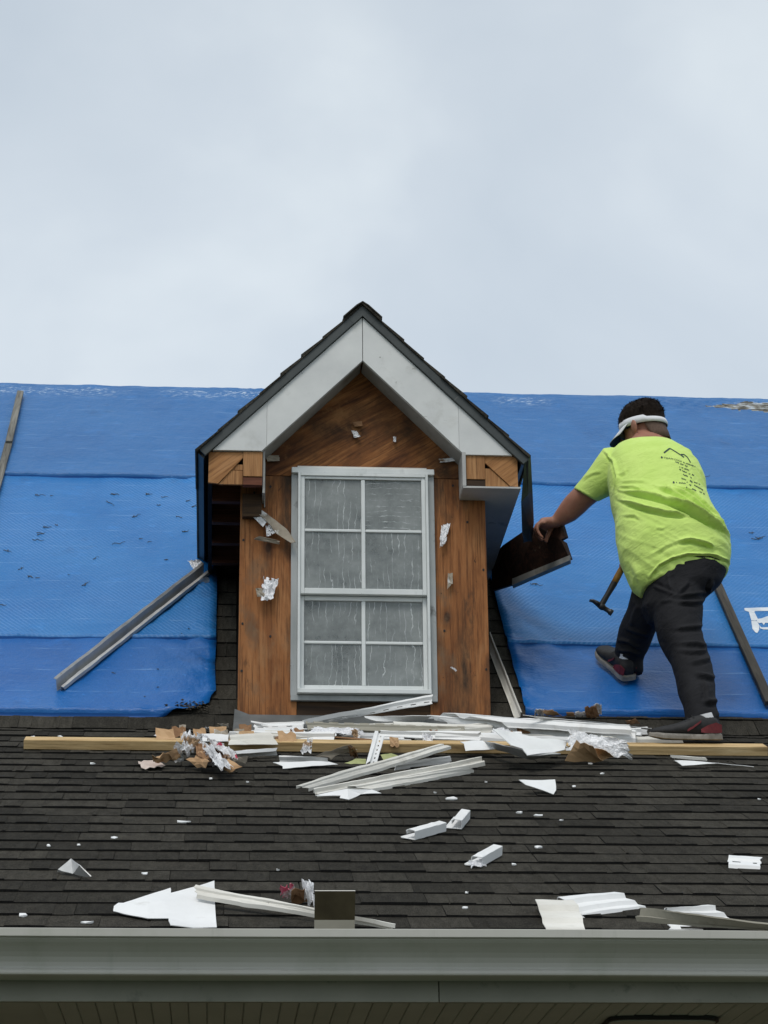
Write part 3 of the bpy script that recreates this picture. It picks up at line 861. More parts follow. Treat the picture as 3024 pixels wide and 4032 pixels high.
box('sill_apron', xl + 0.001, xr - 0.001, YW - 0.020, YW - 0.0005, 4.2985, 4.3220, 'window_flange', win, 0.0015)
def sash(name, z0, z1, zm, y, bot, top):
    s = empty(name, (0.603, y, z0), parent=dormer)
    xa, xb = 0.3310, 0.8750
    sw = 0.0175
    box('stile', xa, xa + sw, y, y + 0.024, z0, z1, 'window_white', s, 0.002)
    box('stile', xb - sw, xb, y, y + 0.024, z0, z1, 'window_white', s, 0.002)
    box('bottom_rail', xa + sw + 0.0003, xb - sw - 0.0003, y + 0.001, y + 0.024, z0, z0 + bot, 'window_white', s, 0.002)
    box('top_rail', xa + sw + 0.0003, xb - sw - 0.0003, y + 0.001, y + 0.024, z1 - top, z1, 'window_white', s, 0.002)
    ga, gb, gz0, gz1 = xa + sw, xb - sw, z0 + bot, z1 - top
    box('muntin', 0.5945, 0.6115, y + 0.003, y + 0.019, gz0 + 0.0003, gz1 - 0.0003, 'window_white', s, 0.003)
    box('muntin', ga + 0.0003, 0.5942, y + 0.004, y + 0.019, zm - 0.0065, zm + 0.0065, 'window_white', s, 0.003)
    box('muntin', 0.6118, gb - 0.0003, y + 0.004, y + 0.019, zm - 0.0065, zm + 0.0065, 'window_white', s, 0.003)
    for (pa, pb) in ((ga + 0.001, 0.5943), (0.6117, gb - 0.001)):
        for (za, zb2) in ((gz0 + 0.001, zm - 0.0068), (zm + 0.0068, gz1 - 0.001)):
            box('pane', pa, pb, y + 0.010, y + 0.014, za, zb2, 'glass_dirty_across' if pa > 0.6 and za > 5.0 else 'glass_dirty', s)
    return s
sash('upper_sash', 4.7700, 5.3120, 5.0620, fy + 0.010, 0.026, 0.012)
sash('lower_sash', 4.3445, 4.7690, 4.5620, fy + 0.036, 0.026, 0.020)

# measured positions: roof pieces as (along the eave, up the slope, above the surface), others in metres
DEBRIS = [
    ('pan', 'siding_strip', 'slotted white channel leaning up against the window sill', 'siding strip', 'torn siding lying around the dormer foot', 'low', [(0.3419, -0.012, 0.05), (0.8824, 0.0896, 0.1496), (0.8855, 0.0679, 0.1255), (0.3963, 0.014, 0.045)], 'jchan', 'vinyl_white', 1),
    ('pan', 'siding_strip', 'short white slotted nail strip at the left dormer corner', 'siding strip', 'torn siding lying around the dormer foot', 'low', [(0.1396, -0.0656, 0.045), (0.3452, 0.0165, 0.045), (0.3388, -0.1715, 0.045), (0.1374, -0.2443, 0.045)], 'rib', 'vinyl_white', 1),
    ('pan', 'siding_strip', 'thin curled white sliver beside the grey flashing corner', 'siding strip', 'torn siding lying around the dormer foot', 'low', [(0.1238, -0.0784, 0.06), (0.195, -0.1522, 0.06), (0.1922, -0.1824, 0.06), (0.1226, -0.109, 0.06)], 'flat', 'vinyl_white', 0),
    ('pan', 'siding_strip', 'long thin white edge strip under the slotted nail strip', 'siding strip', 'torn siding lying around the dormer foot', 'low', [(0.0987, -0.2309, 0.04), (0.3329, -0.156, 0.04), (0.3938, -0.1636, 0.04), (0.1006, -0.2599, 0.04)], 'flat', 'vinyl_white', 0),
    ('pan', 'siding_strip', 'olive brown back of a long slotted siding strip', 'siding strip', 'torn siding lying around the dormer foot', 'low', [(0.3391, -0.15, 0.07), (0.9985, -0.1702, 0.06), (0.9799, -0.2668, 0.05), (0.359, -0.2173, 0.045)], 'backrib', 'vinyl_back', 2),
    ('crum', 'foil_scrap', 'crinkled silver foil strip under the olive brown siding back', 'foil', 'foil and cardboard scraps by the dormer', 'low', [(0.3735, -0.2323, 0.05), (0.5685, -0.2423, 0.05), (0.5771, -0.3541, 0.04), (0.3561, -0.3003, 0.04)], 0.012, 'foil_clean'),
    ('poly', 'cardboard_scrap', 'dark brown wedge of backing board above the wooden plank', 'cardboard', 'foil and cardboard scraps by the dormer', 'low', [(0.1935, -0.3547, 0.05), (0.2437, -0.395, 0.06), (0.5994, -0.4418, 0.045), (0.5969, -0.4484, 0.04), (0.3506, -0.3917, 0.04), (0.2291, -0.4888, 0.04)], 'cardboard_brown', 0.004),
    ('pan', 'siding_strip', 'small white siding offcut draped over the plank, left of two', 'siding strip', 'torn siding lying around the dormer foot', 'low', [(-0.0774, -0.4535, 0.06), (0.0321, -0.4349, 0.06), (0.0288, -0.5694, 0.05), (-0.0808, -0.5819, 0.05)], 'flat', 'vinyl_white', 0),
    ('pan', 'siding_strip', 'wavy stained white siding offcut draped over the plank', 'siding strip', 'torn siding lying around the dormer foot', 'low', [(0.0367, -0.5677, 0.075), (0.1943, -0.4508, 0.07), (0.2241, -0.5951, 0.045), (0.0341, -0.6394, 0.05)], 'wave', 'vinyl_dirty', 0),
    ('pan', 'siding_strip', 'narrow white roll of siding right of the cardboard heap', 'siding strip', 'torn siding lying around the dormer foot', 'low', [(0.0626, -0.7662, 0.04), (0.2172, -0.6863, 0.04), (0.2181, -0.6596, 0.02), (0.057, -0.7212, 0.02)], 'tube', 'vinyl_white', 0),
    ('crum', 'foil_scrap', 'grey foil lump on top of the heap, over the plank', 'foil', 'crumpled foil and cardboard in the heap left of the dormer', 'low', [(-0.1426, -0.811, 0.1), (-0.0727, -0.8303, 0.1), (-0.0614, -0.8297, 0.05), (-0.1445, -0.9868, 0.05)], 0.03, 'foil'),
    ('crum', 'cardboard_scrap', 'rolled tan cardboard tube at the left of the heap', 'cardboard', 'crumpled foil and cardboard in the heap left of the dormer', 'low', [(-0.2503, -1.0678, 0.055), (-0.1544, -0.9107, 0.06), (-0.1463, -0.9276, 0.03), (-0.2384, -0.9737, 0.02)], 0.02, 'cardboard'),
    ('crum', 'cardboard_scrap', 'pale torn board chip at the far left of the heap', 'cardboard', 'crumpled foil and cardboard in the heap left of the dormer', 'low', [(-0.3068, -0.8859, 0.015), (-0.2284, -0.8434, 0.015), (-0.1996, -0.9739, 0.015), (-0.2846, -1.0464, 0.015)], 0.008, 'pale_board'),
    ('crum', 'foil_scrap', 'narrow upright foil strip against the plank in the heap', 'foil', 'crumpled foil and cardboard in the heap left of the dormer', 'low', [(-0.1737, -0.9164, 0.09), (-0.1345, -0.937, 0.09), (-0.1335, -0.9178, 0.02), (-0.1711, -0.9199, 0.02)], 0.014, 'foil'),
    ('crum', 'foil_scrap', 'long diagonal foil faced plank in the heap', 'foil', 'crumpled foil and cardboard in the heap left of the dormer', 'low', [(-0.0843, -0.8472, 0.085), (-0.0356, -0.9103, 0.085), (0.0456, -1.1247, 0.04), (0.002, -1.2361, 0.04)], 0.012, 'foil'),
    ('crum', 'cardboard_scrap', 'brown cardboard flap at the front middle of the heap', 'cardboard', 'crumpled foil and cardboard in the heap left of the dormer', 'low', [(-0.1268, -0.9888, 0.04), (-0.066, -0.9407, 0.06), (-0.0359, -1.1181, 0.05), (-0.0681, -1.0372, 0.01)], 0.016, 'cardboard'),
    ('crum', 'cardboard_scrap', 'brown cardboard corner hanging lowest in the heap', 'cardboard', 'crumpled foil and cardboard in the heap left of the dormer', 'low', [(0.0004, -1.1191, 0.03), (0.0301, -1.0517, 0.05), (0.0822, -1.131, 0.04), (0.0358, -1.1211, 0.01)], 0.012, 'cardboard'),
    ('crum', 'foil_scrap', 'red specked foil wrapping on the right of the heap', 'wrapper', 'crumpled foil and cardboard in the heap left of the dormer', 'low', [(-0.0493, -0.8438, 0.09), (0.0203, -0.9299, 0.08), (0.0678, -0.9702, 0.05), (0.0221, -1.0173, 0.05)], 0.018, 'foil_red'),
    ('crum', 'cardboard_scrap', 'tan cardboard shred at the right end of the heap', 'cardboard', 'crumpled foil and cardboard in the heap left of the dormer', 'low', [(0.0434, -0.9056, 0.04), (0.1051, -0.8613, 0.03), (0.0951, -0.8705, 0.01), (0.049, -0.9196, 0.02)], 0.012, 'cardboard_grey'),
    ('crum', 'foil_scrap', 'bright foil patch low in the heap', 'foil', 'crumpled foil and cardboard in the heap left of the dormer', 'low', [(-0.0609, -0.9723, 0.06), (-0.0148, -1.0646, 0.06), (-0.005, -1.0495, 0.02), (-0.0529, -0.9905, 0.02)], 0.018, 'foil_clean'),
    ('crum', 'cardboard_scrap', 'dark brown board piece in the middle of the heap', 'cardboard', 'crumpled foil and cardboard in the heap left of the dormer', 'low', [(-0.0961, -0.76, 0.08), (-0.0596, -0.8916, 0.08), (-0.0331, -1.058, 0.05), (-0.0865, -0.9853, 0.05)], 0.016, 'cardboard_brown'),
    ('crum', 'cardboard_scrap', 'brown board scrap behind the red wrapping in the heap', 'cardboard', 'crumpled foil and cardboard in the heap left of the dormer', 'low', [(-0.0514, -0.777, 0.06), (0.0006, -0.8728, 0.06), (0.0419, -1.0312, 0.04), (-0.0088, -1.0027, 0.04)], 0.018, 'cardboard_brown'),
    ('crum', 'wrapper_scrap', 'bright pink wrapping scrap above the wooden plank', 'wrapper', 'foil and cardboard scraps by the dormer', 'low', [(-0.2638, -0.3909, 0.035), (-0.2284, -0.3851, 0.055), (-0.1932, -0.433, 0.04), (-0.2205, -0.4327, 0.035)], 0.01, 'pink_print'),
    ('crum', 'foil_scrap', 'white chip of foil below the tarp corner', 'foil', 'foil and cardboard scraps by the dormer', 'low', [(-0.0635, -0.0893, 0.03), (-0.0393, -0.1055, 0.03), (-0.0414, -0.068, 0.012), (-0.0669, -0.0697, 0.012)], 0.006, 'foil_clean'),
    ('crum', 'cardboard_scrap', 'grey pulp lump between tarp corner and flashing', 'cardboard', 'foil and cardboard scraps by the dormer', 'low', [(-0.0135, 0.0046, 0.03), (0.033, 0.0201, 0.03), (0.0333, 0.0209, 0.012), (-0.0154, 0.0175, 0.012)], 0.008, 'cardboard_grey'),
    ('crum', 'cardboard_scrap', 'small dark shred of backing below the tarp edge', 'cardboard', 'foil and cardboard scraps by the dormer', 'low', [(-0.1708, 0.0276, 0.025), (-0.1416, 0.0089, 0.02), (-0.1455, -0.0141, 0.01), (-0.1705, -0.0158, 0.01)], 0.008, 'cardboard_grey'),
    ('pan', 'siding_strip', 'white siding piece with pointed left end below the plank', 'siding strip', 'torn siding lying around the dormer foot', 'low', [(0.1998, -0.9368, 0.03), (0.4044, -0.856, 0.025), (0.4409, -0.8705, 0.012), (0.2391, -0.9636, 0.012)], 'flat', 'vinyl_white', 0),
    ('pan', 'siding_strip', 'grey channel lying just behind the pointed white piece', 'siding strip', 'torn siding lying around the dormer foot', 'low', [(0.2238, -0.8505, 0.035), (0.4064, -0.8673, 0.03), (0.407, -0.8573, 0.02), (0.2239, -0.8613, 0.02)], 'jchan', 'aluminium_strip', 0),
    ('crum', 'cardboard_scrap', 'peeled grey backing strip leaning on the plank', 'cardboard', 'foil and cardboard scraps by the dormer', 'low', [(0.3531, -0.7399, 0.02), (0.4949, -0.7594, 0.06), (0.5176, -0.7389, 0.04), (0.4225, -0.7495, 0.01)], 0.012, 'cardboard_grey'),
    ('crum', 'cardboard_scrap', 'dark curled shred beside the peeled backing strip', 'cardboard', 'foil and cardboard scraps by the dormer', 'low', [(0.4859, -0.7802, 0.06), (0.51, -0.772, 0.06), (0.5326, -0.6904, 0.01), (0.5015, -0.7055, 0.01)], 0.012, 'cardboard_brown'),
    ('crum', 'foil_scrap', 'foil and tan paper tab hanging over the plank front', 'foil', 'foil and cardboard scraps by the dormer', 'low', [(0.3276, -0.6419, 0.07), (0.3549, -0.668, 0.07), (0.3484, -0.7196, 0.03), (0.304, -0.6951, 0.015)], 0.012, 'foil'),
    ('poly', 'dry_leaf', 'pale green leaf left of the upright slotted strip', 'leaf', None, 'low', [(0.4711, -0.8304, 0.012), (0.5168, -0.7607, 0.018), (0.5577, -0.741, 0.012), (0.5533, -0.8135, 0.01), (0.5082, -0.8232, 0.008)], 'leaf_dry', 0.001),
    ('poly', 'dry_leaf', 'pale green leaf right of the upright slotted strip', 'leaf', None, 'low', [(0.6127, -0.7439, 0.03), (0.6586, -0.6943, 0.03), (0.6868, -0.6903, 0.02), (0.6214, -0.8127, 0.02)], 'leaf_dry', 0.001),
    ('pan', 'siding_strip', 'short white slotted strip standing across the plank', 'siding strip', 'torn siding lying around the dormer foot', 'low', [(0.6068, -0.508, 0.085), (0.5467, -0.926, 0.02), (0.5904, -0.8597, 0.02), (0.6363, -0.5998, 0.085)], 'jchan', 'vinyl_white', 1),
    ('pan', 'siding_strip', 'long dirty white strip lying diagonally, uppermost of three below the plank', 'siding strip', 'torn siding lying around the dormer foot', 'low', [(0.2691, -1.4756, 0.035), (0.8326, -0.8171, 0.085), (0.88, -0.7993, 0.07), (0.3162, -1.437, 0.015)], 'rib', 'vinyl_dirty', 0),
    ('pan', 'siding_strip', 'long mouldy strip lying diagonally, middle of three below the plank', 'siding strip', 'torn siding lying around the dormer foot', 'low', [(0.3271, -1.5155, 0.025), (0.9917, -0.8205, 0.03), (1.0052, -0.8443, 0.015), (0.341, -1.5343, 0.012)], 'cove', 'vinyl_dirty', 0),
    ('pan', 'siding_strip', 'long pale strip lying diagonally, lowest of three below the plank', 'siding strip', 'torn siding lying around the dormer foot', 'low', [(0.4478, -1.4605, 0.03), (0.9275, -1.0157, 0.03), (0.9469, -0.9936, 0.012), (0.5359, -1.4149, 0.012)], 'rib', 'vinyl_dirty', 0),
    ('poly', 'siding_scrap', 'torn white end of siding below the three diagonal strips', 'siding strip', 'torn siding lying around the dormer foot', 'low', [(0.332, -1.577, 0.02), (0.4457, -1.4997, 0.03), (0.5357, -1.4549, 0.02), (0.5692, -1.4659, 0.01), (0.495, -1.4886, 0.01), (0.4453, -1.6044, 0.01), (0.4156, -1.5791, 0.01), (0.4199, -1.5584, 0.015)], 'vinyl_white', 0.002),
    ('pan', 'siding_strip', 'white channel end behind the uppermost diagonal strip', 'siding strip', 'torn siding lying around the dormer foot', 'low', [(0.6661, -0.9485, 0.03), (0.8811, -0.7545, 0.03), (0.8847, -0.7549, 0.012), (0.6532, -0.9535, 0.012)], 'rib', 'vinyl_white', 0),
    ('pan', 'siding_length', 'long white siding panel in front, reaching to the right shoe', 'siding strip', 'torn siding lying around the dormer foot', 'low', [(0.8598, 0.0081, 0.075), (1.6717, -0.3599, 0.075), (1.6593, -0.4049, 0.045), (0.9497, -0.042, 0.05)], 'double', 'vinyl_white', 0),
    ('pan', 'siding_length', 'long white siding panel lying behind the front one', 'siding strip', 'torn siding lying around the dormer foot', 'low', [(0.9119, -0.0078, 0.085), (1.6388, -0.3765, 0.095), (1.6481, -0.4016, 0.08), (1.1759, -0.1967, 0.075)], 'double', 'vinyl_white', 0),
    ('pan', 'siding_strip', 'thin white strip along the right tarp foot', 'siding strip', 'torn siding lying around the dormer foot', 'low', [(1.2266, -0.2418, 0.12), (1.7578, -0.226, 0.07), (1.7665, -0.1921, 0.06), (1.3051, -0.2225, 0.1)], 'flat', 'vinyl_white', 0),
    ('pan', 'siding_strip', 'white siding end bent over the left of the long panels', 'siding strip', 'torn siding lying around the dormer foot', 'low', [(0.5839, -0.0476, 0.08), (0.8736, -0.0359, 0.085), (0.8495, -0.0008, 0.06), (0.6413, -0.0592, 0.06)], 'flat', 'vinyl_white', 0),
    ('pan', 'siding_strip', 'grey channel lying behind the plank under the long panels', 'siding strip', 'torn siding lying around the dormer foot', 'low', [(0.7759, -0.3096, 0.05), (1.1111, -0.1455, 0.05), (1.1058, -0.1837, 0.03), (0.7812, -0.3035, 0.03)], 'cove', 'vinyl_dirty', 0),
    ('pan', 'siding_strip', 'small white flap hanging over the plank front', 'siding strip', 'torn siding lying around the dormer foot', 'low', [(0.9409, -0.5783, 0.06), (1.0235, -0.5565, 0.06), (1.0686, -0.6339, 0.04), (0.9565, -0.6174, 0.03)], 'flat', 'vinyl_white', 0),
    ('poly', 'siding_sheet', 'large white bent sheet with raised corner on the plank', 'siding strip', 'torn siding lying around the dormer foot', 'low', [(1.0309, -0.8374, 0.15), (1.1005, -0.7757, 0.13), (1.2311, -0.7493, 0.1), (1.3438, -0.6578, 0.08), (1.3206, -0.7745, 0.06), (1.1468, -0.9976, 0.075), (1.1371, -0.9157, 0.085), (1.0931, -0.9233, 0.1)], 'vinyl_white', 0.003),
    ('poly', 'siding_sheet', 'grey folded underside hanging below the bent sheet', 'siding strip', 'torn siding lying around the dormer foot', 'low', [(1.0336, -0.5614, 0.06), (1.0542, -0.7063, 0.075), (1.1378, -0.9107, 0.083), (1.148, -0.9888, 0.072), (1.2967, -0.8329, 0.055), (1.1833, -0.838, 0.035), (1.1688, -0.8235, 0.035), (1.0746, -0.6469, 0.04)], 'aluminium_strip', 0.003),
    ('crum', 'foil_scrap', 'large crinkled silver foil sheet right of the bent sheet', 'foil', 'foil and cardboard scraps by the dormer', 'low', [(1.3585, -0.6195, 0.1), (1.5617, -0.7446, 0.08), (1.5808, -0.7669, 0.02), (1.3228, -0.7858, 0.05)], 0.02, 'foil'),
    ('crum', 'cardboard_scrap', 'large torn tan cardboard in front of the foil sheet', 'cardboard', 'foil and cardboard scraps by the dormer', 'low', [(1.3556, -0.8258, 0.1), (1.4109, -0.8807, 0.08), (1.4681, -0.8008, 0.015), (1.3137, -0.8199, 0.02)], 0.014, 'cardboard'),
    ('crum', 'cardboard_scrap', 'brown torn cardboard tip right of the tan cardboard', 'cardboard', 'foil and cardboard scraps by the dormer', 'low', [(1.412, -0.8172, 0.07), (1.4699, -0.8398, 0.06), (1.5117, -0.7666, 0.025), (1.4538, -0.8016, 0.015)], 0.012, 'cardboard'),
    ('crum', 'foil_scrap', 'silver scrap at the right tarp corner', 'foil', 'foil and cardboard scraps by the dormer', 'low', [(1.287, -0.1725, 0.13), (1.3198, -0.1844, 0.13), (1.3313, -0.1254, 0.1), (1.2927, -0.1105, 0.1)], 0.01, 'foil_clean'),
    ('crum', 'cardboard_scrap', 'tan cardboard shred lying at the right tarp foot', 'cardboard', 'foil and cardboard scraps by the dormer', 'low', [(1.3096, -0.221, 0.13), (1.3524, -0.2034, 0.13), (1.4034, -0.12, 0.1), (1.3314, -0.1503, 0.1)], 0.01, 'cardboard'),
    ('crum', 'cardboard_scrap', 'brown upright cardboard scrap before the blue tarp', 'cardboard', 'foil and cardboard scraps by the dormer', 'low', [(1.4651, -0.3231, 0.16), (1.5206, -0.2829, 0.16), (1.5511, -0.1834, 0.1), (1.4965, -0.1663, 0.1)], 0.01, 'cardboard_brown'),
    ('crum', 'foil_scrap', 'crumpled foil behind the upright cardboard scrap', 'foil', 'foil and cardboard scraps by the dormer', 'low', [(1.5078, -0.2839, 0.165), (1.5456, -0.2592, 0.16), (1.5603, -0.1783, 0.11), (1.5442, -0.1618, 0.11)], 0.012, 'foil'),
    ('crum', 'foil_scrap', 'small foil ball left of the upright cardboard scrap', 'foil', 'foil and cardboard scraps by the dormer', 'low', [(1.44, -0.2326, 0.125), (1.4934, -0.2072, 0.125), (1.5039, -0.1516, 0.1), (1.4555, -0.1622, 0.1)], 0.012, 'foil_clean'),
    ('crum', 'cardboard_scrap', 'small tan tab at the foot of the tarp', 'cardboard', 'foil and cardboard scraps by the dormer', 'low', [(1.4086, -0.2137, 0.125), (1.4402, -0.2184, 0.125), (1.4536, -0.1482, 0.1), (1.4218, -0.1435, 0.1)], 0.006, 'cardboard'),
    ('crum', 'cardboard_scrap', 'rust brown scrap near the heel of the long panels', 'cardboard', 'foil and cardboard scraps by the dormer', 'low', [(1.6429, -0.2673, 0.1), (1.6953, -0.2148, 0.1), (1.7293, -0.1386, 0.07), (1.6721, -0.1496, 0.07)], 0.008, 'cardboard_brown'),
    ('crum', 'foil_scrap', 'white scrap beside the toe of the right shoe', 'foil', 'foil and cardboard scraps by the dormer', 'low', [(1.7289, -0.2403, 0.03), (1.7669, -0.2079, 0.03), (1.7724, -0.1892, 0.012), (1.7466, -0.2106, 0.012)], 0.008, 'foil_clean'),
    ('pan', 'siding_strip', 'stained white strip just below the right plank end', 'siding strip', 'torn siding lying around the dormer foot', 'low', [(1.7477, -0.6968, 0.03), (1.8805, -0.719, 0.025), (1.8859, -0.6977, 0.012), (1.7663, -0.6809, 0.012)], 'rib', 'vinyl_dirty', 0),
    ('poly', 'siding_scrap', 'long pointed white sliver below the right plank end', 'siding strip', 'torn siding lying around the dormer foot', 'low', [(1.7389, -0.8139, 0.03), (1.7636, -0.8096, 0.03), (1.9097, -0.8171, 0.025), (2.0511, -0.801, 0.008), (1.9208, -0.7898, 0.014), (1.7575, -0.8785, 0.02)], 'vinyl_white', 0.002),
    ('poly', 'siding_scrap', 'white folded siding flap alone in the middle of the shingles', 'siding strip', 'torn siding lying around the dormer foot', 'low', [(1.0571, -1.4345, 0.055), (1.1229, -1.3929, 0.05), (1.2016, -1.335, 0.04), (1.193, -1.427, 0.02), (1.1783, -1.4691, 0.012), (1.0814, -1.4527, 0.04)], 'vinyl_white', 0.002),
    ('chan', 'channel_offcut', 'short white channel offcut with two lips, left of the pair', 'siding strip', 'torn siding lying around the dormer foot', 'low', [(0.6016, -2.2864, 0.01), (0.7138, -2.1411, 0.01)], 0.04, 0.028, 'vinyl_white'),
    ('chan', 'channel_offcut', 'short white box offcut standing right of the lipped channel', 'siding strip', 'torn siding lying around the dormer foot', 'low', [(0.7645, -2.1103, 0.01), (0.8117, -1.9259, 0.01)], 0.04, 0.028, 'vinyl_white'),
    ('chan', 'channel_offcut', 'white box offcut with torn foil end, lowest of three', 'siding strip', 'torn siding lying around the dormer foot', 'low', [(0.7645, -2.6944, 0.01), (0.8482, -2.5179, 0.01)], 0.04, 0.028, 'vinyl_white'),
    ('crum', 'foil_scrap', 'torn foil end sticking out of the lowest box offcut', 'foil', 'foil and cardboard scraps by the dormer', 'low', [(0.7464, -2.6736, 0.012), (0.782, -2.7203, 0.03), (0.7957, -2.7166, 0.01), (0.7499, -2.7255, 0.01)], 0.01, 'foil_clean'),
    ('poly', 'siding_sheet', 'large white torn sheet with jagged left tip by the gutter', 'siding strip', 'torn siding lying near the gutter', 'low', [(-0.2799, -3.2811, 0.015), (-0.2684, -3.2543, 0.02), (-0.2541, -3.2629, 0.02), (-0.1909, -3.2071, 0.03), (-0.1309, -3.1314, 0.035), (-0.1299, -3.169, 0.03), (-0.0671, -3.1298, 0.035), (-0.0098, -3.0197, 0.03), (-0.0077, -3.1991, 0.02), (-0.0013, -3.4921, 0.012), (-0.0615, -3.5036, 0.014), (-0.121, -3.4864, 0.015), (-0.1298, -3.4029, 0.012), (-0.184, -3.4041, 0.014), (-0.2533, -3.3457, 0.012), (-0.2771, -3.3159, 0.01)], 'vinyl_white', 0.002),
    ('pan', 'siding_strip', 'long grey white strip sloping down to the gutter', 'siding strip', 'torn siding lying near the gutter', 'low', [(-0.059, -3.193, 0.055), (0.4611, -3.5395, 0.03), (0.4579, -3.5216, 0.018), (-0.0617, -3.2311, 0.035)], 'rib', 'vinyl_dirty', 0),
    ('crum', 'foil_scrap', 'white and pink wrapping lump behind the standing square', 'wrapper', 'torn siding lying near the gutter', 'low', [(0.1692, -3.2611, 0.06), (0.2063, -3.2371, 0.06), (0.2113, -3.2123, 0.02), (0.1722, -3.2267, 0.02)], 0.016, 'pink_print'),
    ('crum', 'cardboard_scrap', 'brown pulp lump behind the standing square', 'cardboard', 'torn siding lying near the gutter', 'low', [(0.1978, -3.3059, 0.06), (0.2383, -3.2822, 0.06), (0.2453, -3.2743, 0.02), (0.2006, -3.2708, 0.02)], 0.016, 'cardboard_brown'),
    ('crum', 'foil_scrap', 'foil lump touching the standing square', 'foil', 'torn siding lying near the gutter', 'low', [(0.2268, -3.2588, 0.08), (0.2562, -3.2997, 0.08), (0.2629, -3.3574, 0.03), (0.2376, -3.292, 0.03)], 0.016, 'foil'),
    ('pan', 'siding_length', 'cream ribbed siding offcut hanging into the gutter', 'siding strip', 'torn siding lying near the gutter', 'low', [(0.8728, -3.2331, 0.03), (0.9788, -3.2417, 0.03), (0.9735, -3.4894, 0.01), (0.8664, -3.4912, 0.01)], 'clap', 'vinyl_dirty', 0),
    ('pan', 'siding_length', 'bright white siding offcut right of the cream one', 'siding strip', 'torn siding lying near the gutter', 'low', [(0.9379, -3.2022, 0.03), (1.1068, -3.1385, 0.03), (1.1838, -3.2231, 0.012), (0.9871, -3.3375, 0.012)], 'clap', 'vinyl_white', 0),
    ('pan', 'siding_strip', 'long brown backed strip at the right gutter end', 'siding strip', 'torn siding lying near the gutter', 'low', [(1.1212, -3.4556, 0.055), (1.4593, -3.5908, 0.04), (1.4717, -3.5427, 0.02), (1.1086, -3.4678, 0.03)], 'edge', 'vinyl_back', 0),
    ('pan', 'siding_length', 'white siding offcut behind the brown backed strip', 'siding strip', 'torn siding lying near the gutter', 'low', [(1.2062, -3.3481, 0.03), (1.3366, -3.299, 0.03), (1.3914, -3.3784, 0.012), (1.2292, -3.3572, 0.012)], 'clap', 'vinyl_white', 0),
    ('pan', 'siding_strip', 'white edge peeping out under the brown backed strip', 'siding strip', 'torn siding lying near the gutter', 'low', [(1.2057, -3.4265, 0.008), (1.2538, -3.4358, 0.008), (1.2906, -3.4788, 0.008), (1.1971, -3.4804, 0.008)], 'flat', 'vinyl_white', 0),
    ('poly', 'siding_scrap', 'grey triangular corner piece alone at the lower left', 'siding strip', 'torn siding lying near the gutter', 'low', [(-0.4264, -2.7803, 0.045), (-0.3957, -2.8869, 0.045), (-0.362, -2.9156, 0.02), (-0.3723, -2.8868, 0.012), (-0.4165, -2.8558, 0.014), (-0.437, -2.8384, 0.015), (-0.4635, -2.8107, 0.012), (-0.4597, -2.8214, 0.02)], 'aluminium_strip', 0.003),
    ('pan', 'siding_strip', 'small white notched offcut at the right edge', 'siding strip', 'torn siding lying near the gutter', 'low', [(1.5582, -2.5722, 0.02), (1.6573, -2.597, 0.02), (1.6243, -2.7131, 0.01), (1.5326, -2.6822, 0.01)], 'rib', 'vinyl_white', 1),
    ('pan', 'metal_strip', 'bent aluminium strip lying diagonally across the left tarp', 'metal strip', None, 'upp', [(-0.7072, 0.3357, 0.055), (-0.1034, 1.5818, 0.07), (-0.0605, 1.5843, 0.05), (-0.664, 0.338, 0.035)], 'vee', 'aluminium_strip', 0),
    ('crum', 'foil_scrap', 'white foil scrap at the upper end of the aluminium strip', 'foil', None, 'upp', [(-0.1693, 1.5951, 0.09), (-0.1081, 1.6039, 0.09), (-0.0988, 1.5593, 0.06), (-0.1356, 1.5578, 0.06)], 0.014, 'foil_clean'),
    ('crum', 'foil_scrap', 'small grey foil scrap under the end of the aluminium strip', 'foil', None, 'upp', [(-0.1161, 1.4738, 0.05), (-0.0652, 1.4964, 0.05), (-0.0649, 1.4893, 0.03), (-0.1094, 1.4794, 0.03)], 0.01, 'foil'),
    ('pan', 'metal_strip', 'bent white channel lying against the right dormer side', 'siding strip', None, 'upp', [(1.2109, 0.8974, 0.05), (1.2621, 0.0892, 0.05), (1.2369, 0.1266, 0.025), (1.2005, 0.7591, 0.025)], 'vee2', 'vinyl_dirty', 0),
    ('poly', 'cardboard_scrap', 'long peeled cardboard strip hanging left of the window', 'cardboard', None, 'world', [(0.1198, 9.235, 5.1775), (0.1378, 9.232, 5.1689), (0.1877, 9.222, 5.1297), (0.2325, 9.215, 5.0924), (0.2707, 9.215, 5.0595), (0.3103, 9.205, 4.9976), (0.2905, 9.205, 4.9924), (0.2245, 9.21, 5.0392), (0.2043, 9.205, 5.0687), (0.181, 9.205, 5.093), (0.1511, 9.21, 5.1209), (0.1279, 9.225, 5.151)], 'cardboard_grey', 0.004),
    ('poly', 'foil_scrap', 'foil faced plate nailed above left of the window', 'foil', None, 'world', [(0.1203, 9.226, 5.1229), (0.1247, 9.222, 5.1392), (0.1344, 9.218, 5.1527), (0.161, 9.212, 5.1236), (0.1864, 9.212, 5.0932), (0.1689, 9.215, 5.0679), (0.1416, 9.218, 5.0972)], 'foil', 0.005),
    ('crum', 'foil_scrap', 'bright foil nub under the peeled cardboard strip', 'foil', None, 'world', [(0.18, 9.225, 5.0758), (0.1963, 9.22, 5.0812), (0.2279, 9.215, 5.0428), (0.1853, 9.22, 5.0228)], 0.008, 'foil_clean'),
    ('crum', 'cardboard_scrap', 'drooping cardboard tongue under the peeled strip', 'cardboard', None, 'world', [(0.1314, 9.225, 5.0132), (0.1522, 9.215, 5.0246), (0.24, 9.215, 5.0043), (0.2383, 9.22, 4.9903)], 0.008, 'cardboard_grey'),
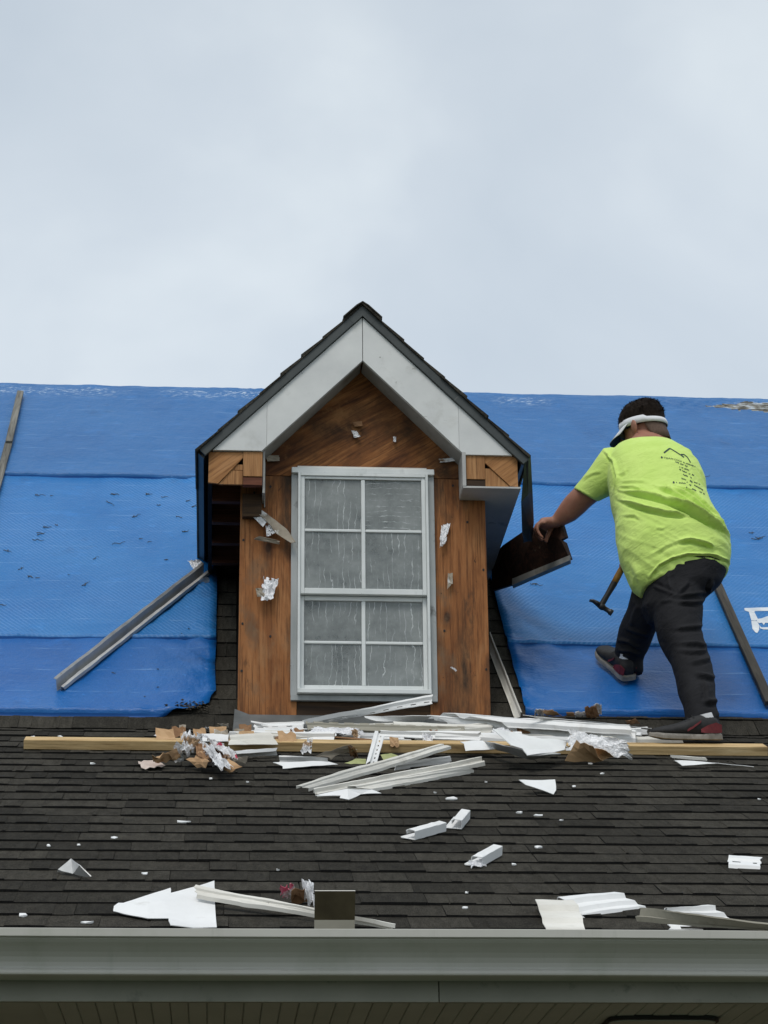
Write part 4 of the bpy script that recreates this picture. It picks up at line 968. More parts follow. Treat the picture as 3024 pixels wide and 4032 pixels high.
    ('crum', 'foil_scrap', 'square of silver foil on the plywood left of the window', 'foil', None, 'world', [(0.171, 9.235, 4.8463), (0.2367, 9.235, 4.837), (0.2134, 9.215, 4.7367), (0.1633, 9.215, 4.7354)], 0.01, 'foil_clean'),
    ('crum', 'cardboard_scrap', 'curled tan tab beside the square of foil', 'cardboard', None, 'world', [(0.1393, 9.22, 4.7879), (0.1708, 9.225, 4.7915), (0.1816, 9.225, 4.7488), (0.1475, 9.215, 4.749)], 0.01, 'cardboard_grey'),
    ('crum', 'foil_scrap', 'long white foil tear on the plywood right of the window', 'foil', None, 'world', [(0.9438, 9.238, 5.0991), (0.9853, 9.238, 5.1058), (0.9564, 9.225, 5.0033), (0.933, 9.225, 4.9902)], 0.006, 'foil_clean'),
    ('crum', 'cardboard_scrap', 'small tan tear low on the right plywood', 'cardboard', None, 'world', [(0.9687, 9.241, 4.8771), (0.9891, 9.241, 4.8787), (0.988, 9.232, 4.8301), (0.964, 9.236, 4.8027)], 0.005, 'cardboard_grey'),
    ('crum', 'foil_scrap', 'tiny foil fleck low on the right plywood', 'foil', None, 'world', [(0.9703, 9.241, 4.4544), (0.979, 9.241, 4.4566), (0.9989, 9.232, 4.4386), (0.9937, 9.236, 4.4324)], 0.004, 'foil_clean'),
    ('crum', 'cardboard_scrap', 'brown tear high in the gable', 'cardboard', None, 'world', [(0.5583, 9.241, 5.5786), (0.602, 9.241, 5.5839), (0.6033, 9.232, 5.558), (0.568, 9.236, 5.5568)], 0.005, 'cardboard_brown'),
    ('crum', 'foil_scrap', 'white foil tear in the middle of the gable', 'foil', None, 'world', [(0.5551, 9.241, 5.5366), (0.5764, 9.241, 5.5371), (0.5939, 9.232, 5.5073), (0.5658, 9.236, 5.5018)], 0.006, 'foil'),
    ('crum', 'foil_scrap', 'small white foil tab right in the gable', 'foil', None, 'world', [(0.7377, 9.241, 5.5141), (0.752, 9.241, 5.5144), (0.7499, 9.232, 5.4831), (0.7381, 9.236, 5.4878)], 0.004, 'foil_clean'),
    ('crum', 'foil_scrap', 'pale torn paper in the left gable corner', 'foil', None, 'world', [(0.1787, 9.241, 5.4107), (0.2349, 9.241, 5.414), (0.24, 9.235, 5.3856), (0.1868, 9.236, 5.3827)], 0.004, 'cardboard_grey'),
    ('crum', 'foil_scrap', 'pale torn paper in the right gable corner', 'foil', None, 'world', [(0.9405, 9.241, 5.4107), (1.0118, 9.241, 5.4187), (1.0129, 9.235, 5.401), (0.9437, 9.236, 5.3913)], 0.004, 'foil'),
]
LATHS = {'left': [(-1.209, 4.2002, 0.035), (-1.1726, 4.1901, 0.035), (-1.1602, 2.7143, 0.035), (-1.1954, 2.7126, 0.035)], 'right': [(2.3654, 1.5047, 0.032), (2.4067, 1.5513, 0.032), (2.3791, 0.283, 0.032), (2.3381, 0.227, 0.032)]}
CHIPS = [(-0.5142, -3.3567, 0.008, 0.0323), (-0.3386, -3.4329, 0.008, 0.0442), (-0.4282, -2.4116, 0.008, 0.0172), (-0.5186, -2.4289, 0.008, 0.0143), (-0.3248, -2.2987, 0.008, 0.0321), (-0.2113, -2.8237, 0.008, 0.0243), (0.808, -1.5571, 0.008, 0.0612), (1.0106, -1.8113, 0.008, 0.0343), (1.0685, -1.8596, 0.008, 0.0434), (1.1351, -1.9399, 0.008, 0.0215), (0.9943, -2.4003, 0.008, 0.0316), (0.8855, -2.6619, 0.008, 0.0194), (0.7017, -3.053, 0.008, 0.0131), (0.6776, -3.2447, 0.008, 0.0253), (0.1008, -1.2528, 0.008, 0.015), (-0.0323, -1.1908, 0.008, 0.0168), (1.9036, -1.5166, 0.008, 0.0162), (0.7604, -1.4398, 0.008, 0.0131), (1.421, -0.7693, 0.008, 0.0283), (1.4271, -1.0034, 0.008, 0.0241), (-0.7517, -0.2412, 0.008, 0.0338), (-0.6425, -0.2217, 0.008, 0.0263), (-0.475, -0.8761, 0.008, 0.028), (-0.1168, -2.0217, 0.008, 0.0667), (0.3771, -0.8065, 0.008, 0.0388), (1.278, -1.2915, 0.008, 0.0166), (0.9677, -1.2092, 0.008, 0.0134), (0.1749, -2.7616, 0.008, 0.0123)]
TWIGS = [(-0.9529, 2.6102, 0.03, 0.0538), (-0.8909, 2.6083, 0.03, 0.0125), (-0.566, 2.6614, 0.03, 0.054), (-0.5858, 2.5295, 0.03, 0.0623), (-0.4464, 2.3598, 0.03, 0.0483), (-0.3928, 2.6798, 0.03, 0.036), (-0.3365, 2.5144, 0.03, 0.0213), (-0.309, 2.629, 0.03, 0.0305), (-0.1822, 2.5732, 0.03, 0.0304), (-0.154, 2.4889, 0.03, 0.0302), (-0.2305, 2.3364, 0.03, 0.0386), (-0.8757, 2.1833, 0.03, 0.052), (-0.8364, 2.2059, 0.03, 0.026), (-0.9007, 2.0905, 0.03, 0.0567), (-0.9112, 2.0109, 0.03, 0.0598), (-0.5136, 1.9874, 0.03, 0.0597), (-0.4077, 2.0436, 0.03, 0.0223), (-0.3655, 2.0048, 0.03, 0.0256), (-0.193, 2.1372, 0.03, 0.0345), (-1.0499, 1.8587, 0.03, 0.0422), (-0.6177, 1.7914, 0.03, 0.0419), (-0.9628, 1.6429, 0.03, 0.0331), (-0.909, 1.5465, 0.03, 0.0329), (-0.874, 1.5333, 0.03, 0.023), (-0.7295, 1.5742, 0.03, 0.0132), (-0.2736, 1.7619, 0.03, 0.0201), (-0.6474, 1.4697, 0.03, 0.0408), (-1.0095, 1.2199, 0.03, 0.0351), (-0.1496, 0.9814, 0.03, 0.0109), (-0.1812, 0.9037, 0.03, 0.0062), (-0.2752, 0.55, 0.03, 0.009), (-0.4658, 0.5186, 0.03, 0.0195), (-0.3219, 0.2906, 0.03, 0.0073), (-0.2697, 0.3822, 0.03, 0.0089), (1.5004, 1.5354, 0.03, 0.0484), (2.357, 2.0187, 0.03, 0.0378), (2.6197, 3.0465, 0.03, 0.0683), (2.7339, 2.2046, 0.03, 0.0768), (2.7088, 2.2729, 0.03, 0.0257), (2.054, 1.5251, 0.03, 0.0363)]
LETTER = [[(2.4708, 1.3118, 0.034), (2.6007, 1.3212, 0.034), (2.5916, 1.2797, 0.034), (2.5136, 1.277, 0.034), (2.5087, 1.2608, 0.034), (2.4833, 1.269, 0.034), (2.4668, 1.2858, 0.034)], [(2.483, 1.2676, 0.034), (2.5087, 1.2595, 0.034), (2.5095, 1.1884, 0.034), (2.4931, 1.1674, 0.034), (2.4748, 1.1722, 0.034)], [(2.5035, 1.1869, 0.034), (2.5276, 1.1959, 0.034), (2.5811, 1.2321, 0.034), (2.5614, 1.1424, 0.034), (2.5372, 1.1484, 0.034), (2.5224, 1.1194, 0.034), (2.5203, 1.1465, 0.034), (2.5046, 1.1391, 0.034), (2.4976, 1.1593, 0.034)], [(2.4733, 1.1653, 0.034), (2.4993, 1.1648, 0.034), (2.5013, 1.1133, 0.034), (2.4868, 1.0589, 0.034), (2.4714, 1.0237, 0.034), (2.4638, 1.0301, 0.034), (2.4585, 1.0714, 0.034)], [(2.5019, 1.1133, 0.034), (2.5054, 1.0931, 0.034), (2.5518, 1.0987, 0.034), (2.5455, 1.0702, 0.034), (2.5115, 1.0691, 0.034), (2.4968, 1.0794, 0.034)]]
STANDING = [(0.2526, 5.905, 2.8088), (0.3592, 5.905, 2.8094), (0.3568, 5.905, 2.7113), (0.2518, 5.905, 2.7109)]
WORKER = {
    'shirt_body': [(1.9808, 9.145, 4.8163, 0.1923, 0.0, 0.0483, 0.15, -0.004), (1.9734, 9.155, 4.8769, 0.2215, 0.0, 0.0724, 0.17, 0.015), (1.9544, 9.175, 4.9762, 0.2431, 0.0, 0.0404, 0.182, 0.01), (1.9377, 9.205, 5.074, 0.2341, 0.0, 0.0181, 0.18, 0.02), (1.9301, 9.24, 5.1553, 0.2183, 0.0, 0.0039, 0.17, 0.01), (1.9176, 9.275, 5.2407, 0.2148, 0.0, 0.0106, 0.165, 0), (1.9201, 9.305, 5.3198, 0.2174, 0.0, 0.0185, 0.16, 0), (1.9131, 9.335, 5.3984, 0.2102, 0.0, 0.0186, 0.15, 0), (1.8991, 9.365, 5.4707, 0.1878, 0.0, 0.0116, 0.13, 0), (1.8921, 9.39, 5.5373, 0.144, 0.0, 0.0063, 0.105, -0.012), (1.8968, 9.405, 5.5776, 0.1018, 0.0, 0.0032, 0.082, -0.036), (1.9029, 9.41, 5.598, 0.0807, 0.0, 0.0028, 0.066, -0.046), (1.9056, 9.41, 5.6083, 0.0702, 0.0, 0.0037, 0.06, -0.046)],
    'shirt_sleeve': [(1.7904, 9.4, 5.455, 0.0483, 0.0, -0.0913, 0.085, 0.0), (1.7389, 9.41, 5.4424, 0.0332, 0.0, -0.1028, 0.088, 0.0), (1.6906, 9.435, 5.3996, 0.0391, 0.0, -0.0689, 0.082, 0.0), (1.6524, 9.455, 5.3663, 0.0465, 0.0, -0.0462, 0.077, 0.0), (1.6243, 9.47, 5.3447, 0.0534, 0.0, -0.0326, 0.073, 0.0)],
    'shirt_sleeve_r': [(2.0378, 9.375, 5.4753, 0.0533, 0.0, -0.0271, 0.09, 0.0), (2.0621, 9.435, 5.4551, 0.0568, 0.0, -0.0271, 0.085, 0.0), (2.0443, 9.495, 5.4053, 0.062, 0.0, -0.0328, 0.08, 0.0)],
    'seat': [(1.9987, 9.175, 4.9619, 0.1389, 0.0, 0.0109, 0.115, 0.0), (1.9957, 9.155, 4.9057, 0.1587, 0.0, 0.0132, 0.138, 0.0), (1.9915, 9.145, 4.8501, 0.1712, 0.0, 0.0101, 0.155, 0.0), (1.9711, 9.145, 4.7928, 0.1661, 0.0, 0.0162, 0.16, 0.0), (1.9302, 9.15, 4.7278, 0.1399, 0.0, 0.023, 0.148, -0.01), (1.9237, 9.155, 4.6499, 0.1039, 0.0, 0.0119, 0.11, -0.01)],
    'leg_r': [(2.0028, 9.13, 4.8186, 0.1328, 0.0, 0.0147, 0.13, 0.0), (1.9437, 9.1, 4.7319, 0.1101, 0.0, 0.0184, 0.125, 0.0), (1.9282, 9.06, 4.631, 0.1024, 0.0, 0.0035, 0.115, 0.0), (1.9223, 9.02, 4.5418, 0.0926, 0.0, -0.0008, 0.102, 0.0), (1.9282, 9.0, 4.4896, 0.0853, 0.0, -0.0019, 0.096, 0.0), (1.9425, 8.97, 4.4327, 0.0789, 0.0, -0.005, 0.092, 0.0), (1.9493, 8.92, 4.353, 0.0787, 0.0, 0.003, 0.086, 0.0), (1.9447, 8.87, 4.2653, 0.0773, 0.0, 0.0059, 0.08, 0.0), (1.9442, 8.83, 4.1984, 0.0689, 0.0, 0.0018, 0.074, 0.0), (1.9452, 8.81, 4.1409, 0.0657, 0.0, 0.0007, 0.071, 0.0), (1.9463, 8.8, 4.0973, 0.0675, 0.0, 0.0027, 0.072, 0.0), (1.9456, 8.795, 4.0707, 0.0675, 0.0, 0.0046, 0.071, 0.0), (1.9423, 8.79, 4.0499, 0.0613, 0.0, 0.0122, 0.064, 0.0)],
    'leg_l': [(1.9037, 9.2, 4.8119, 0.0711, 0.0, 0.0053, 0.11, 0.0), (1.8527, 9.25, 4.7838, 0.0843, 0.0, -0.0178, 0.12, 0.0), (1.8313, 9.31, 4.7305, 0.0734, 0.0, -0.0191, 0.105, 0.0), (1.8098, 9.4, 4.6737, 0.0746, 0.0, -0.0032, 0.09, 0.0), (1.7955, 9.45, 4.6225, 0.0688, 0.0, -0.0001, 0.082, 0.0), (1.7883, 9.475, 4.5962, 0.065, 0.0, 0.004, 0.074, 0.0), (1.7938, 9.485, 4.5685, 0.0535, 0.0, 0.0007, 0.066, 0.0), (1.8015, 9.492, 4.5325, 0.049, 0.0, -0.0079, 0.064, 0.0), (1.8011, 9.495, 4.5143, 0.0408, 0.0, -0.0059, 0.058, 0.0)],
    'torso': [(1.9718, 9.165, 4.8802, 0.1326, 0.0, 0.018, 0.11, 0.0), (1.9392, 9.205, 5.0654, 0.2055, 0.0, 0.0197, 0.155, 0.0), (1.9202, 9.275, 5.2331, 0.1867, 0.0, 0.0089, 0.14, 0.0), (1.9118, 9.345, 5.4213, 0.1789, 0.0, 0.0147, 0.12, 0.0), (1.9005, 9.395, 5.5406, 0.1112, 0.0, 0.0045, 0.08, 0.0), (1.9087, 9.43, 5.5986, 0.0702, 0.0, 0.0015, 0.054, 0.0), (1.9132, 9.455, 5.6412, 0.0596, 0.0, -0.0033, 0.048, 0.0)],
    'arm_l': [(1.7909, 9.4, 5.4414, 0.0337, 0.0, -0.0668, 0.065, 0.0), (1.7335, 9.41, 5.4399, 0.0291, 0.0, -0.0781, 0.068, 0.0), (1.6727, 9.445, 5.3874, 0.0377, 0.0, -0.0532, 0.062, 0.0), (1.6251, 9.468, 5.3451, 0.0525, 0.0, -0.0293, 0.058, 0.0), (1.5919, 9.485, 5.3175, 0.056, 0.0, -0.0225, 0.054, 0.0), (1.5679, 9.5, 5.2926, 0.0517, 0.0, -0.0237, 0.05, 0.0), (1.5395, 9.515, 5.2643, 0.0411, 0.0, -0.0261, 0.044, 0.0), (1.5081, 9.53, 5.2404, 0.0298, 0.0, -0.0196, 0.034, 0.0), (1.4875, 9.535, 5.2318, 0.0193, 0.0, -0.0186, 0.03, 0.0)],
    'palm_l': [(1.4992, 9.535, 5.2343, 0.0097, 0.0, -0.0233, 0.028, 0.0), (1.4683, 9.54, 5.2345, 0.0033, 0.0, -0.0245, 0.036, 0.0), (1.4416, 9.545, 5.2337, 0.0013, 0.0, -0.0223, 0.041, 0.0), (1.4249, 9.547, 5.2319, 0.0015, 0.0, -0.0179, 0.04, 0.0)],
    'fingers_l': [[(1.4424, 9.509, 5.2201, 0.0105), (1.419, 9.509, 5.2197, 0.0102), (1.4037, 9.509, 5.1945, 0.0095), (1.4135, 9.509, 5.1661, 0.0088), (1.4274, 9.509, 5.151, 0.0075)], [(1.4459, 9.532, 5.2288, 0.0105), (1.4186, 9.532, 5.2284, 0.0102), (1.4008, 9.532, 5.1991, 0.0095), (1.4122, 9.532, 5.1659, 0.0088), (1.4284, 9.532, 5.1484, 0.0075)], [(1.4496, 9.556, 5.238, 0.0105), (1.421, 9.556, 5.2375, 0.0102), (1.4025, 9.556, 5.2069, 0.0095), (1.4145, 9.556, 5.1723, 0.0088), (1.4313, 9.556, 5.1541, 0.0075)], [(1.4531, 9.579, 5.2467, 0.0105), (1.4264, 9.579, 5.2463, 0.0102), (1.409, 9.579, 5.2177, 0.0095), (1.4202, 9.579, 5.1854, 0.0088), (1.436, 9.579, 5.1683, 0.0075)], [(1.49, 9.575, 5.2324, 0.014), (1.4745, 9.59, 5.2109, 0.0125), (1.4608, 9.59, 5.1838, 0.011), (1.4551, 9.585, 5.1595, 0.009)]],
    'arm_r': [(2.0557, 9.42, 5.4884, 0.0405, 0.0, -0.0331, 0.068, 0.0), (2.0599, 9.52, 5.4439, 0.0497, 0.0, -0.0275, 0.062, 0.0), (2.0404, 9.6, 5.3557, 0.0524, 0.0, -0.0218, 0.055, 0.0), (1.9641, 9.6, 5.2299, 0.0462, 0.0, -0.033, 0.05, 0.0), (1.8828, 9.565, 5.1126, 0.0347, 0.0, -0.0239, 0.04, 0.0), (1.8505, 9.553, 5.0788, 0.0276, 0.0, -0.0173, 0.031, 0.0)],
    'palm_r': [(1.8659, 9.55, 5.0824, 0.0268, 0.0, -0.0129, 0.026, 0.0), (1.8557, 9.547, 5.0568, 0.0308, 0.0, -0.015, 0.03, 0.0), (1.85, 9.545, 5.0339, 0.0308, 0.0, -0.015, 0.03, 0.0)],
    'fingers_r': [[(1.8813, 9.545, 5.0277, 0.01), (1.8678, 9.525, 4.9984, 0.0098), (1.8447, 9.515, 4.9901, 0.009), (1.8361, 9.53, 5.0173, 0.008)], [(1.8619, 9.545, 5.0333, 0.01), (1.8485, 9.525, 5.0039, 0.0098), (1.8254, 9.515, 4.9956, 0.009), (1.8167, 9.53, 5.0228, 0.008)], [(1.8425, 9.545, 5.0389, 0.01), (1.8292, 9.525, 5.0095, 0.0098), (1.8061, 9.515, 5.0012, 0.009), (1.7974, 9.53, 5.0284, 0.008)], [(1.8232, 9.545, 5.0445, 0.01), (1.8099, 9.525, 5.0151, 0.0098), (1.7868, 9.515, 5.0067, 0.009), (1.7781, 9.53, 5.034, 0.008)], [(1.8362, 9.56, 5.0856, 0.0125), (1.8215, 9.565, 5.0694, 0.0115), (1.8275, 9.57, 5.0446, 0.0105), (1.842, 9.56, 5.0325, 0.009)]],
    'thigh_r': [(1.9967, 9.12, 4.854, 0.0759, 0.0, 0.0065, 0.08, 0.0), (1.9375, 9.06, 4.6394, 0.0596, 0.0, 0.0009, 0.07, 0.0), (1.9397, 8.97, 4.4347, 0.0545, 0.0, -0.0033, 0.06, 0.0), (1.9444, 8.87, 4.2604, 0.056, 0.0, 0.0046, 0.058, 0.0), (1.9468, 8.81, 4.1195, 0.0379, 0.0, -0.0015, 0.042, 0.0), (1.9465, 8.79, 4.0577, 0.0339, 0.0, -0.0035, 0.036, 0.0)],
    'thigh_l': [(1.8997, 9.22, 4.8559, 0.081, 0.0, -0.004, 0.1, 0.0), (1.8305, 9.31, 4.7337, 0.0583, 0.0, -0.0161, 0.08, 0.0), (1.8075, 9.4, 4.6694, 0.0603, 0.0, -0.0034, 0.066, 0.0), (1.7941, 9.45, 4.615, 0.0533, 0.0, -0.0014, 0.058, 0.0), (1.792, 9.49, 4.5551, 0.0308, 0.0, -0.0017, 0.042, 0.0), (1.7943, 9.5, 4.5242, 0.0287, 0.0, -0.0018, 0.038, 0.0)],
    'folds': [([(-0.2376, 0.1034), (-0.1507, 0.086), (-0.0598, 0.06), (0.0263, 0.0252), (0.1113, -0.0269), (0.188, -0.0658)], 0.007, 0.0075), ([(-0.2435, 0.0642), (-0.1704, 0.0338), (-0.0624, 0.0035), (0.0379, -0.0052)], 0.006, 0.0075), ([(-0.0807, 0.0817), (0.0052, 0.0426), (0.0903, -0.0095), (0.1756, -0.0529), (0.2259, -0.0918)], 0.006, 0.007), ([(-0.0349, 0.1211), (0.0293, 0.0862), (0.0925, 0.0339), (0.1683, -0.0269), (0.2184, -0.0702)], 0.006, 0.007), ([(-0.0081, 0.1298), (0.0731, 0.0818), (0.1355, 0.0165), (0.1897, -0.0356)], 0.005, 0.007), ([(-0.2413, 0.1209), (-0.1843, 0.1209), (-0.1455, 0.1035)], 0.006, 0.007), ([(-0.2405, 0.1406), (-0.1833, 0.145), (-0.1219, 0.1429)], 0.004, 0.007), ([(-0.0288, -0.1174), (0.0327, -0.1088), (0.106, -0.1261), (0.14, -0.1433)], 0.005, 0.008), ([(-0.136, -0.1772), (-0.0688, -0.1345), (-0.0201, -0.1174)], 0.005, 0.009), ([(-0.1444, -0.2709), (-0.1031, -0.2178), (-0.0496, -0.188), (0.0165, -0.171), (0.1253, -0.1733), (0.2023, -0.1991), (0.2349, -0.2376)], 0.004, 0.005), ([(-0.2463, -0.0052), (-0.1895, -0.0052), (-0.1684, -0.0225)], 0.006, 0.008), ([(0.1013, 0.2003), (0.1412, 0.1212), (0.1599, 0.06)], 0.004, 0.007), ([(-0.2834, 0.2834), (-0.25, 0.2349), (-0.2399, 0.1559), (-0.2642, 0.0947)], 0.004, 0.006), ([(0.1197, 0.2135), (0.1554, 0.1388)], 0.003, 0.006), ([(-0.4024, 0.147), (-0.3399, 0.1821), (-0.3, 0.1909)], 0.004, 0.008), ([(-0.4164, 0.1207), (-0.3736, 0.0946), (-0.3264, 0.0685)], 0.003, 0.006), ([(-0.2438, 0.169), (-0.2169, 0.1822), (-0.2074, 0.1998)], 0.005, 0.008), ([(-0.1134, -0.0614), (-0.0653, -0.0592)], 0.003, 0.008), ([(0.1456, -0.0399), (0.2079, -0.1004), (0.2399, -0.152)], 0.005, 0.008), ([(0.1683, -0.0269), (0.2177, -0.0831), (0.2533, -0.1477)], 0.004, 0.007), ([(-0.145, -0.2836), (-0.1305, -0.2497), (-0.0767, -0.2115)], 0.004, 0.007), ([(-0.2149, -0.1985), (-0.1835, -0.275), (-0.1641, -0.3259)], 0.004, 0.012), ([(-0.0877, 0.121), (-0.0228, 0.0992), (0.0412, 0.06), (0.1087, 0.0078)], 0.005, 0.007), ([(-0.0594, 0.0687), (0.0133, 0.0295), (0.0898, -0.0182), (0.1449, -0.0529)], 0.005, 0.006)],
    'pfolds': [([(-0.0476, -0.3448), (0.0088, -0.3407), (0.074, -0.3346), (0.1256, -0.341)], 0.006, 0.007), ([(-0.0476, -0.3448), (0.002, -0.3026), (0.0157, -0.29)], 0.005, 0.007), ([(-0.0476, -0.3448), (-0.0855, -0.3236), (-0.132, -0.3023)], 0.006, 0.007), ([(-0.0519, -0.3448), (-0.0625, -0.294), (-0.0644, -0.2431)], 0.004, 0.008), ([(-0.0445, -0.3701), (0.0288, -0.3724), (0.1198, -0.3685)], 0.006, 0.007), ([(-0.0626, -0.4791), (0.0023, -0.471), (0.1101, -0.4672)], 0.005, 0.008), ([(-0.0568, -0.5375), (0.0206, -0.5336), (0.0758, -0.5464), (0.1071, -0.5631)], 0.006, 0.007), ([(-0.0539, -0.5666), (0.0318, -0.5669), (0.1056, -0.5506)], 0.005, 0.007), ([(-0.0066, -0.6495), (0.0568, -0.6622), (0.1369, -0.6832)], 0.006, 0.008), ([(0.0136, -0.7564), (0.0731, -0.7567), (0.1103, -0.7774)], 0.007, 0.009), ([(0.0705, -0.8057), (0.1081, -0.8182), (0.1452, -0.8021)], 0.007, 0.009), ([(0.0389, -0.8422), (0.0889, -0.8587), (0.1465, -0.8916)], 0.007, 0.009), ([(-0.0219, -0.6123), (0.0386, -0.6001), (0.1036, -0.588)], 0.004, 0.008), ([(-0.2586, -0.5532), (-0.2073, -0.5535), (-0.1532, -0.5869)], 0.006, 0.008), ([(-0.2519, -0.5988), (-0.2005, -0.5949), (-0.1587, -0.6158)], 0.006, 0.007), ([(-0.222, -0.4952), (-0.1713, -0.5121), (-0.1205, -0.5247)], 0.005, 0.009), ([(0.1289, -0.2817), (0.114, -0.3156), (0.1211, -0.3453)], 0.006, 0.008), ([(-0.124, -0.4119), (-0.1049, -0.3699), (-0.0527, -0.3617)], 0.003, 0.006), ([(-0.1218, -0.4119), (-0.1195, -0.5039)], 0.003, 0.006), ([(0.0346, -0.6786), (0.041, -0.7197), (0.0346, -0.7606)], 0.004, 0.009), ([(-0.1742, -0.3782), (-0.1939, -0.4368), (-0.2049, -0.4953)], 0.004, 0.01), ([(0.0757, -0.8668), (0.1213, -0.8873), (0.154, -0.9078)], 0.005, 0.007)],
    'roofmark': [[(-0.0348, 0.2687), (-0.0073, 0.2884), (-0.0015, 0.288), (0.0242, 0.2708), (0.0546, 0.2493)], [(0.0412, 0.2625), (0.057, 0.2622), (0.0697, 0.251), (0.0764, 0.2377), (0.0816, 0.2253)], [(0.0435, 0.2584), (0.0498, 0.2526), (0.0546, 0.2493)]],
    'rows': [[(0.0105, 0.229), (0.0641, 0.2079)], [(0.026, 0.2062), (0.0732, 0.1898)], [(0.0238, 0.195), (0.0723, 0.1725)], [(0.0375, 0.1724), (0.0594, 0.1634)], [(0.0651, 0.1621), (0.0958, 0.1486)], [(0.0284, 0.156), (0.0486, 0.1469)], [(0.0659, 0.1453), (0.077, 0.1363)], [(0.0838, 0.1387), (0.1146, 0.1286)], [(0.001, 0.1362), (0.0438, 0.1321)], [(0.049, 0.1387), (0.068, 0.1223)], [(0.0831, 0.1256), (0.1248, 0.1027)], [(0.0396, 0.1157), (0.0672, 0.1059)], [(0.069, 0.1092), (0.0884, 0.1002)], [(0.103, 0.0961), (0.1288, 0.0846)], [(0.0419, 0.2274), (0.1023, 0.208)], [(0.0806, 0.1733), (0.0901, 0.1659)]],
    'textline': [(-0.0398, 0.2425), (-0.0072, 0.2393), (0.0157, 0.2335), (0.0386, 0.2261)],
    'dots': [(-0.0474, 0.2483), (-0.0097, 0.1362)],
    'texth': 0.0073,
    'O': (1.9742, 9.3, 5.1943),
    'hammer': {'butt': (1.8509, 9.545, 5.1381), 'grip_end': (1.7454, 9.535, 4.945), 'neck': (1.6924, 9.53, 4.8507), 'head_face': (1.7319, 9.53, 4.8035), 'claw': (1.6304, 9.53, 4.8629), 'head_mid': (1.6814, 9.53, 4.8375)},
    'board': {'q': [(1.5176, 9.53, 5.2383), (1.5357, 9.53, 5.1628), (1.5129, 9.535, 5.1509), (1.5285, 9.53, 5.1383), (1.549, 9.52, 5.0553), (1.3466, 9.95, 5.0809), (1.271, 10.15, 5.1168), (1.2754, 10.15, 5.2825), (1.3109, 10.0, 5.2915), (1.3749, 9.8, 5.2831), (1.4264, 9.66, 5.2611)]},
    'lip': [(1.5472, 9.505, 5.0675), (1.5463, 9.505, 5.0433), (1.3408, 9.94, 5.0728), (1.3417, 9.94, 5.1048)],
    'drip': [(1.3004, 9.09, 5.3691), (1.3265, 9.1, 5.3802), (1.2959, 9.22, 5.2079), (1.3495, 9.24, 5.269), (1.3349, 9.5, 5.1704), (1.3888, 9.5, 5.2202), (1.3537, 9.6, 5.1589), (1.3918, 9.6, 5.164)],
    'head': (1.897, 9.47, 5.6886),
}

# venetian blind behind the glass
blind = empty('window_blind', (0.603, 9.31, 4.36), 'grey closed slat blind hanging behind the dormer window', 'blind')
slat_v, slat_f = [], []
for i in range(5):
    a = -0.5 + i / 4
    for x in (-0.268, 0.268):
        slat_v.append((x, a * 0.012 + 0.004 * (1 - 4 * a * a), a * 0.052))
slat_f = [(2 * i, 2 * i + 1, 2 * i + 3, 2 * i + 2) for i in range(4)]
slat_me = bpy.data.meshes.new('slat')
slat_me.from_pydata(slat_v, [], slat_f)
slat_me.materials.append(MAT['blind_slat'])
for i in range(19):
    o = bpy.data.objects.new('slat', slat_me)
    COL.objects.link(o); o.parent = blind
    o.location = (0, 0.01, 0.03 + i * 0.0495)
    o.rotation_euler = (random.uniform(-0.05, 0.05), random.uniform(-0.006, 0.006), 0)
    add_solid(o, 0.001)

# ------------------------------------------------------------------ blue tarps, three lapped sheets each side
def lerp_tab(tab, s):
    if s <= tab[0][0]: return tab[0][1]
    for (a, xa), (b, xb) in zip(tab[:-1], tab[1:]):
        if s <= b:
            return xa + (xb - xa) * (s - a) / (b - a)
    return tab[-1][1]

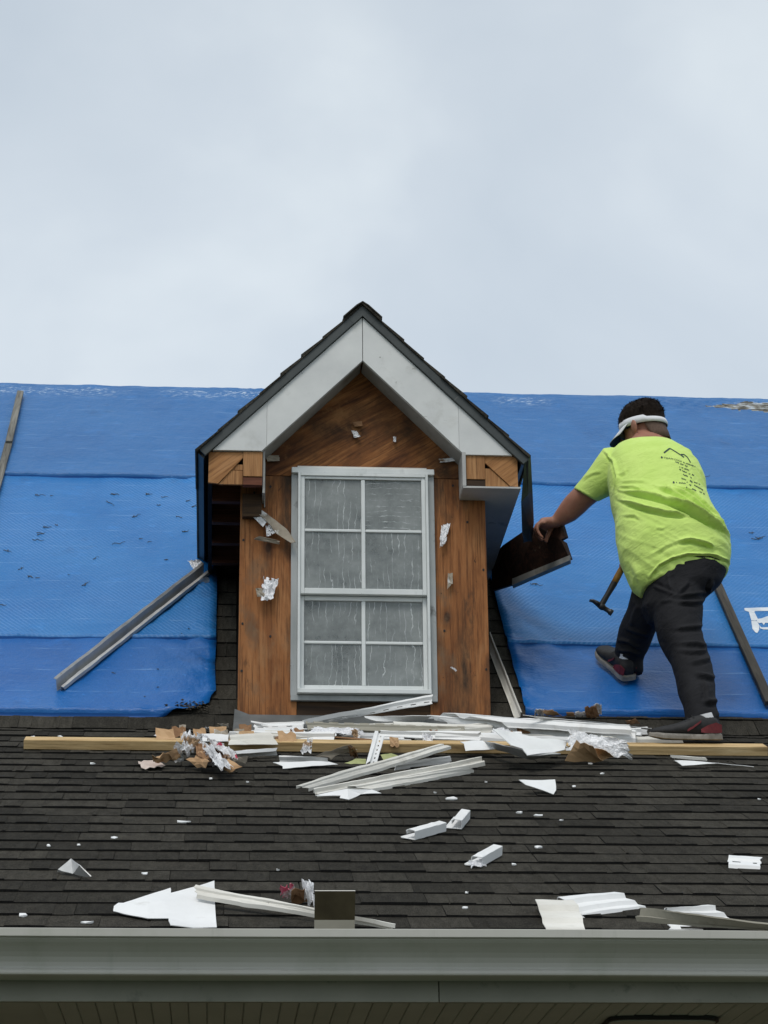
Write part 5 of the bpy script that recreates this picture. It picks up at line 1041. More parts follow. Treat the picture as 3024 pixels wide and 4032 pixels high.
def tarp_sheet(name, parent, s0, s1, xl, xr, base, mt, inner, seed, ny=56, nx=90, over=0.0, bottom=None, hole=False):
    """inner: table (s, x) of the cut edge beside the dormer, on the side 'left' or 'right'"""
    v, f, fm = [], [], []
    for j in range(ny + 1):
        vj = j / ny - 0.9 * math.sin(2 * math.pi * j / ny) / (2 * math.pi)
        s = s0 + (s1 - s0) * vj
        a = lerp_tab(xl, s) if isinstance(xl, list) else xl
        b = lerp_tab(xr, s) if isinstance(xr, list) else xr
        for i in range(nx + 1):
            x = a + (b - a) * i / nx
            ss = s
            if bottom and vj < 0.5:
                ss = s + bottom * (1 - 2 * vj) * (0.5 * noise.noise(Vector((x * 2.3, seed, 0))) + 0.3 * noise.noise(Vector((x * 9, seed, 1))))
            d_in = (b - x) if inner == 'right' else (x - a)
            h = base + 0.010 * (0.5 + 0.5 * noise.noise(Vector((x * 1.3, ss * 0.8, seed))))
            h += 0.006 * fbm(x * 3.0, ss * 2.0, seed) + 0.0022 * fbm(x * 11, ss * 6, seed + 7)
            fd = abs(((ss - 0.05) / 0.216) % 1 - 0.5) * 0.216          # stiff fold lines of the pack
            h += 0.0028 * math.exp(-(fd / 0.010) ** 2) * (0.6 + noise.noise(Vector((x * 1.6, round(ss / 0.216), seed))))
            k = 1.35 * math.exp(-max(d_in, 0) / 0.21)
            fold = noise.noise(Vector((x * 7 + ss * 5, ss * 3.0 - x * 2, seed + 4)))
            h += k * (0.018 * abs(fold) + 0.009 * fbm(x * 16, ss * 7, seed + 2) + 0.010 * (0.5 - abs(noise.noise(Vector((x * 20 + ss * 9, ss * 5 - x * 6, seed))))))
            dl = ss - s0
            h += 0.010 * math.exp(-((dl - 0.030) / 0.020) ** 2) + 0.003 * math.exp(-dl / 0.10) * (0.5 + noise.noise(Vector((x * 2.5, 9, seed))))
            if over:                      # crinkled where it is drawn tight over the ridge
                kr = math.exp(-((ss - s1 + 0.14) / 0.10) ** 2) * (0.25 + max(0, noise.noise(Vector((x * 0.9 + seed, 7, 1))) * 2.2))
                h += kr * (0.010 * abs(noise.noise(Vector((x * 22 + ss * 9, ss * 30, seed)))) + 0.005 * noise.noise(Vector((x * 50, ss * 60, 3))))
            if dl < 0.030:                # hem turned under, closing on the sheet below
                q = max(0.0, (s - s0) / 0.026); q = min(1.0, q); q = q * q * (3 - 2 * q)
                h = (base - 0.0085) * (1 - q) + h * q
            v.append(upp(x, ss, h))
    if over:                              # folded over the ridge
        for q in range(1, 5):
            for i in range(nx + 1):
                x = (lerp_tab(xl, s1) if isinstance(xl, list) else xl)
                x2 = (lerp_tab(xr, s1) if isinstance(xr, list) else xr)
                xx = x + (x2 - x) * i / nx
                wv = 0.006 * noise.noise(Vector((xx * 4, 2, seed)))
                v.append((xx, RIDGE_Y + 0.010 + q * 0.12, RIDGE_Z + 0.022 + wv - (q - 0.6) * 0.108))
    rows = ny + (4 if over else 0)
    for j in range(rows):
        for i in range(nx):
            p = j * (nx + 1) + i
            t_j = (j + 0.5) / ny
            mi = 1 if j < ny and (s1 - s0) * (t_j - 0.9 * math.sin(2 * math.pi * t_j) / (2 * math.pi)) < 0.015 else 0
            if hole and j < ny:            # worn through along the ridge
                xx, dr = (lerp_tab(xl, s1) if isinstance(xl, list) else xl) + (xr - xl) * (i + 0.5) / nx, S_RIDGE - (s0 + (s1 - s0) * ((j + 0.5) / ny - 0.9 * math.sin(2 * math.pi * (j + 0.5) / ny) / (2 * math.pi)))
                wd = min(1.0, max(0.0, (xx - 2.86) / 0.30)) * 0.085 + 0.035 * noise.noise(Vector((xx * 14, dr * 9, 2)))
                if xx > 2.86 and abs(dr - 0.155 + 0.03 * (xx - 3.0)) < wd:
                    mi = 2
            f.append((p, p + 1, p + nx + 2, p + nx + 1)); fm.append(mi)
    o = mesh_obj(name, v, f, [mt, 'tarp_hem', 'tarp_worn'], parent, smooth=True, origin=upp(0.6, s0, 0), fmat=fm)
    o.rotation_euler = (0, 0, 0)
    # keep the sheet in roof axes so its weave follows the slope
    rot = Matrix.Rotation(T2, 4, 'X')
    o.data.transform(rot.inverted())
    o.rotation_euler = (T2, 0, 0)
    add_solid(o, 0.0016, 1)
    return o

tl = empty('blue_tarp', upp(-1.0, 0.1), 'blue tarp covering the roof left of the dormer', 'tarp', 'blue tarps over the main roof')
edge_l = [(0.12, -0.30), (0.128, -0.235), (0.145, -0.19), (0.165, -0.12), (0.205, -0.085), (0.235, -0.050), (0.29, -0.045), (0.34, -0.022), (0.6, -0.029), (0.9, -0.024), (1.6, -0.026), (5, -0.03)]
tarp_sheet('bottom_sheet', tl, 0.122, 0.93, -3.2, edge_l, 0.010, 'tarp_low', 'right', 1, bottom=0.014)
tarp_sheet('middle_sheet', tl, 0.858, 2.96, -3.2, -0.027, 0.0155, 'tarp_woven', 'right', 2, ny=60, bottom=0.012)
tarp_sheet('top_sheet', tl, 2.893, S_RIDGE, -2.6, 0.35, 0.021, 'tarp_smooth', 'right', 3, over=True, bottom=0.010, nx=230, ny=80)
tr = empty('blue_tarp', upp(2.5, 0.1), 'blue tarp covering the roof right of the dormer behind the worker', 'tarp', 'blue tarps over the main roof')
edge_r = [(0.15, 1.291), (1.5, 1.289), (5, 1.20)]
tarp_sheet('bottom_sheet', tr, 0.162, 0.93, edge_r, 4.6, 0.010, 'tarp_low', 'left', 11, bottom=0.014)
tarp_sheet('middle_sheet', tr, 0.842, 2.96, 1.290, 4.6, 0.0155, 'tarp_woven_right', 'left', 12, ny=60, bottom=0.012)
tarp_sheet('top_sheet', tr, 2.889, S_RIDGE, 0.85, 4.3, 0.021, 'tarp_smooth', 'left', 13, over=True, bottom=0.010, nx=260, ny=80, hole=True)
# printed letter, running out of the frame at the right
lv, lf = [], []
for poly in LETTER:
    b0 = len(lv)
    lv += [upp(x, s, 0.0) for x, s, h in poly]
    lf.append(tuple(range(b0, b0 + len(poly))))
print_o = mesh_obj('printed_letter', lv, lf, 'tarp_print', tr)
bm = bmesh.new(); bm.from_mesh(print_o.data)
bmesh.ops.triangulate(bm, faces=bm.faces)
bmesh.ops.subdivide_edges(bm, edges=bm.edges, cuts=3, use_grid_fill=True)
bm.to_mesh(print_o.data); bm.free()

deps = bpy.context.evaluated_depsgraph_get()
bpy.context.view_layer.update()
def bvh_of(objs):
    deps = bpy.context.evaluated_depsgraph_get()
    deps.update()
    vs_, fs_ = [], []
    for o in objs:
        ev = o.evaluated_get(deps)
        me = ev.to_mesh()
        b0 = len(vs_)
        mw = o.matrix_world
        vs_ += [mw @ p.co for p in me.vertices]
        fs_ += [tuple(b0 + i for i in p.vertices) for p in me.polygons]
        ev.to_mesh_clear()
    return BVHTree.FromPolygons(vs_, fs_)
N2 = upp(0, 0, 1) - upp(0, 0, 0)
TARP = bvh_of(list(tl.children) + [c for c in tr.children if c.name.endswith('sheet') or 'sheet' in c.name])
def tarp_h(x, s):
    hit = TARP.ray_cast(upp(x, s, 0.5), -N2)
    return 0.03 if hit[0] is None else 0.5 - hit[3]
for q in print_o.data.vertices:           # lay the print on the sheet
    w_ = q.co + ORG[print_o.name]
    hit = TARP.ray_cast(w_ + N2 * 0.5, -N2)
    if hit[0] is not None:
        q.co = hit[0] + N2 * 0.0015 - ORG[print_o.name]

# ------------------------------------------------------------------ timber on the roof
def beam(name, quad, fn, z0, z1, mt, label, cat, n=14, seed=0, bev=0.0025, rough=0.0012):
    """quad (x,s) corners: two at the far end, two at the near end; length runs between them"""
    v, f = [], []
    a0, a1, b1, b0 = [Vector((p[0], p[1], 0)) for p in quad]
    for i in range(n + 1):
        t_ = i / n
        L = a0.lerp(b0, t_); Rr = a1.lerp(b1, t_)
        w1_ = rough * noise.noise(Vector((i * 0.6, seed, 1))); w2_ = rough * noise.noise(Vector((i * 0.6, seed, 5)))
        for (p, h) in ((L, z0), (Rr, z0), (Rr, z1), (L, z1)):
            v.append(fn(p.x + (w1_ if p is L else w2_), p.y, h + rough * noise.noise(Vector((i * 0.5, seed, h * 50)))))
    for i in range(n):
        for j in range(4):
            f.append((i * 4 + j, i * 4 + (j + 1) % 4, i * 4 + 4 + (j + 1) % 4, i * 4 + 4 + j))
    f += [(3, 2, 1, 0), (n * 4, n * 4 + 1, n * 4 + 2, n * 4 + 3)]
    o = mesh_obj(name, v, f, mt)
    ang = T1 if fn is low else T2
    o.data.transform(Matrix.Rotation(-ang, 4, 'X'))
    o.rotation_euler = (ang, 0, 0)
    add_bevel(o, bev)
    return tag(o, label, cat)

beam('wooden_plank', [(-0.7596, -0.462), (-0.7596, -0.550), (2.168, -0.546), (2.168, -0.458)], low, 0.0085, 0.0455, 'lumber_new',
     'long new pine plank nailed flat across the lower roof as a foothold', 'plank', n=30, rough=0.0015)
q = LATHS['left']
beam('wooden_lath', [(p[0], p[1]) for p in (q[0], q[1])] + [(-1.158, 3.33), (-1.196, 3.33)], upp, 0.046, 0.064, 'lath_grey',
     'weathered grey lath nailed down the tarp at the left edge, upper length', 'lath', seed=3)
beam('wooden_lath', [(-1.200, 3.35), (-1.160, 3.35), (-1.158, 1.9), (-1.196, 1.9)], upp, 0.034, 0.050, 'lath_grey',
     'weathered grey lath at the left frame edge, lower length under the splice', 'lath', seed=5)
beam('wooden_lath', [(2.362, 1.56), (2.404, 1.56), (2.379, 0.245), (2.337, 0.245)], upp, 0.030, 0.052, 'lath_dark',
     'dark weathered lath nailed down the tarp right of the worker', 'lath', seed=8)

# ------------------------------------------------------------------ torn siding, foil and cardboard
PROF = {
    'flat': [(0, 0), (0.3, 0.0015), (0.7, 0.001), (1, 0)],
    'rib': [(0, -0.006), (0.04, 0.004), (0.34, 0.006), (0.40, 0.001), (0.56, 0.002), (0.70, 0.002), (0.94, 0.003), (1, -0.006)],
    'cove': [(0, -0.006), (0.05, 0.010), (0.16, 0.010), (0.24, 0.0), (0.46, -0.006), (0.62, 0.004), (0.9, 0.006), (1, -0.006)],
    'jchan': [(0, -0.012), (0.02, 0.006), (0.36, 0.008), (0.40, -0.004), (0.60, -0.005), (0.74, -0.005), (0.98, -0.004), (1, -0.006)],
    'backrib': [(0, 0.0), (0.30, 0.0), (0.34, 0.006), (0.40, 0.006), (0.44, 0), (0.95, -0.004), (1, 0.004)],
    'wave': [(0, 0), (0.35, 0.004), (0.45, -0.004), (0.8, 0.004), (1, -0.002)],
    'tube': [(0, -0.008), (0.15, 0.006), (0.5, 0.012), (0.85, 0.006), (1, -0.008)],
    'double': [(0, -0.006), (0.03, 0.008), (0.22, 0.010), (0.30, -0.004), (0.36, -0.005), (0.42, 0.009), (0.90, 0.004), (0.95, -0.010), (1, -0.014)],
    'clap': [(0, -0.004), (0.03, 0.004), (0.30, 0.010), (0.36, -0.002), (0.68, 0.004), (0.74, -0.006), (0.96, -0.002), (1, -0.010)],
    'edge': [(0, 0.004), (0.06, 0.008), (0.75, 0.0), (0.82, 0.006), (0.95, 0.008), (1, -0.004)],
    'vee': [(0, 0.026), (0.22, 0.022), (0.25, -0.030), (0.62, -0.032), (0.66, -0.002), (0.94, 0.0), (1, -0.012)],
    'vee2': [(0, 0.014), (0.16, 0.014), (0.22, -0.004), (0.92, -0.010), (1, 0.0)],
}
def frame_of(plane):
    if plane == 'world':
        return (lambda x, y, z: Vector((x, y, z))), Vector((0, -1, 0))
    fn = PLANE[plane]
    return (lambda x, s, h: fn(x, s, h)), fn(0, 0, 1) - fn(0, 0, 0)

def panel(name, q, plane, prof, mt, slots, seed):
    fn, nrm = frame_of(plane)
    A, B_, C_, D_ = [fn(*p) for p in q]
    L = max((B_ - A).length, (C_ - D_).length)
    nu = max(6, min(60, int(L / 0.02)))
    if slots: nu = max(8, int(L / 0.0125))
    pr = PROF[prof]
    v, f = [], []
    for i in range(nu + 1):
        u = i / nu
        # ragged ends, gentle sag and twist along the length
        for j, (w, h) in enumerate(pr):
            ue = u
            if i in (0, nu):
                ue += (0.012 / max(L, 0.08)) * noise.noise(Vector((j * 1.7, seed, u * 9)))
            p = A.lerp(B_, ue).lerp(D_.lerp(C_, ue), w)
            sag = 0.004 * noise.noise(Vector((u * L * 5, seed * 1.3, w))) + 0.002 * noise.noise(Vector((u * L * 22, seed, w * 3)))
            v.append(p + nrm * (h + sag))
    m_ = len(pr)
    sl = {0: None, 1: 4, 2: 0}[slots]
    for i in range(nu):
        for j in range(m_ - 1):
            if sl is not None and j == sl and i % 5 in (1, 2) and 0 < i < nu - 1:
                continue                     # nail slot
            f.append((i * m_ + j, (i + 1) * m_ + j, (i + 1) * m_ + j + 1, i * m_ + j + 1))
    o = mesh_obj(name, v, f, mt)
    add_solid(o, 0.0022, 0)
    return o

def sheet_poly(name, q, plane, mt, th, seed):
    fn, nrm = frame_of(plane)
    pts = [fn(*p) for p in q]
    bm = bmesh.new()
    bv = [bm.verts.new(p) for p in pts]
    bm.faces.new(bv)
    bmesh.ops.triangulate(bm, faces=bm.faces)
    bmesh.ops.subdivide_edges(bm, edges=bm.edges, cuts=2, use_grid_fill=True)
    for k in bm.verts:
        k.co += nrm * 0.004 * noise.noise(k.co * 14 + Vector((seed, 0, 0))) + Vector((1, 0, 0)) * 0.003 * noise.noise(k.co * 30)
    bm.verts.ensure_lookup_table()
    v = [k.co.copy() for k in bm.verts]
    idx = {k: i for i, k in enumerate(bm.verts)}
    f = [tuple(idx[k] for k in fc.verts) for fc in bm.faces]
    bm.free()
    o = mesh_obj(name, v, f, mt)
    add_solid(o, th, 0)
    return o

def crumple(name, q, plane, amp, mt, seed):
    fn, nrm = frame_of(plane)
    A, B_, C_, D_ = [fn(*p) for p in q]
    size = max((B_ - A).length, (D_ - A).length)
    card = mt.startswith('card') or mt == 'pale_board'
    nx = ny = max(4, min(8, int(size / 0.024))) if card else max(7, min(20, int(size / 0.011)))
    rnd_ = random.Random(seed)
    v, f = [], []
    ex, ey = (B_ - A), (D_ - A)
    for j in range(ny + 1):
        for i in range(nx + 1):
            u, w = i / nx, j / ny
            p = A.lerp(B_, u).lerp(D_.lerp(C_, u), w)
            k = Vector((u * 3.1 + seed, w * 3.1, seed * 0.37))
            # sharp creases from folded noise
            h = amp * (1.0 - 2.4 * abs(noise.noise(k * 1.3))) * 0.8 + amp * 0.6 * (0.5 - abs(noise.noise(k * 3.0)))
            ed = min(u, 1 - u, w, 1 - w)
            jit = (0.055 if card else 0.10) * (1 if ed < 0.001 else 0.3)
            p = p + ex * jit * noise.noise(k * 2.6 + Vector((5, 0, 0))) + ey * jit * noise.noise(k * 2.6 + Vector((0, 5, 0)))
            v.append(p + nrm * h)
    for j in range(ny):
        for i in range(nx):
            edge = i in (0, nx - 1) or j in (0, ny - 1)
            if edge and rnd_.random() < (0.0 if card else 0.12):
                continue
            p = j * (nx + 1) + i
            f.append((p, p + 1, p + nx + 2, p + nx + 1))
    used = sorted({i for fc in f for i in fc})
    rm = {o_: n_ for n_, o_ in enumerate(used)}
    o = mesh_obj(name, [v[i] for i in used], [tuple(rm[i] for i in fc) for fc in f], mt)
    add_solid(o, 0.0015, 0)
    return o

def channel(name, q, plane, w, hgt, mt, seed):
    """short offcut of a folded channel: base, two walls, inturned lips"""
    fn, nrm = frame_of(plane)
    a, b = [fn(*p) for p in q]
    d = (b - a); side = d.cross(nrm).normalized()
    pr = [(-0.85, 0.12), (-0.75, 0.03), (0.5, 0.0), (0.5, 0.95), (0.42, 1.0), (-0.20, 1.05), (-0.28, 0.95), (-0.30, 0.55)]
    v, f = [], []
    n = 8
    for i in range(n + 1):
        t_ = i / n
        for j, (y, z) in enumerate(pr):
            e_ = 0.05 * noise.noise(Vector((j * 2.1, seed, t_ * 7))) if i in (0, n) else 0
            v.append(a + d * (t_ + e_) + side * y * w + nrm * (z * hgt + 0.002 * noise.noise(Vector((t_ * 6, j, seed)))))
    m_ = len(pr)
    for i in range(n):
        for j in range(m_ - 1):
            f.append((i * m_ + j, (i + 1) * m_ + j, (i + 1) * m_ + j + 1, i * m_ + j + 1))
    o = mesh_obj(name, v, f, mt)
    add_solid(o, 0.002, 0)
    return o

for i, d in enumerate(DEBRIS):
    kind, name, label, cat, group, plane, q = d[:7]
    if kind == 'pan':
        o = panel(name, q, plane, d[7], d[8], d[9], i * 1.37)
    elif kind == 'poly':
        o = sheet_poly(name, q, plane, d[7], d[8], i * 1.37)
    elif kind == 'crum':
        o = crumple(name, q, plane, d[7], d[8], i + 1)
    else:
        o = channel(name, q, plane, d[7], d[8], d[9], i)
    tag(o, label, cat, group)

rnd = random.Random(63)
for i in range(26):
    x, s_, h = rnd.uniform(0.10, 1.75), -0.10 - 0.34 * rnd.random() ** 1.2, rnd.uniform(0.016, 0.06)
    ln, wd, a = rnd.uniform(0.10, 0.42), rnd.uniform(0.010, 0.040), rnd.gauss(-0.02, 0.16)
    ca, sa = math.cos(a), math.sin(a)
    q = [(x - ln / 2 * ca - wd * sa, s_ - ln / 2 * sa + wd * ca, h + 0.01), (x + ln / 2 * ca - wd * sa, s_ + ln / 2 * sa + wd * ca, h + rnd.uniform(0, 0.03)), (x + ln / 2 * ca, s_ + ln / 2 * sa, h), (x - ln / 2 * ca, s_ - ln / 2 * sa, h)]
    tag(panel('siding_sliver', q, 'low', rnd.choice(('flat', 'rib', 'tube', 'jchan')), rnd.choice(('vinyl_white', 'vinyl_white', 'vinyl_dirty')), 0, 300 + i * 1.1),
        '%s white siding sliver in the pile %s' % ('long' if ln > 0.27 else 'short', ('below the left dormer corner', 'below the left half of the window', 'below the right half of the window', 'below the right dormer corner', 'below the right tarp')[min(4, int((x - 0.1) / 0.33))]), 'siding strip', 'siding slivers in the pile')
for i in range(22):
    x, s_ = (rnd.gauss(0.02, 0.13), -0.40 + rnd.gauss(-0.06, 0.09)) if i < 14 else (rnd.uniform(0.3, 1.5), rnd.uniform(-0.66, -0.12))
    h = 0.012 if s_ < -0.56 else 0.05
    w = rnd.uniform(0.018, 0.042)
    q = [(x - w, s_ + w, h + w * 0.5), (x + w * rnd.uniform(0.5, 1), s_ + w * 0.7, h + w * 0.5), (x + w, s_ - w, h * 0.6), (x - w * 0.8, s_ - w * rnd.uniform(0.5, 1), h * 0.6)]
    mt_ = rnd.choice(('foil', 'foil_clean', 'cardboard', 'cardboard', 'cardboard_grey', 'cardboard_brown'))
    tag(crumple('backing_scrap', q, 'low', 0.012, mt_, 400 + i), 'small torn %s scrap in the pile %s' % ({'foil': 'dull foil', 'foil_clean': 'bright foil', 'cardboard': 'tan cardboard', 'cardboard_grey': 'grey board', 'cardboard_brown': 'brown board'}[mt_], 'at the heap left of the dormer' if x < 0.1 else ('below the window' if x < 0.95 else 'below the right dormer corner')), 'scrap', 'small backing scraps in the pile')

# dark backed square of siding standing in the gutter
A, B_, C_, D_ = [Vector(p) for p in STANDING]
o = mesh_obj('siding_square', [A, B_, C_, D_, A + Vector((0, 0.012, 0.004)), B_ + Vector((0, 0.012, 0.004)), D_ + Vector((0, 0.02, -0.03)), C_ + Vector((0, 0.02, -0.03)),
                               D_ + Vector((0.0, -0.004, 0.022)), C_ + Vector((0, -0.004, 0.022))],
             [(0, 1, 9, 8), (8, 9, 2, 3), (0, 4, 5, 1), (3, 2, 7, 6)], ['vinyl_back_dark', 'vinyl_dirty', 'vinyl_back'], fmat=[0, 2, 1, 0])
add_solid(o, 0.002, 0)
tag(o, 'dark backed square of siding standing upright in the gutter', 'siding strip', 'torn siding lying near the gutter')

# small white chips on the shingles, each its own piece
rnd = random.Random(21)
for (x, s, h, w) in CHIPS:
    w *= 0.8
    n = rnd.choice((5, 6, 7))
    asp = rnd.uniform(0.5, 1.1) if w < 0.03 else rnd.uniform(0.35, 0.6)
    rz = rnd.uniform(-0.4, 0.4)
    pts = []
    for k in range(n):
        a = 2 * math.pi * k / n
        rr = rnd.uniform(0.75, 1.1)
        px_, py_ = 0.5 * w * rr * math.cos(a), 0.5 * w * asp * rr * math.sin(a) * 1.6
        pts.append((x + px_ * math.cos(rz) - py_ * math.sin(rz), s + px_ * math.sin(rz) + py_ * math.cos(rz)))
    v = [low(a, b, 0.0095 + rnd.uniform(0, 0.004)) for a, b in pts] + [low(a, b, 0.0075) for a, b in pts]
    f = [tuple(range(n)), tuple(range(2 * n - 1, n - 1, -1))] + [(k, n + k, n + (k + 1) % n, (k + 1) % n) for k in range(n)]
    where = ('at the far left', 'left of the middle', 'in the middle', 'right of the middle', 'at the far right')[min(4, max(0, int((x - (-0.66 - 0.1 * (s + 3.4))) / (2.2 + 0.25 * (s + 3.4)) * 5)))]
    band_ = 'just below the plank' if s > -1.3 else ('half way down the shingles' if s > -2.4 else 'on the shingles near the gutter')
    size = 'long thin' if w > 0.03 else ('small' if w > 0.016 else 'tiny')
    tag(mesh_obj('vinyl_chip', v, f, 'vinyl_white'), '%s white vinyl chip %s %s' % (size, band_, where), 'chip', 'white chips on the shingles')

# dark crumbs of old roofing along the foot of the tarp and the dormer
v, f = [], []
rnd = random.Random(4)
def crumb(p, r_):
    b0 = len(v)
    for a in range(4):
        v.append(p + Vector((r_ * math.cos(a * 1.57 + p.x * 9), r_ * math.sin(a * 1.57 + p.x * 9), rnd.uniform(-0.2, 0.2) * r_)))
    v.append(p + Vector((0, 0, r_ * 0.8)))
    f.extend([(b0, b0 + 1, b0 + 4), (b0 + 1, b0 + 2, b0 + 4), (b0 + 2, b0 + 3, b0 + 4), (b0 + 3, b0, b0 + 4)])
for _ in range(420):
    crumb(low(rnd.gauss(0.02, 0.16), -0.10 + rnd.gauss(-0.12, 0.10), 0.008), rnd.uniform(0.002, 0.008))
for _ in range(160):
    crumb(low(rnd.uniform(-0.4, 2.1), rnd.uniform(-0.8, -0.05), 0.008), rnd.uniform(0.002, 0.006))
for _ in range(90):
    crumb(upp(rnd.gauss(-0.13, 0.05), 0.18 + rnd.gauss(0, 0.02), 0.03), rnd.uniform(0.003, 0.009))
tag(mesh_obj('roofing_crumbs', v, f, 'shingle_crumbs'), 'dark crumbs of old roofing around the dormer foot', 'debris', kind='stuff')

# twigs and leaf bits on the tarp
rnd = random.Random(9)
def tube(path, rad, seg=5):
    v, f = [], []
    for i, p in enumerate(path):
        d = (path[min(i + 1, len(path) - 1)] - path[max(i - 1, 0)]).normalized()
        a = d.orthogonal().normalized(); b = d.cross(a)
        r_ = rad[i] if isinstance(rad, list) else rad
        v += [p + (a * math.cos(6.2832 * k / seg) + b * math.sin(6.2832 * k / seg)) * r_ for k in range(seg)]
    for i in range(len(path) - 1):
        for k in range(seg):
            f.append((i * seg + k, i * seg + (k + 1) % seg, (i + 1) * seg + (k + 1) % seg, (i + 1) * seg + k))
    return v, f
for (x, s, h, w) in TWIGS:
    a = rnd.uniform(-0.5, 0.9) * rnd.choice((1, -1))
    v, f = [], []
    for br in range(rnd.choice((1, 2, 2, 3))):
        aa = a + (0 if br == 0 else rnd.uniform(-1.2, 1.2))
        ln = w * (1 if br == 0 else rnd.uniform(0.3, 0.6))
        off = (0, 0) if br == 0 else (rnd.uniform(-0.3, 0.3) * w, 0)
        path = []
        for k in range(6):
            t_ = k / 5 - 0.5
            xx = x + off[0] + ln * t_ * math.cos(aa) + 0.28 * ln * noise.noise(Vector((k * 0.7, x * 10 + br * 3, s * 7)))
            ss = s + off[1] + ln * 1.3 * t_ * math.sin(aa) + 0.60 * ln * noise.noise(Vector((k * 0.7, x * 5 + br * 3, s * 9)))
            path.append(upp(xx, ss, tarp_h(xx, ss) + 0.003))
        tv, tf = tube(path, [0.0019 - 0.0002 * k for k in range(6)])
        b0 = len(v)
        v += tv; f += [tuple(b0 + i for i in fc) for fc in tf]
    if x < 0.6:
        side = 'left of the dormer'
        col_ = 'at the left frame edge' if x < -0.85 else ('in the middle of the left tarp' if x < -0.4 else 'close to the left dormer eave')
    else:
        side = 'right of the dormer'
        col_ = 'between dormer and worker' if x < 1.9 else 'right of the worker'
    lev = 'low on the tarp' if s < 0.86 else ('just above the lower seam' if s < 1.6 else ('half way up the tarp' if s < 2.3 else 'just below the upper seam'))
    size = 'long' if w > 0.055 else ('short' if w > 0.028 else 'tiny')
    tag(mesh_obj('twig', v, f, 'twig_brown'), '%s dry twig %s %s' % (size, lev, col_), 'twig', 'twigs on the blue tarp ' + side)

# ------------------------------------------------------------------ the worker
def cloth(name, cols, rough, bscale, bstr, sheen=0.0, stains=()):
    t = NT(name)
    v = t.coords(rand=False)
    c = t.ramp(t.noise(v, 9, 5), cols)
    for (sc, lo_, hi_, col) in stains:
        c = t.mix(t.mask(t.noise(v, sc, 4), lo_, hi_), c, col)
    nb = t.bump(t.noise(t.coords((1.0, 1.0, 2.2), (0, R(30), 0), rand=False), 16, 4, 0.6, 0.6), 0.42, 0.018)
    nb = t.bump(t.noise(v, bscale, 3, 0.6), bstr, 0.002, nb)
    MAT[name] = t.done(c, rough, nb, 0.2)
    if sheen:
        t.b.inputs['Sheen Weight'].default_value = sheen
cloth('shirt_neon', [(0.3, (0.56, 0.76, 0.175)), (0.7, (0.63, 0.82, 0.215))], 0.85, 420, 0.25, 0.15)
cloth('trouser_black', [(0.3, (0.0095, 0.0095, 0.0115)), (0.7, (0.017, 0.017, 0.0195))], 0.8, 500, 0.2, 0.0)
t = NT('skin')
v = t.coords(rand=False)
c = t.ramp(t.noise(v, 11, 4), [(0.3, (0.27, 0.115, 0.072)), (0.7, (0.37, 0.175, 0.118))])
c = t.mix(t.mask(t.noise(v, 40, 3), 0.55, 0.8), c, (0.30, 0.11, 0.07))
MAT['skin'] = t.done(c, 0.55, t.bump(t.noise(v, 240, 3), 0.15, 0.001), 0.4)
t.b.inputs['Subsurface Weight'].default_value = 0.08
t.b.inputs['Subsurface Radius'].default_value = (0.01, 0.004, 0.002)
t = NT('hair_dark')
v = t.coords((1, 1, 1), rand=False)
hn = t.noise(t.coords((40, 40, 9), rand=False), 6, 4, 0.7)
MAT['hair_dark'] = t.done(t.ramp(hn, [(0.3, (0.007, 0.005, 0.004)), (0.7, (0.032, 0.021, 0.015))]), 0.75, t.bump(hn, 1.0, 0.01), 0.12)
simple('hair_shaved', [(0.3, (0.085, 0.054, 0.040)), (0.7, (0.15, 0.095, 0.070))], 120, rough=0.8)
simple('cap_white', [(0.3, (0.66, 0.67, 0.69)), (0.7, (0.76, 0.77, 0.79))], 12, rough=0.8, bump=0.2, bscale=300)
simple('cap_under', [(0.3, (0.010, 0.012, 0.016)), (0.7, (0.02, 0.022, 0.026))], 12, rough=0.8)
simple('shoe_black', [(0.3, (0.010, 0.010, 0.011)), (0.7, (0.026, 0.025, 0.026))], 40, rough=0.7, bump=0.4, bscale=400)
simple('shoe_red', [(0.3, (0.075, 0.008, 0.011)), (0.7, (0.19, 0.02, 0.024))], 30, rough=0.6)
simple('shoe_sole', [(0.3, (0.17, 0.155, 0.13)), (0.7, (0.34, 0.315, 0.28))], 30, rough=0.7, stains=[(40.0, 0.6, 0.7, (0.2, 0.18, 0.15), (1, 1, 1))])
simple('sock_white', [(0.3, (0.66, 0.66, 0.68)), (0.7, (0.78, 0.78, 0.79))], 60, rough=0.9)
simple('print_ink', [(0.3, (0.010, 0.035, 0.030)), (0.7, (0.03, 0.07, 0.055))], 60, rough=0.7)
simple('grip_yellow', [(0.3, (0.20, 0.095, 0.012)), (0.7, (0.34, 0.17, 0.02))], 30, rough=0.6)
simple('steel_dark', [(0.3, (0.03, 0.03, 0.032)), (0.7, (0.07, 0.068, 0.066))], 30, rough=0.4, metal=0.6)

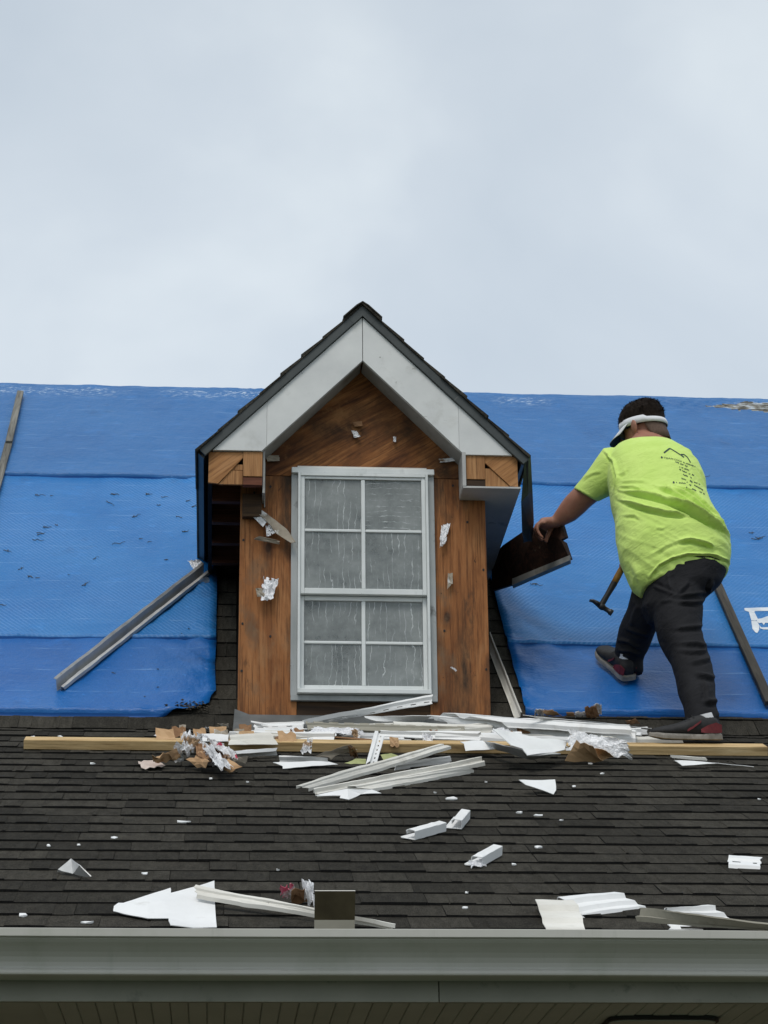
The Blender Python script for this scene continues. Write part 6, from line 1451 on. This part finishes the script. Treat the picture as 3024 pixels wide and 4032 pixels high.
def se(c_, p):
    return math.copysign(abs(c_) ** p, c_)
def loft(rings, n=28, ex=0.88):
    """rings: centre, half width vector, half depth, lift of the near side"""
    cs = [Vector(r_[:3]) for r_ in rings]
    v, f = [], []
    for i, r_ in enumerate(rings):
        a = Vector(r_[3:6])
        tan = (cs[min(i + 1, len(cs) - 1)] - cs[max(i - 1, 0)])
        b = a.cross(tan)
        if b.length < 1e-6: b = Vector((0, -1, 0))
        b.normalize()
        if b.y > 0: b = -b
        lift = Vector((0, 0, r_[7] if len(r_) > 7 else 0)); b = b * r_[6]
        for k in range(n):
            th = 2 * math.pi * k / n
            v.append(cs[i] + a * se(math.cos(th), ex) + b * se(math.sin(th), ex) + lift * max(0, math.sin(th)))
    for i in range(len(rings) - 1):
        for k in range(n):
            f.append((i * n + k, i * n + (k + 1) % n, (i + 1) * n + (k + 1) % n, (i + 1) * n + k))
    f.append(tuple(range(n - 1, -1, -1)))
    f.append(tuple(range((len(rings) - 1) * n, len(rings) * n)))
    return v, f
def chain_vf(ch, seg=10):
    path = [Vector(c_[:3]) for c_ in ch]
    rad = [c_[3] for c_ in ch]
    # refine the path so knuckles bend softly, with round ends
    pp, rr = [], []
    for i in range(len(path) - 1):
        for q in range(4):
            t_ = q / 4
            p0 = path[max(i - 1, 0)]; p1 = path[i]; p2 = path[i + 1]; p3 = path[min(i + 2, len(path) - 1)]
            pp.append(0.5 * ((2 * p1) + (p2 - p0) * t_ + (2 * p0 - 5 * p1 + 4 * p2 - p3) * t_ ** 2 + (3 * p1 - p0 - 3 * p2 + p3) * t_ ** 3))
            rr.append(rad[i] + (rad[i + 1] - rad[i]) * t_)
    pp.append(path[-1]); rr.append(rad[-1])
    d = (pp[-1] - pp[-2]).normalized()
    pp.append(pp[-1] + d * rad[-1] * 0.7); rr.append(rad[-1] * 0.6)
    v, f = tube(pp, rr, seg)
    n = len(pp)
    f.append(tuple(range(seg - 1, -1, -1))); f.append(tuple(range((n - 1) * seg, n * seg)))
    return v, f
def ellipsoid(c_, axes, n=16, m_=10):
    v, f = [], []
    c_ = Vector(c_)
    for j in range(m_ + 1):
        ph = math.pi * j / m_
        for k in range(n):
            th = 2 * math.pi * k / n
            v.append(c_ + axes[0] * math.sin(ph) * math.cos(th) + axes[1] * math.sin(ph) * math.sin(th) + axes[2] * math.cos(ph))
    for j in range(m_):
        for k in range(n):
            f.append((j * n + k, j * n + (k + 1) % n, (j + 1) * n + (k + 1) % n, (j + 1) * n + k))
    return v, f
def fuse(parts, voxel, smooth_it=6, fac=0.5):
    """join overlapping shapes into one closed skin"""
    v, f = [], []
    for pv, pf in parts:
        b0 = len(v)
        v += [tuple(p) for p in pv]; f += [tuple(b0 + i for i in fc) for fc in pf]
    me = bpy.data.meshes.new('tmp'); me.from_pydata(v, [], f)
    bm = bmesh.new(); bm.from_mesh(me)
    bmesh.ops.remove_doubles(bm, verts=bm.verts, dist=1e-5)
    bmesh.ops.recalc_face_normals(bm, faces=bm.faces)
    bm.to_mesh(me); bm.free()
    o = bpy.data.objects.new('tmp', me); COL.objects.link(o)
    r_ = o.modifiers.new('r', 'REMESH'); r_.mode = 'VOXEL'; r_.voxel_size = voxel
    s_ = o.modifiers.new('s', 'SMOOTH'); s_.iterations = smooth_it; s_.factor = fac
    dg = bpy.context.evaluated_depsgraph_get(); dg.update()
    ev = o.evaluated_get(dg); m2 = ev.to_mesh()
    V_ = np.array([tuple(p.co) for p in m2.vertices]); F_ = [tuple(p.vertices) for p in m2.polygons]
    N_ = np.array([tuple(p.normal) for p in m2.vertices])
    ev.to_mesh_clear()
    bpy.data.objects.remove(o); bpy.data.meshes.remove(me)
    return V_, F_, N_
RV, UV_, FV = np.array(cr), np.array(cu), np.array(fwd)
def crease(V_, N_, folds, O_, gain=1.0, back_only=True):
    """raise soft ridges along given lines on the side of the cloth that faces the street"""
    P_ = V_ - np.array(O_)
    u, w = P_ @ RV, P_ @ UV_
    facing = np.clip(-(N_ @ FV) * 1.6 + 0.1, 0, 1)
    disp = np.zeros(len(V_))
    for line, amp, wid in folds:
        best = np.full(len(V_), 9.0); sgn = np.zeros(len(V_)); tpar = np.zeros(len(V_))
        nseg = len(line) - 1
        for i in range(nseg):
            a = np.array(line[i]); b = np.array(line[i + 1]); d = b - a; L2 = d @ d
            t_ = np.clip(((u - a[0]) * d[0] + (w - a[1]) * d[1]) / L2, 0, 1)
            dx, dy = u - (a[0] + t_ * d[0]), w - (a[1] + t_ * d[1])
            dist = np.hypot(dx, dy)
            cr_ = np.sign(d[0] * dy - d[1] * dx)
            mk = dist < best
            best = np.where(mk, dist, best); sgn = np.where(mk, cr_, sgn); tpar = np.where(mk, (i + t_) / nseg, tpar)
        env = np.clip(np.minimum(tpar, 1 - tpar) * 5, 0.15, 1)
        q = best / wid
        # a ridge with a valley below it
        below = np.clip(-sgn * best, 0, None) / wid
        disp += env * amp * (np.exp(-q ** 2) - 0.75 * np.exp(-((sgn * best + 1.7 * wid) / wid) ** 2))
    return V_ + N_ * (disp * facing * gain)[:, None]

K = WORKER
person_parts = [loft(K['torso']), loft(K['arm_l']), loft(K['palm_l']), loft(K['arm_r']), loft(K['palm_r']), loft(K['thigh_r']), loft(K['thigh_l'])]
person_parts += [chain_vf(c_) for c_ in K['fingers_l'] + K['fingers_r']]
# head
HC = Vector(K['head'])
hf = Vector((-0.80, 0.58, -0.16)).normalized()
hu = Vector((-0.10, 0.02, 1.0)); hu = (hu - hf * hu.dot(hf)).normalized()
hr = hf.cross(hu).normalized()
def H(f_, r_, u_):
    return HC + hf * f_ + hr * r_ + hu * u_
HEAD = [(-0.125, 0.040, 0.030, 0.028), (-0.115, 0.030, 0.056, 0.046), (-0.095, 0.016, 0.080, 0.059), (-0.060, 0.002, 0.093, 0.068), (-0.020, -0.004, 0.097, 0.074),
        (0.020, -0.007, 0.099, 0.077), (0.055, -0.009, 0.097, 0.075), (0.085, -0.010, 0.084, 0.065), (0.105, -0.010, 0.060, 0.046), (0.116, -0.010, 0.028, 0.022)]
def head_shell(rows, grow, n=28):
    v, f = [], []
    for (u_, cf, lf, rs) in rows:
        for k in range(n):
            th = 2 * math.pi * k / n
            v.append(H(cf + (lf + grow) * math.cos(th), (rs + grow) * math.sin(th), u_))
    for i in range(len(rows) - 1):
        for k in range(n):
            f.append((i * n + k, i * n + (k + 1) % n, (i + 1) * n + (k + 1) % n, (i + 1) * n + k))
    f.append(tuple(range(n - 1, -1, -1))); f.append(tuple(range((len(rows) - 1) * n, len(rows) * n)))
    return v, f
person_parts.append(head_shell(HEAD, 0.0))
person_parts.append(loft([(*H(-0.030, 0, -0.015), *(hr * 0.055), 0.055), (*H(-0.045, 0, -0.075), *(hr * 0.056), 0.056), (*H(-0.055, 0.0, -0.135), *(hr * 0.062), 0.060)]))
person_parts.append(ellipsoid(H(0.098, 0, -0.035), [hf * 0.020, hr * 0.014, hu * 0.026]))          # nose
person_parts.append(ellipsoid(H(0.088, 0, -0.080), [hf * 0.014, hr * 0.024, hu * 0.010]))          # mouth
for s_ in (-1, 1):
    person_parts.append(ellipsoid(H(0.002, s_ * 0.093, -0.034), [hf * 0.021 + hr * s_ * -0.014, hr * 0.0105, hu * 0.036]))
V_, F_, N_ = fuse(person_parts, 0.0052, 4)
person = mesh_obj('person', V_, F_, 'skin', smooth=True, origin=(2.0, 8.9, 4.0))
tag(person, 'worker in neon green shirt, black trousers and white visor bending toward the dormer eave', 'person')

SV, SF, SN = fuse([loft(K['shirt_body'], 40), loft(K['shirt_sleeve']), loft(K['shirt_sleeve_r'])], 0.0050, 8)
SV = crease(SV, SN, [(l_, a_ * (1.9 if len(l_) > 3 else 0.45), w_ * 0.85) for l_, a_, w_ in K['folds']], K['O'], 2.1)
# soft drag lines running from the left armpit to the right hip
_P = (SV - np.array(K['O']))
_u, _w = _P @ RV, _P @ UV_
_al, _ac = _u * 0.87 - _w * 0.49, _u * 0.49 + _w * 0.87
_fac = np.clip(-(SN @ FV) * 1.4, 0, 1) * np.clip((0.16 - _w) * 8, 0, 1)
SV += SN * (_fac * np.array([0.0065 * (0.4 - abs(noise.noise(Vector((a * 5, c * 34, 1.7))))) for a, c in zip(_al, _ac)]))[:, None]
SV += SN * np.array([0.0016 * noise.noise(Vector(p) * 16) for p in SV])[:, None]
shirt = mesh_obj('shirt', SV, SF, 'shirt_neon', person, smooth=True)
TV, TF, TN = fuse([loft(K['seat'], 40), loft(K['leg_r']), loft(K['leg_l'])], 0.0066, 7)
TV = crease(TV, TN, K['pfolds'], K['O'], 1.9)
TV += TN * np.array([0.003 * noise.noise(Vector(p) * 13) for p in TV])[:, None]
mesh_obj('trousers', TV, TF, 'trouser_black', person, smooth=True)

# hair, visor, glasses, ear
hair_rows = [(u_, cf, lf + 0.004, rs + 0.003) for (u_, cf, lf, rs) in HEAD if u_ > 0.0]
hair_rows = [(-0.020, -0.016, 0.090, 0.077)] + hair_rows
hv, hfc = head_shell(hair_rows, 0.007)
hv = [p + (p - H(0, 0, 0)).normalized() * (0.006 * noise.noise(p * 28) + 0.003 * noise.noise(p * 90)) for p in hv]
rnd = random.Random(31)
ring_n = 28
for _ in range(1500):                               # short tufts break the outline
    j_ = rnd.randrange(1, len(hair_rows) - 1); k_ = rnd.randrange(ring_n)
    a = hv[j_ * ring_n + k_]; b = hv[j_ * ring_n + (k_ + 1) % ring_n]; c_ = hv[(j_ + 1) * ring_n + k_]
    p = a + (b - a) * rnd.random() + (c_ - a) * rnd.random()
    nn = (p - H(0, 0, 0)).normalized()
    d_ = (nn * rnd.uniform(0.35, 0.75) - hf * rnd.uniform(0.1, 0.9) + hr * rnd.uniform(-0.5, 0.5) - hu * rnd.uniform(0, 0.6)).normalized()
    sd_ = d_.cross(nn).normalized() * rnd.uniform(0.0012, 0.0026)
    ln_ = rnd.uniform(0.007, 0.013)
    b0 = len(hv)
    hv += [p - nn * 0.003 - sd_, p - nn * 0.003 + sd_, p + d_ * ln_]
    hfc.append((b0, b0 + 1, b0 + 2))
o = mesh_obj('hair', hv, hfc, 'hair_dark', person, smooth=False)
nape = [(-0.105, -0.050, 0.066, 0.064), (-0.07, -0.044, 0.069, 0.067), (-0.035, -0.030, 0.077, 0.074), (0.0, -0.022, 0.085, 0.077)]
nv, nf = [], []
for (u_, cf, lf, rs) in nape:                       # clipped back and sides below the band
    for k in range(17):
        th = math.pi * (0.56 + 0.88 * k / 16)
        nv.append(H(cf + (lf + 0.0025) * math.cos(th), (rs + 0.0025) * math.sin(th), u_))
for i in range(3):
    for k in range(16):
        nf.append((i * 17 + k, i * 17 + k + 1, (i + 1) * 17 + k + 1, (i + 1) * 17 + k))
o = mesh_obj('clipped_hair', nv, nf, 'hair_shaved', person, smooth=True)
add_solid(o, 0.001)
bv, bf = [], []
nb = 48
def band_pt(th, q, g):
    tilt = 0.008 - 0.028 * (0.5 - 0.5 * math.cos(th))      # sits lower at the back
    hgt = 0.036 if abs(((th / math.pi) % 2) - 1) > 0.35 else 0.026
    u_ = -0.014 + tilt + q * hgt
    return H(-0.008 + (0.100 + g) * math.cos(th), (0.079 + g) * math.sin(th), u_)
for k in range(nb):
    th = 2 * math.pi * k / nb
    bv += [band_pt(th, 0, 0.010), band_pt(th, 0.5, 0.0125), band_pt(th, 1, 0.009)]
for k in range(nb):
    k2 = (k + 1) % nb
    bf += [(k * 3, k2 * 3, k2 * 3 + 1, k * 3 + 1), (k * 3 + 1, k2 * 3 + 1, k2 * 3 + 2, k * 3 + 2)]
visor = mesh_obj('visor', bv, bf, 'cap_white', person, smooth=True)
add_solid(visor, 0.003)
def brim(name, dz, mt):
    v, f = [], []
    for k in range(21):
        th = -1.25 + 2.5 * k / 20
        for q in range(6):
            e_ = q / 5 * 0.078 * math.cos(th * 0.72) ** 0.6
            v.append(H(-0.008 + 0.110 * math.cos(th) + e_ * (0.84 if abs(th) < 2 else 1), 0.090 * math.sin(th) * (1 + 0.05 * q / 5), -0.004 + dz - e_ * 0.48 - 0.012 * abs(math.sin(th)) * q / 5))
    for k in range(20):
        for q in range(5):
            f.append((k * 6 + q, k * 6 + q + 1, k * 6 + q + 7, k * 6 + q + 6))
    o = mesh_obj(name, v, f, mt, visor, smooth=True)
    add_solid(o, 0.0022)
brim('brim', 0.003, 'cap_white')
brim('brim_lining', 0.0, 'cap_under')
gl = ellipsoid(H(0.084, -0.036, -0.028), [hf * 0.016, hr * 0.032, hu * 0.021])
gl2 = ellipsoid(H(0.084, 0.036, -0.028), [hf * 0.016, hr * 0.032, hu * 0.021])
tm = []
for s_ in (-1, 1):
    tm.append(tube([H(0.080, s_ * 0.066, -0.022), H(0.05, s_ * 0.078, -0.022), H(0.0, s_ * 0.083, -0.020)], 0.003, 6))
gv, gf = [], []
for pv, pf in [gl, gl2] + tm:
    b0 = len(gv); gv += list(pv); gf += [tuple(b0 + i for i in fc) for fc in pf]
mesh_obj('sunglasses', gv, gf, 'black_rubber', person, smooth=True)

# print on the back of the shirt
shirt_bvh = BVHTree.FromPolygons([Vector(p) for p in SV], SF)
OV = Vector(K['O'])
def on_shirt(u, w, lift=0.0014):
    p = OV + cr * u + cu * w - fwd * 1.0
    hit = shirt_bvh.ray_cast(p, fwd)
    return None if hit[0] is None else hit[0] + hit[1] * lift
iv, if_ = [], []
def ink_quad(pts):
    q = [on_shirt(*p) for p in pts]
    if any(p is None for p in q): return
    b0 = len(iv); iv.extend(q); if_.append(tuple(range(b0, b0 + len(q))))
def ink_line(line, wid):
    for a, b in zip(line[:-1], line[1:]):
        a, b = Vector(a), Vector(b)
        d = (b - a); n_ = max(2, int(d.length / 0.004)); nn = Vector((-d.y, d.x)).normalized() * wid / 2
        for i in range(n_):
            p, q = a + d * i / n_, a + d * (i + 1) / n_
            ink_quad([p + nn, q + nn, q - nn, p - nn])
ink_line(K['roofmark'][0][:3], 0.0065); ink_line(K['roofmark'][0][2:], 0.0045)
ink_line(K['roofmark'][1], 0.0045); ink_line(K['roofmark'][2], 0.006)
rnd = random.Random(77)
for a, b in K['rows']:                              # rows too small to read in the photograph
    a, b = Vector(a), Vector(b); d = b - a; n_ = max(2, int(d.length / 0.0042)); nn = Vector((-d.y, d.x)).normalized()
    for i in range(n_):
        if rnd.random() < 0.16: continue
        p = a + d * (i + 0.08) / n_; q = a + d * (i + 0.80) / n_
        h0, h1 = rnd.uniform(0.0015, 0.0040), rnd.uniform(0.0015, 0.0040)
        ink_quad([p + nn * h0, q + nn * h0 * 0.8, q - nn * h1, p - nn * h1 * 0.9])
for d_ in K['dots']:
    c_ = Vector(d_)
    ink_quad([c_ + Vector((0.0045 * math.cos(a * 1.047), 0.0055 * math.sin(a * 1.047))) for a in range(6)])
txt = bpy.data.curves.new('team_line', 'FONT')
txt.body = 'TEAM CONS'
txt.size = 1.0
to = bpy.data.objects.new('tmp_text', txt); COL.objects.link(to)
dg = bpy.context.evaluated_depsgraph_get(); dg.update()
tm_ = to.evaluated_get(dg).to_mesh()
bm = bmesh.new(); bm.from_mesh(tm_); bmesh.ops.triangulate(bm, faces=bm.faces)
wmax = max(p.co.x for p in bm.verts)
line = [Vector(p) for p in K['textline']]
def along(t_):
    t_ = min(max(t_, 0), 0.9999) * (len(line) - 1); i = int(t_)
    return line[i].lerp(line[i + 1], t_ - i), (line[i + 1] - line[i]).normalized()
for fc in bm.faces:
    pts = []
    for k in fc.verts:
        p, d = along(k.co.x / wmax)
        pts.append(p + Vector((-d.y, d.x)) * k.co.y * 0.0105)
    ink_quad(pts)
bm.free(); to.evaluated_get(dg).to_mesh_clear(); bpy.data.objects.remove(to)
mesh_obj('back_print', iv, if_, 'print_ink', shirt)

# shoes
def shoe(origin, e1, e3):
    e1 = Vector(e1).normalized(); e3 = Vector(e3); e3 = (e3 - e1 * e3.dot(e1)).normalized(); e2 = e3.cross(e1)
    og = Vector(origin)
    def S(a, b, c_): return og + e1 * a * 0.92 + e2 * b + e3 * (c_ * 1.12)
    prof = [(-0.004, 0.020, 0.028, 0.060), (0.012, 0.033, 0.024, 0.085), (0.045, 0.038, 0.024, 0.098), (0.085, 0.038, 0.024, 0.098), (0.120, 0.039, 0.024, 0.090), (0.155, 0.043, 0.024, 0.076),
            (0.200, 0.048, 0.024, 0.064), (0.245, 0.048, 0.024, 0.056), (0.280, 0.040, 0.026, 0.050), (0.302, 0.022, 0.028, 0.042)]
    v, f = [], []
    n = 20
    for (a, w, z0, z1) in prof:
        for k in range(n):
            th = 2 * math.pi * k / n
            cz = (z0 + z1) / 2; hz = (z1 - z0) / 2
            ww = w * (1 - 0.18 * max(0, math.sin(th)))
            v.append(S(a, ww * se(math.cos(th), 0.7), cz + hz * se(math.sin(th), 0.75)))
    for i in range(len(prof) - 1):
        for k in range(n):
            f.append((i * n + k, i * n + (k + 1) % n, (i + 1) * n + (k + 1) % n, (i + 1) * n + k))
    f.append(tuple(range(n - 1, -1, -1))); f.append(tuple(range((len(prof) - 1) * n, len(prof) * n)))
    sh = mesh_obj('shoe', v, f, 'shoe_black', person, smooth=True)
    # sole
    out = [(-0.012, 0.018), (-0.004, 0.034), (0.03, 0.041), (0.09, 0.040), (0.14, 0.043), (0.20, 0.051), (0.25, 0.051), (0.285, 0.041), (0.308, 0.020)]
    ring_ = [(a, w) for a, w in out] + [(a, -w) for a, w in reversed(out)]
    m_ = len(ring_)
    v = []
    for z, g in ((0.008, 0.93), (0.011, 1.0), (0.021, 0.99), (0.027, 0.95)):
        v += [S(0.148 + (a - 0.148) * g, b * g, z + (0.010 * max(0, (a - 0.24) / 0.07)) + (0.006 if a < 0.05 and z > 0.02 else 0)) for a, b in ring_]
    f = []
    for j in range(3):
        for k in range(m_):
            f.append((j * m_ + k, j * m_ + (k + 1) % m_, (j + 1) * m_ + (k + 1) % m_, (j + 1) * m_ + k))
    f += [tuple(range(m_ - 1, -1, -1)), tuple(range(3 * m_, 4 * m_))]
    mesh_obj('sole', v, f, 'shoe_sole', sh)
    # red heel counter and side flashes
    for s_ in (-1, 1):
        v = []
        for (a, z0, z1) in ((-0.006, 0.034, 0.062), (0.02, 0.032, 0.070), (0.055, 0.032, 0.060), (0.085, 0.034, 0.046)):
            wd = 0.0412 if a > 0.01 else 0.031
            v += [S(a, s_ * wd * 0.98, z0), S(a, s_ * wd * 0.90, z1)]
        o = mesh_obj('heel_flash', v, [(2 * i, 2 * i + 1, 2 * i + 3, 2 * i + 2) for i in range(3)], 'shoe_red', sh)
        add_solid(o, 0.002)
        v = []
        for (a, z0, z1) in ((0.085, 0.070, 0.078), (0.12, 0.048, 0.056), (0.145, 0.036, 0.046)):
            v += [S(a, s_ * 0.0405, z0), S(a, s_ * 0.039, z1)]
        o = mesh_obj('side_flash', v, [(2 * i, 2 * i + 1, 2 * i + 3, 2 * i + 2) for i in range(2)], 'shoe_red', sh)
        add_solid(o, 0.003)
    v, f = tube([S(0.052, 0, 0.07), S(0.056, 0, 0.090), S(0.060, 0, 0.103)], [0.031, 0.028, 0.025], 14)
    mesh_obj('sock', v, f, 'sock_white', sh, smooth=True)
    v, f = [], []
    for i in range(4):
        tv, tf = tube([S(0.115 + i * 0.018, -0.026, 0.086 - i * 0.007), S(0.120 + i * 0.018, 0, 0.094 - i * 0.0085), S(0.115 + i * 0.018, 0.026, 0.086 - i * 0.007)], 0.0025, 5)
        b0 = len(v); v += tv; f += [tuple(b0 + k for k in fc) for fc in tf]
    mesh_obj('laces', v, f, 'black_rubber', sh)
    return sh
n1v = low(0, 0, 1) - low(0, 0, 0)
shoe(low(1.992, -0.455, 0.047), Vector((-1, 0.06, 0.02)), n1v * 0.55 + Vector((0, 0, 0.45)))
hl = upp(1.7780, 0.462, 0.030); tl_ = upp(1.690, 0.745, 0.036)
shoe(hl, tl_ - hl, N2)

# hammer in the right hand
hm = K['hammer']
hb, hg, hn_, hm_ = Vector(hm['butt']), Vector(hm['grip_end']), Vector(hm['neck']), Vector(hm['head_mid'])
hammer = empty('hammer', hm_, 'black claw hammer with ochre grip hanging from the right hand', 'hammer')
v, f = tube([hb, hb.lerp(hg, 0.2), hb.lerp(hg, 0.5), hb.lerp(hg, 0.85), hg], [0.015, 0.0165, 0.014, 0.0155, 0.0145], 12)
f += [tuple(range(11, -1, -1)), tuple(range(48, 60))]
mesh_obj('grip', v, f, 'grip_yellow', hammer, smooth=True)
v, f = tube([hg + (hb - hg) * 0.02, hg, hg.lerp(hm_, 0.5), hm_], [0.0155, 0.0155, 0.0125, 0.0135], 12)
mesh_obj('neck', v, f, 'black_rubber', hammer, smooth=True)
fa, cl = Vector(hm['head_face']), Vector(hm['claw'])
ax = (fa - hm_).normalized()
v, f = tube([hm_ - ax * 0.014, hm_, hm_ + ax * 0.012, hm_ + ax * 0.020, fa - ax * 0.018, fa - ax * 0.014, fa - ax * 0.002, fa], [0.012, 0.0155, 0.0155, 0.011, 0.011, 0.0145, 0.0145, 0.013], 12)
f += [tuple(range(11, -1, -1)), tuple(range(84, 96))]
mesh_obj('head', v, f, 'steel_dark', hammer, smooth=True)
up_ = (hb - hm_).normalized()
for s_ in (-1, 1):
    sd_ = Vector((0, s_ * 0.006, 0))
    v, f = tube([hm_ - ax * 0.006 + sd_, hm_ - ax * 0.025 + sd_ + up_ * 0.001, hm_ - ax * 0.042 + sd_ * 1.2 + up_ * 0.0, cl + sd_ * 1.5], [0.011, 0.009, 0.006, 0.0025], 8)
    f += [tuple(range(7, -1, -1)), tuple(range(24, 32))]
    mesh_obj('claw', v, f, 'steel_dark', hammer, smooth=True)

# the rotten eave board he pulls away, and the loose drip metal
def slab_poly(name, pts, off, mt, parent=None):
    n = len(pts)
    v = [Vector(p) for p in pts] + [Vector(p) + off for p in pts]
    f = [tuple(range(n)), tuple(range(2 * n - 1, n - 1, -1))] + [(i, n + i, n + (i + 1) % n, (i + 1) % n) for i in range(n)]
    return mesh_obj(name, v, f, mt, parent)
bq = [Vector(p) for p in K['board']['q']]
board = slab_poly('eave_board', bq, Vector((0.016, 0.022, 0.004)), 'rotten_board')
bmm = bmesh.new(); bmm.from_mesh(board.data); bmesh.ops.triangulate(bmm, faces=[fc for fc in bmm.faces if len(fc.verts) > 4]); bmm.to_mesh(board.data); bmm.free()
tag(board, 'dark rotten eave board with notched end gripped by the worker', 'board')
lip = [Vector(p) for p in K['lip']]
slab_poly('painted_lip', lip, Vector((0.010, 0.035, -0.004)), 'soffit_grey', board)
dp = [Vector(p) for p in K['drip']]
v = []
for i in range(4):
    a, b = dp[2 * i], dp[2 * i + 1]
    m_ = a.lerp(b, 0.55) + Vector((0, -0.014, 0))
    v += [a, m_, b]
f = []
for i in range(3):
    for j in range(2):
        f.append((i * 3 + j, i * 3 + j + 1, i * 3 + 4 + j, i * 3 + 3 + j))
o = mesh_obj('loose_drip_edge', v, f, 'drip_metal_dark')
add_solid(o, 0.002)
tag(o, 'bent dark drip metal hanging loose from the right dormer eave', 'metal strip')
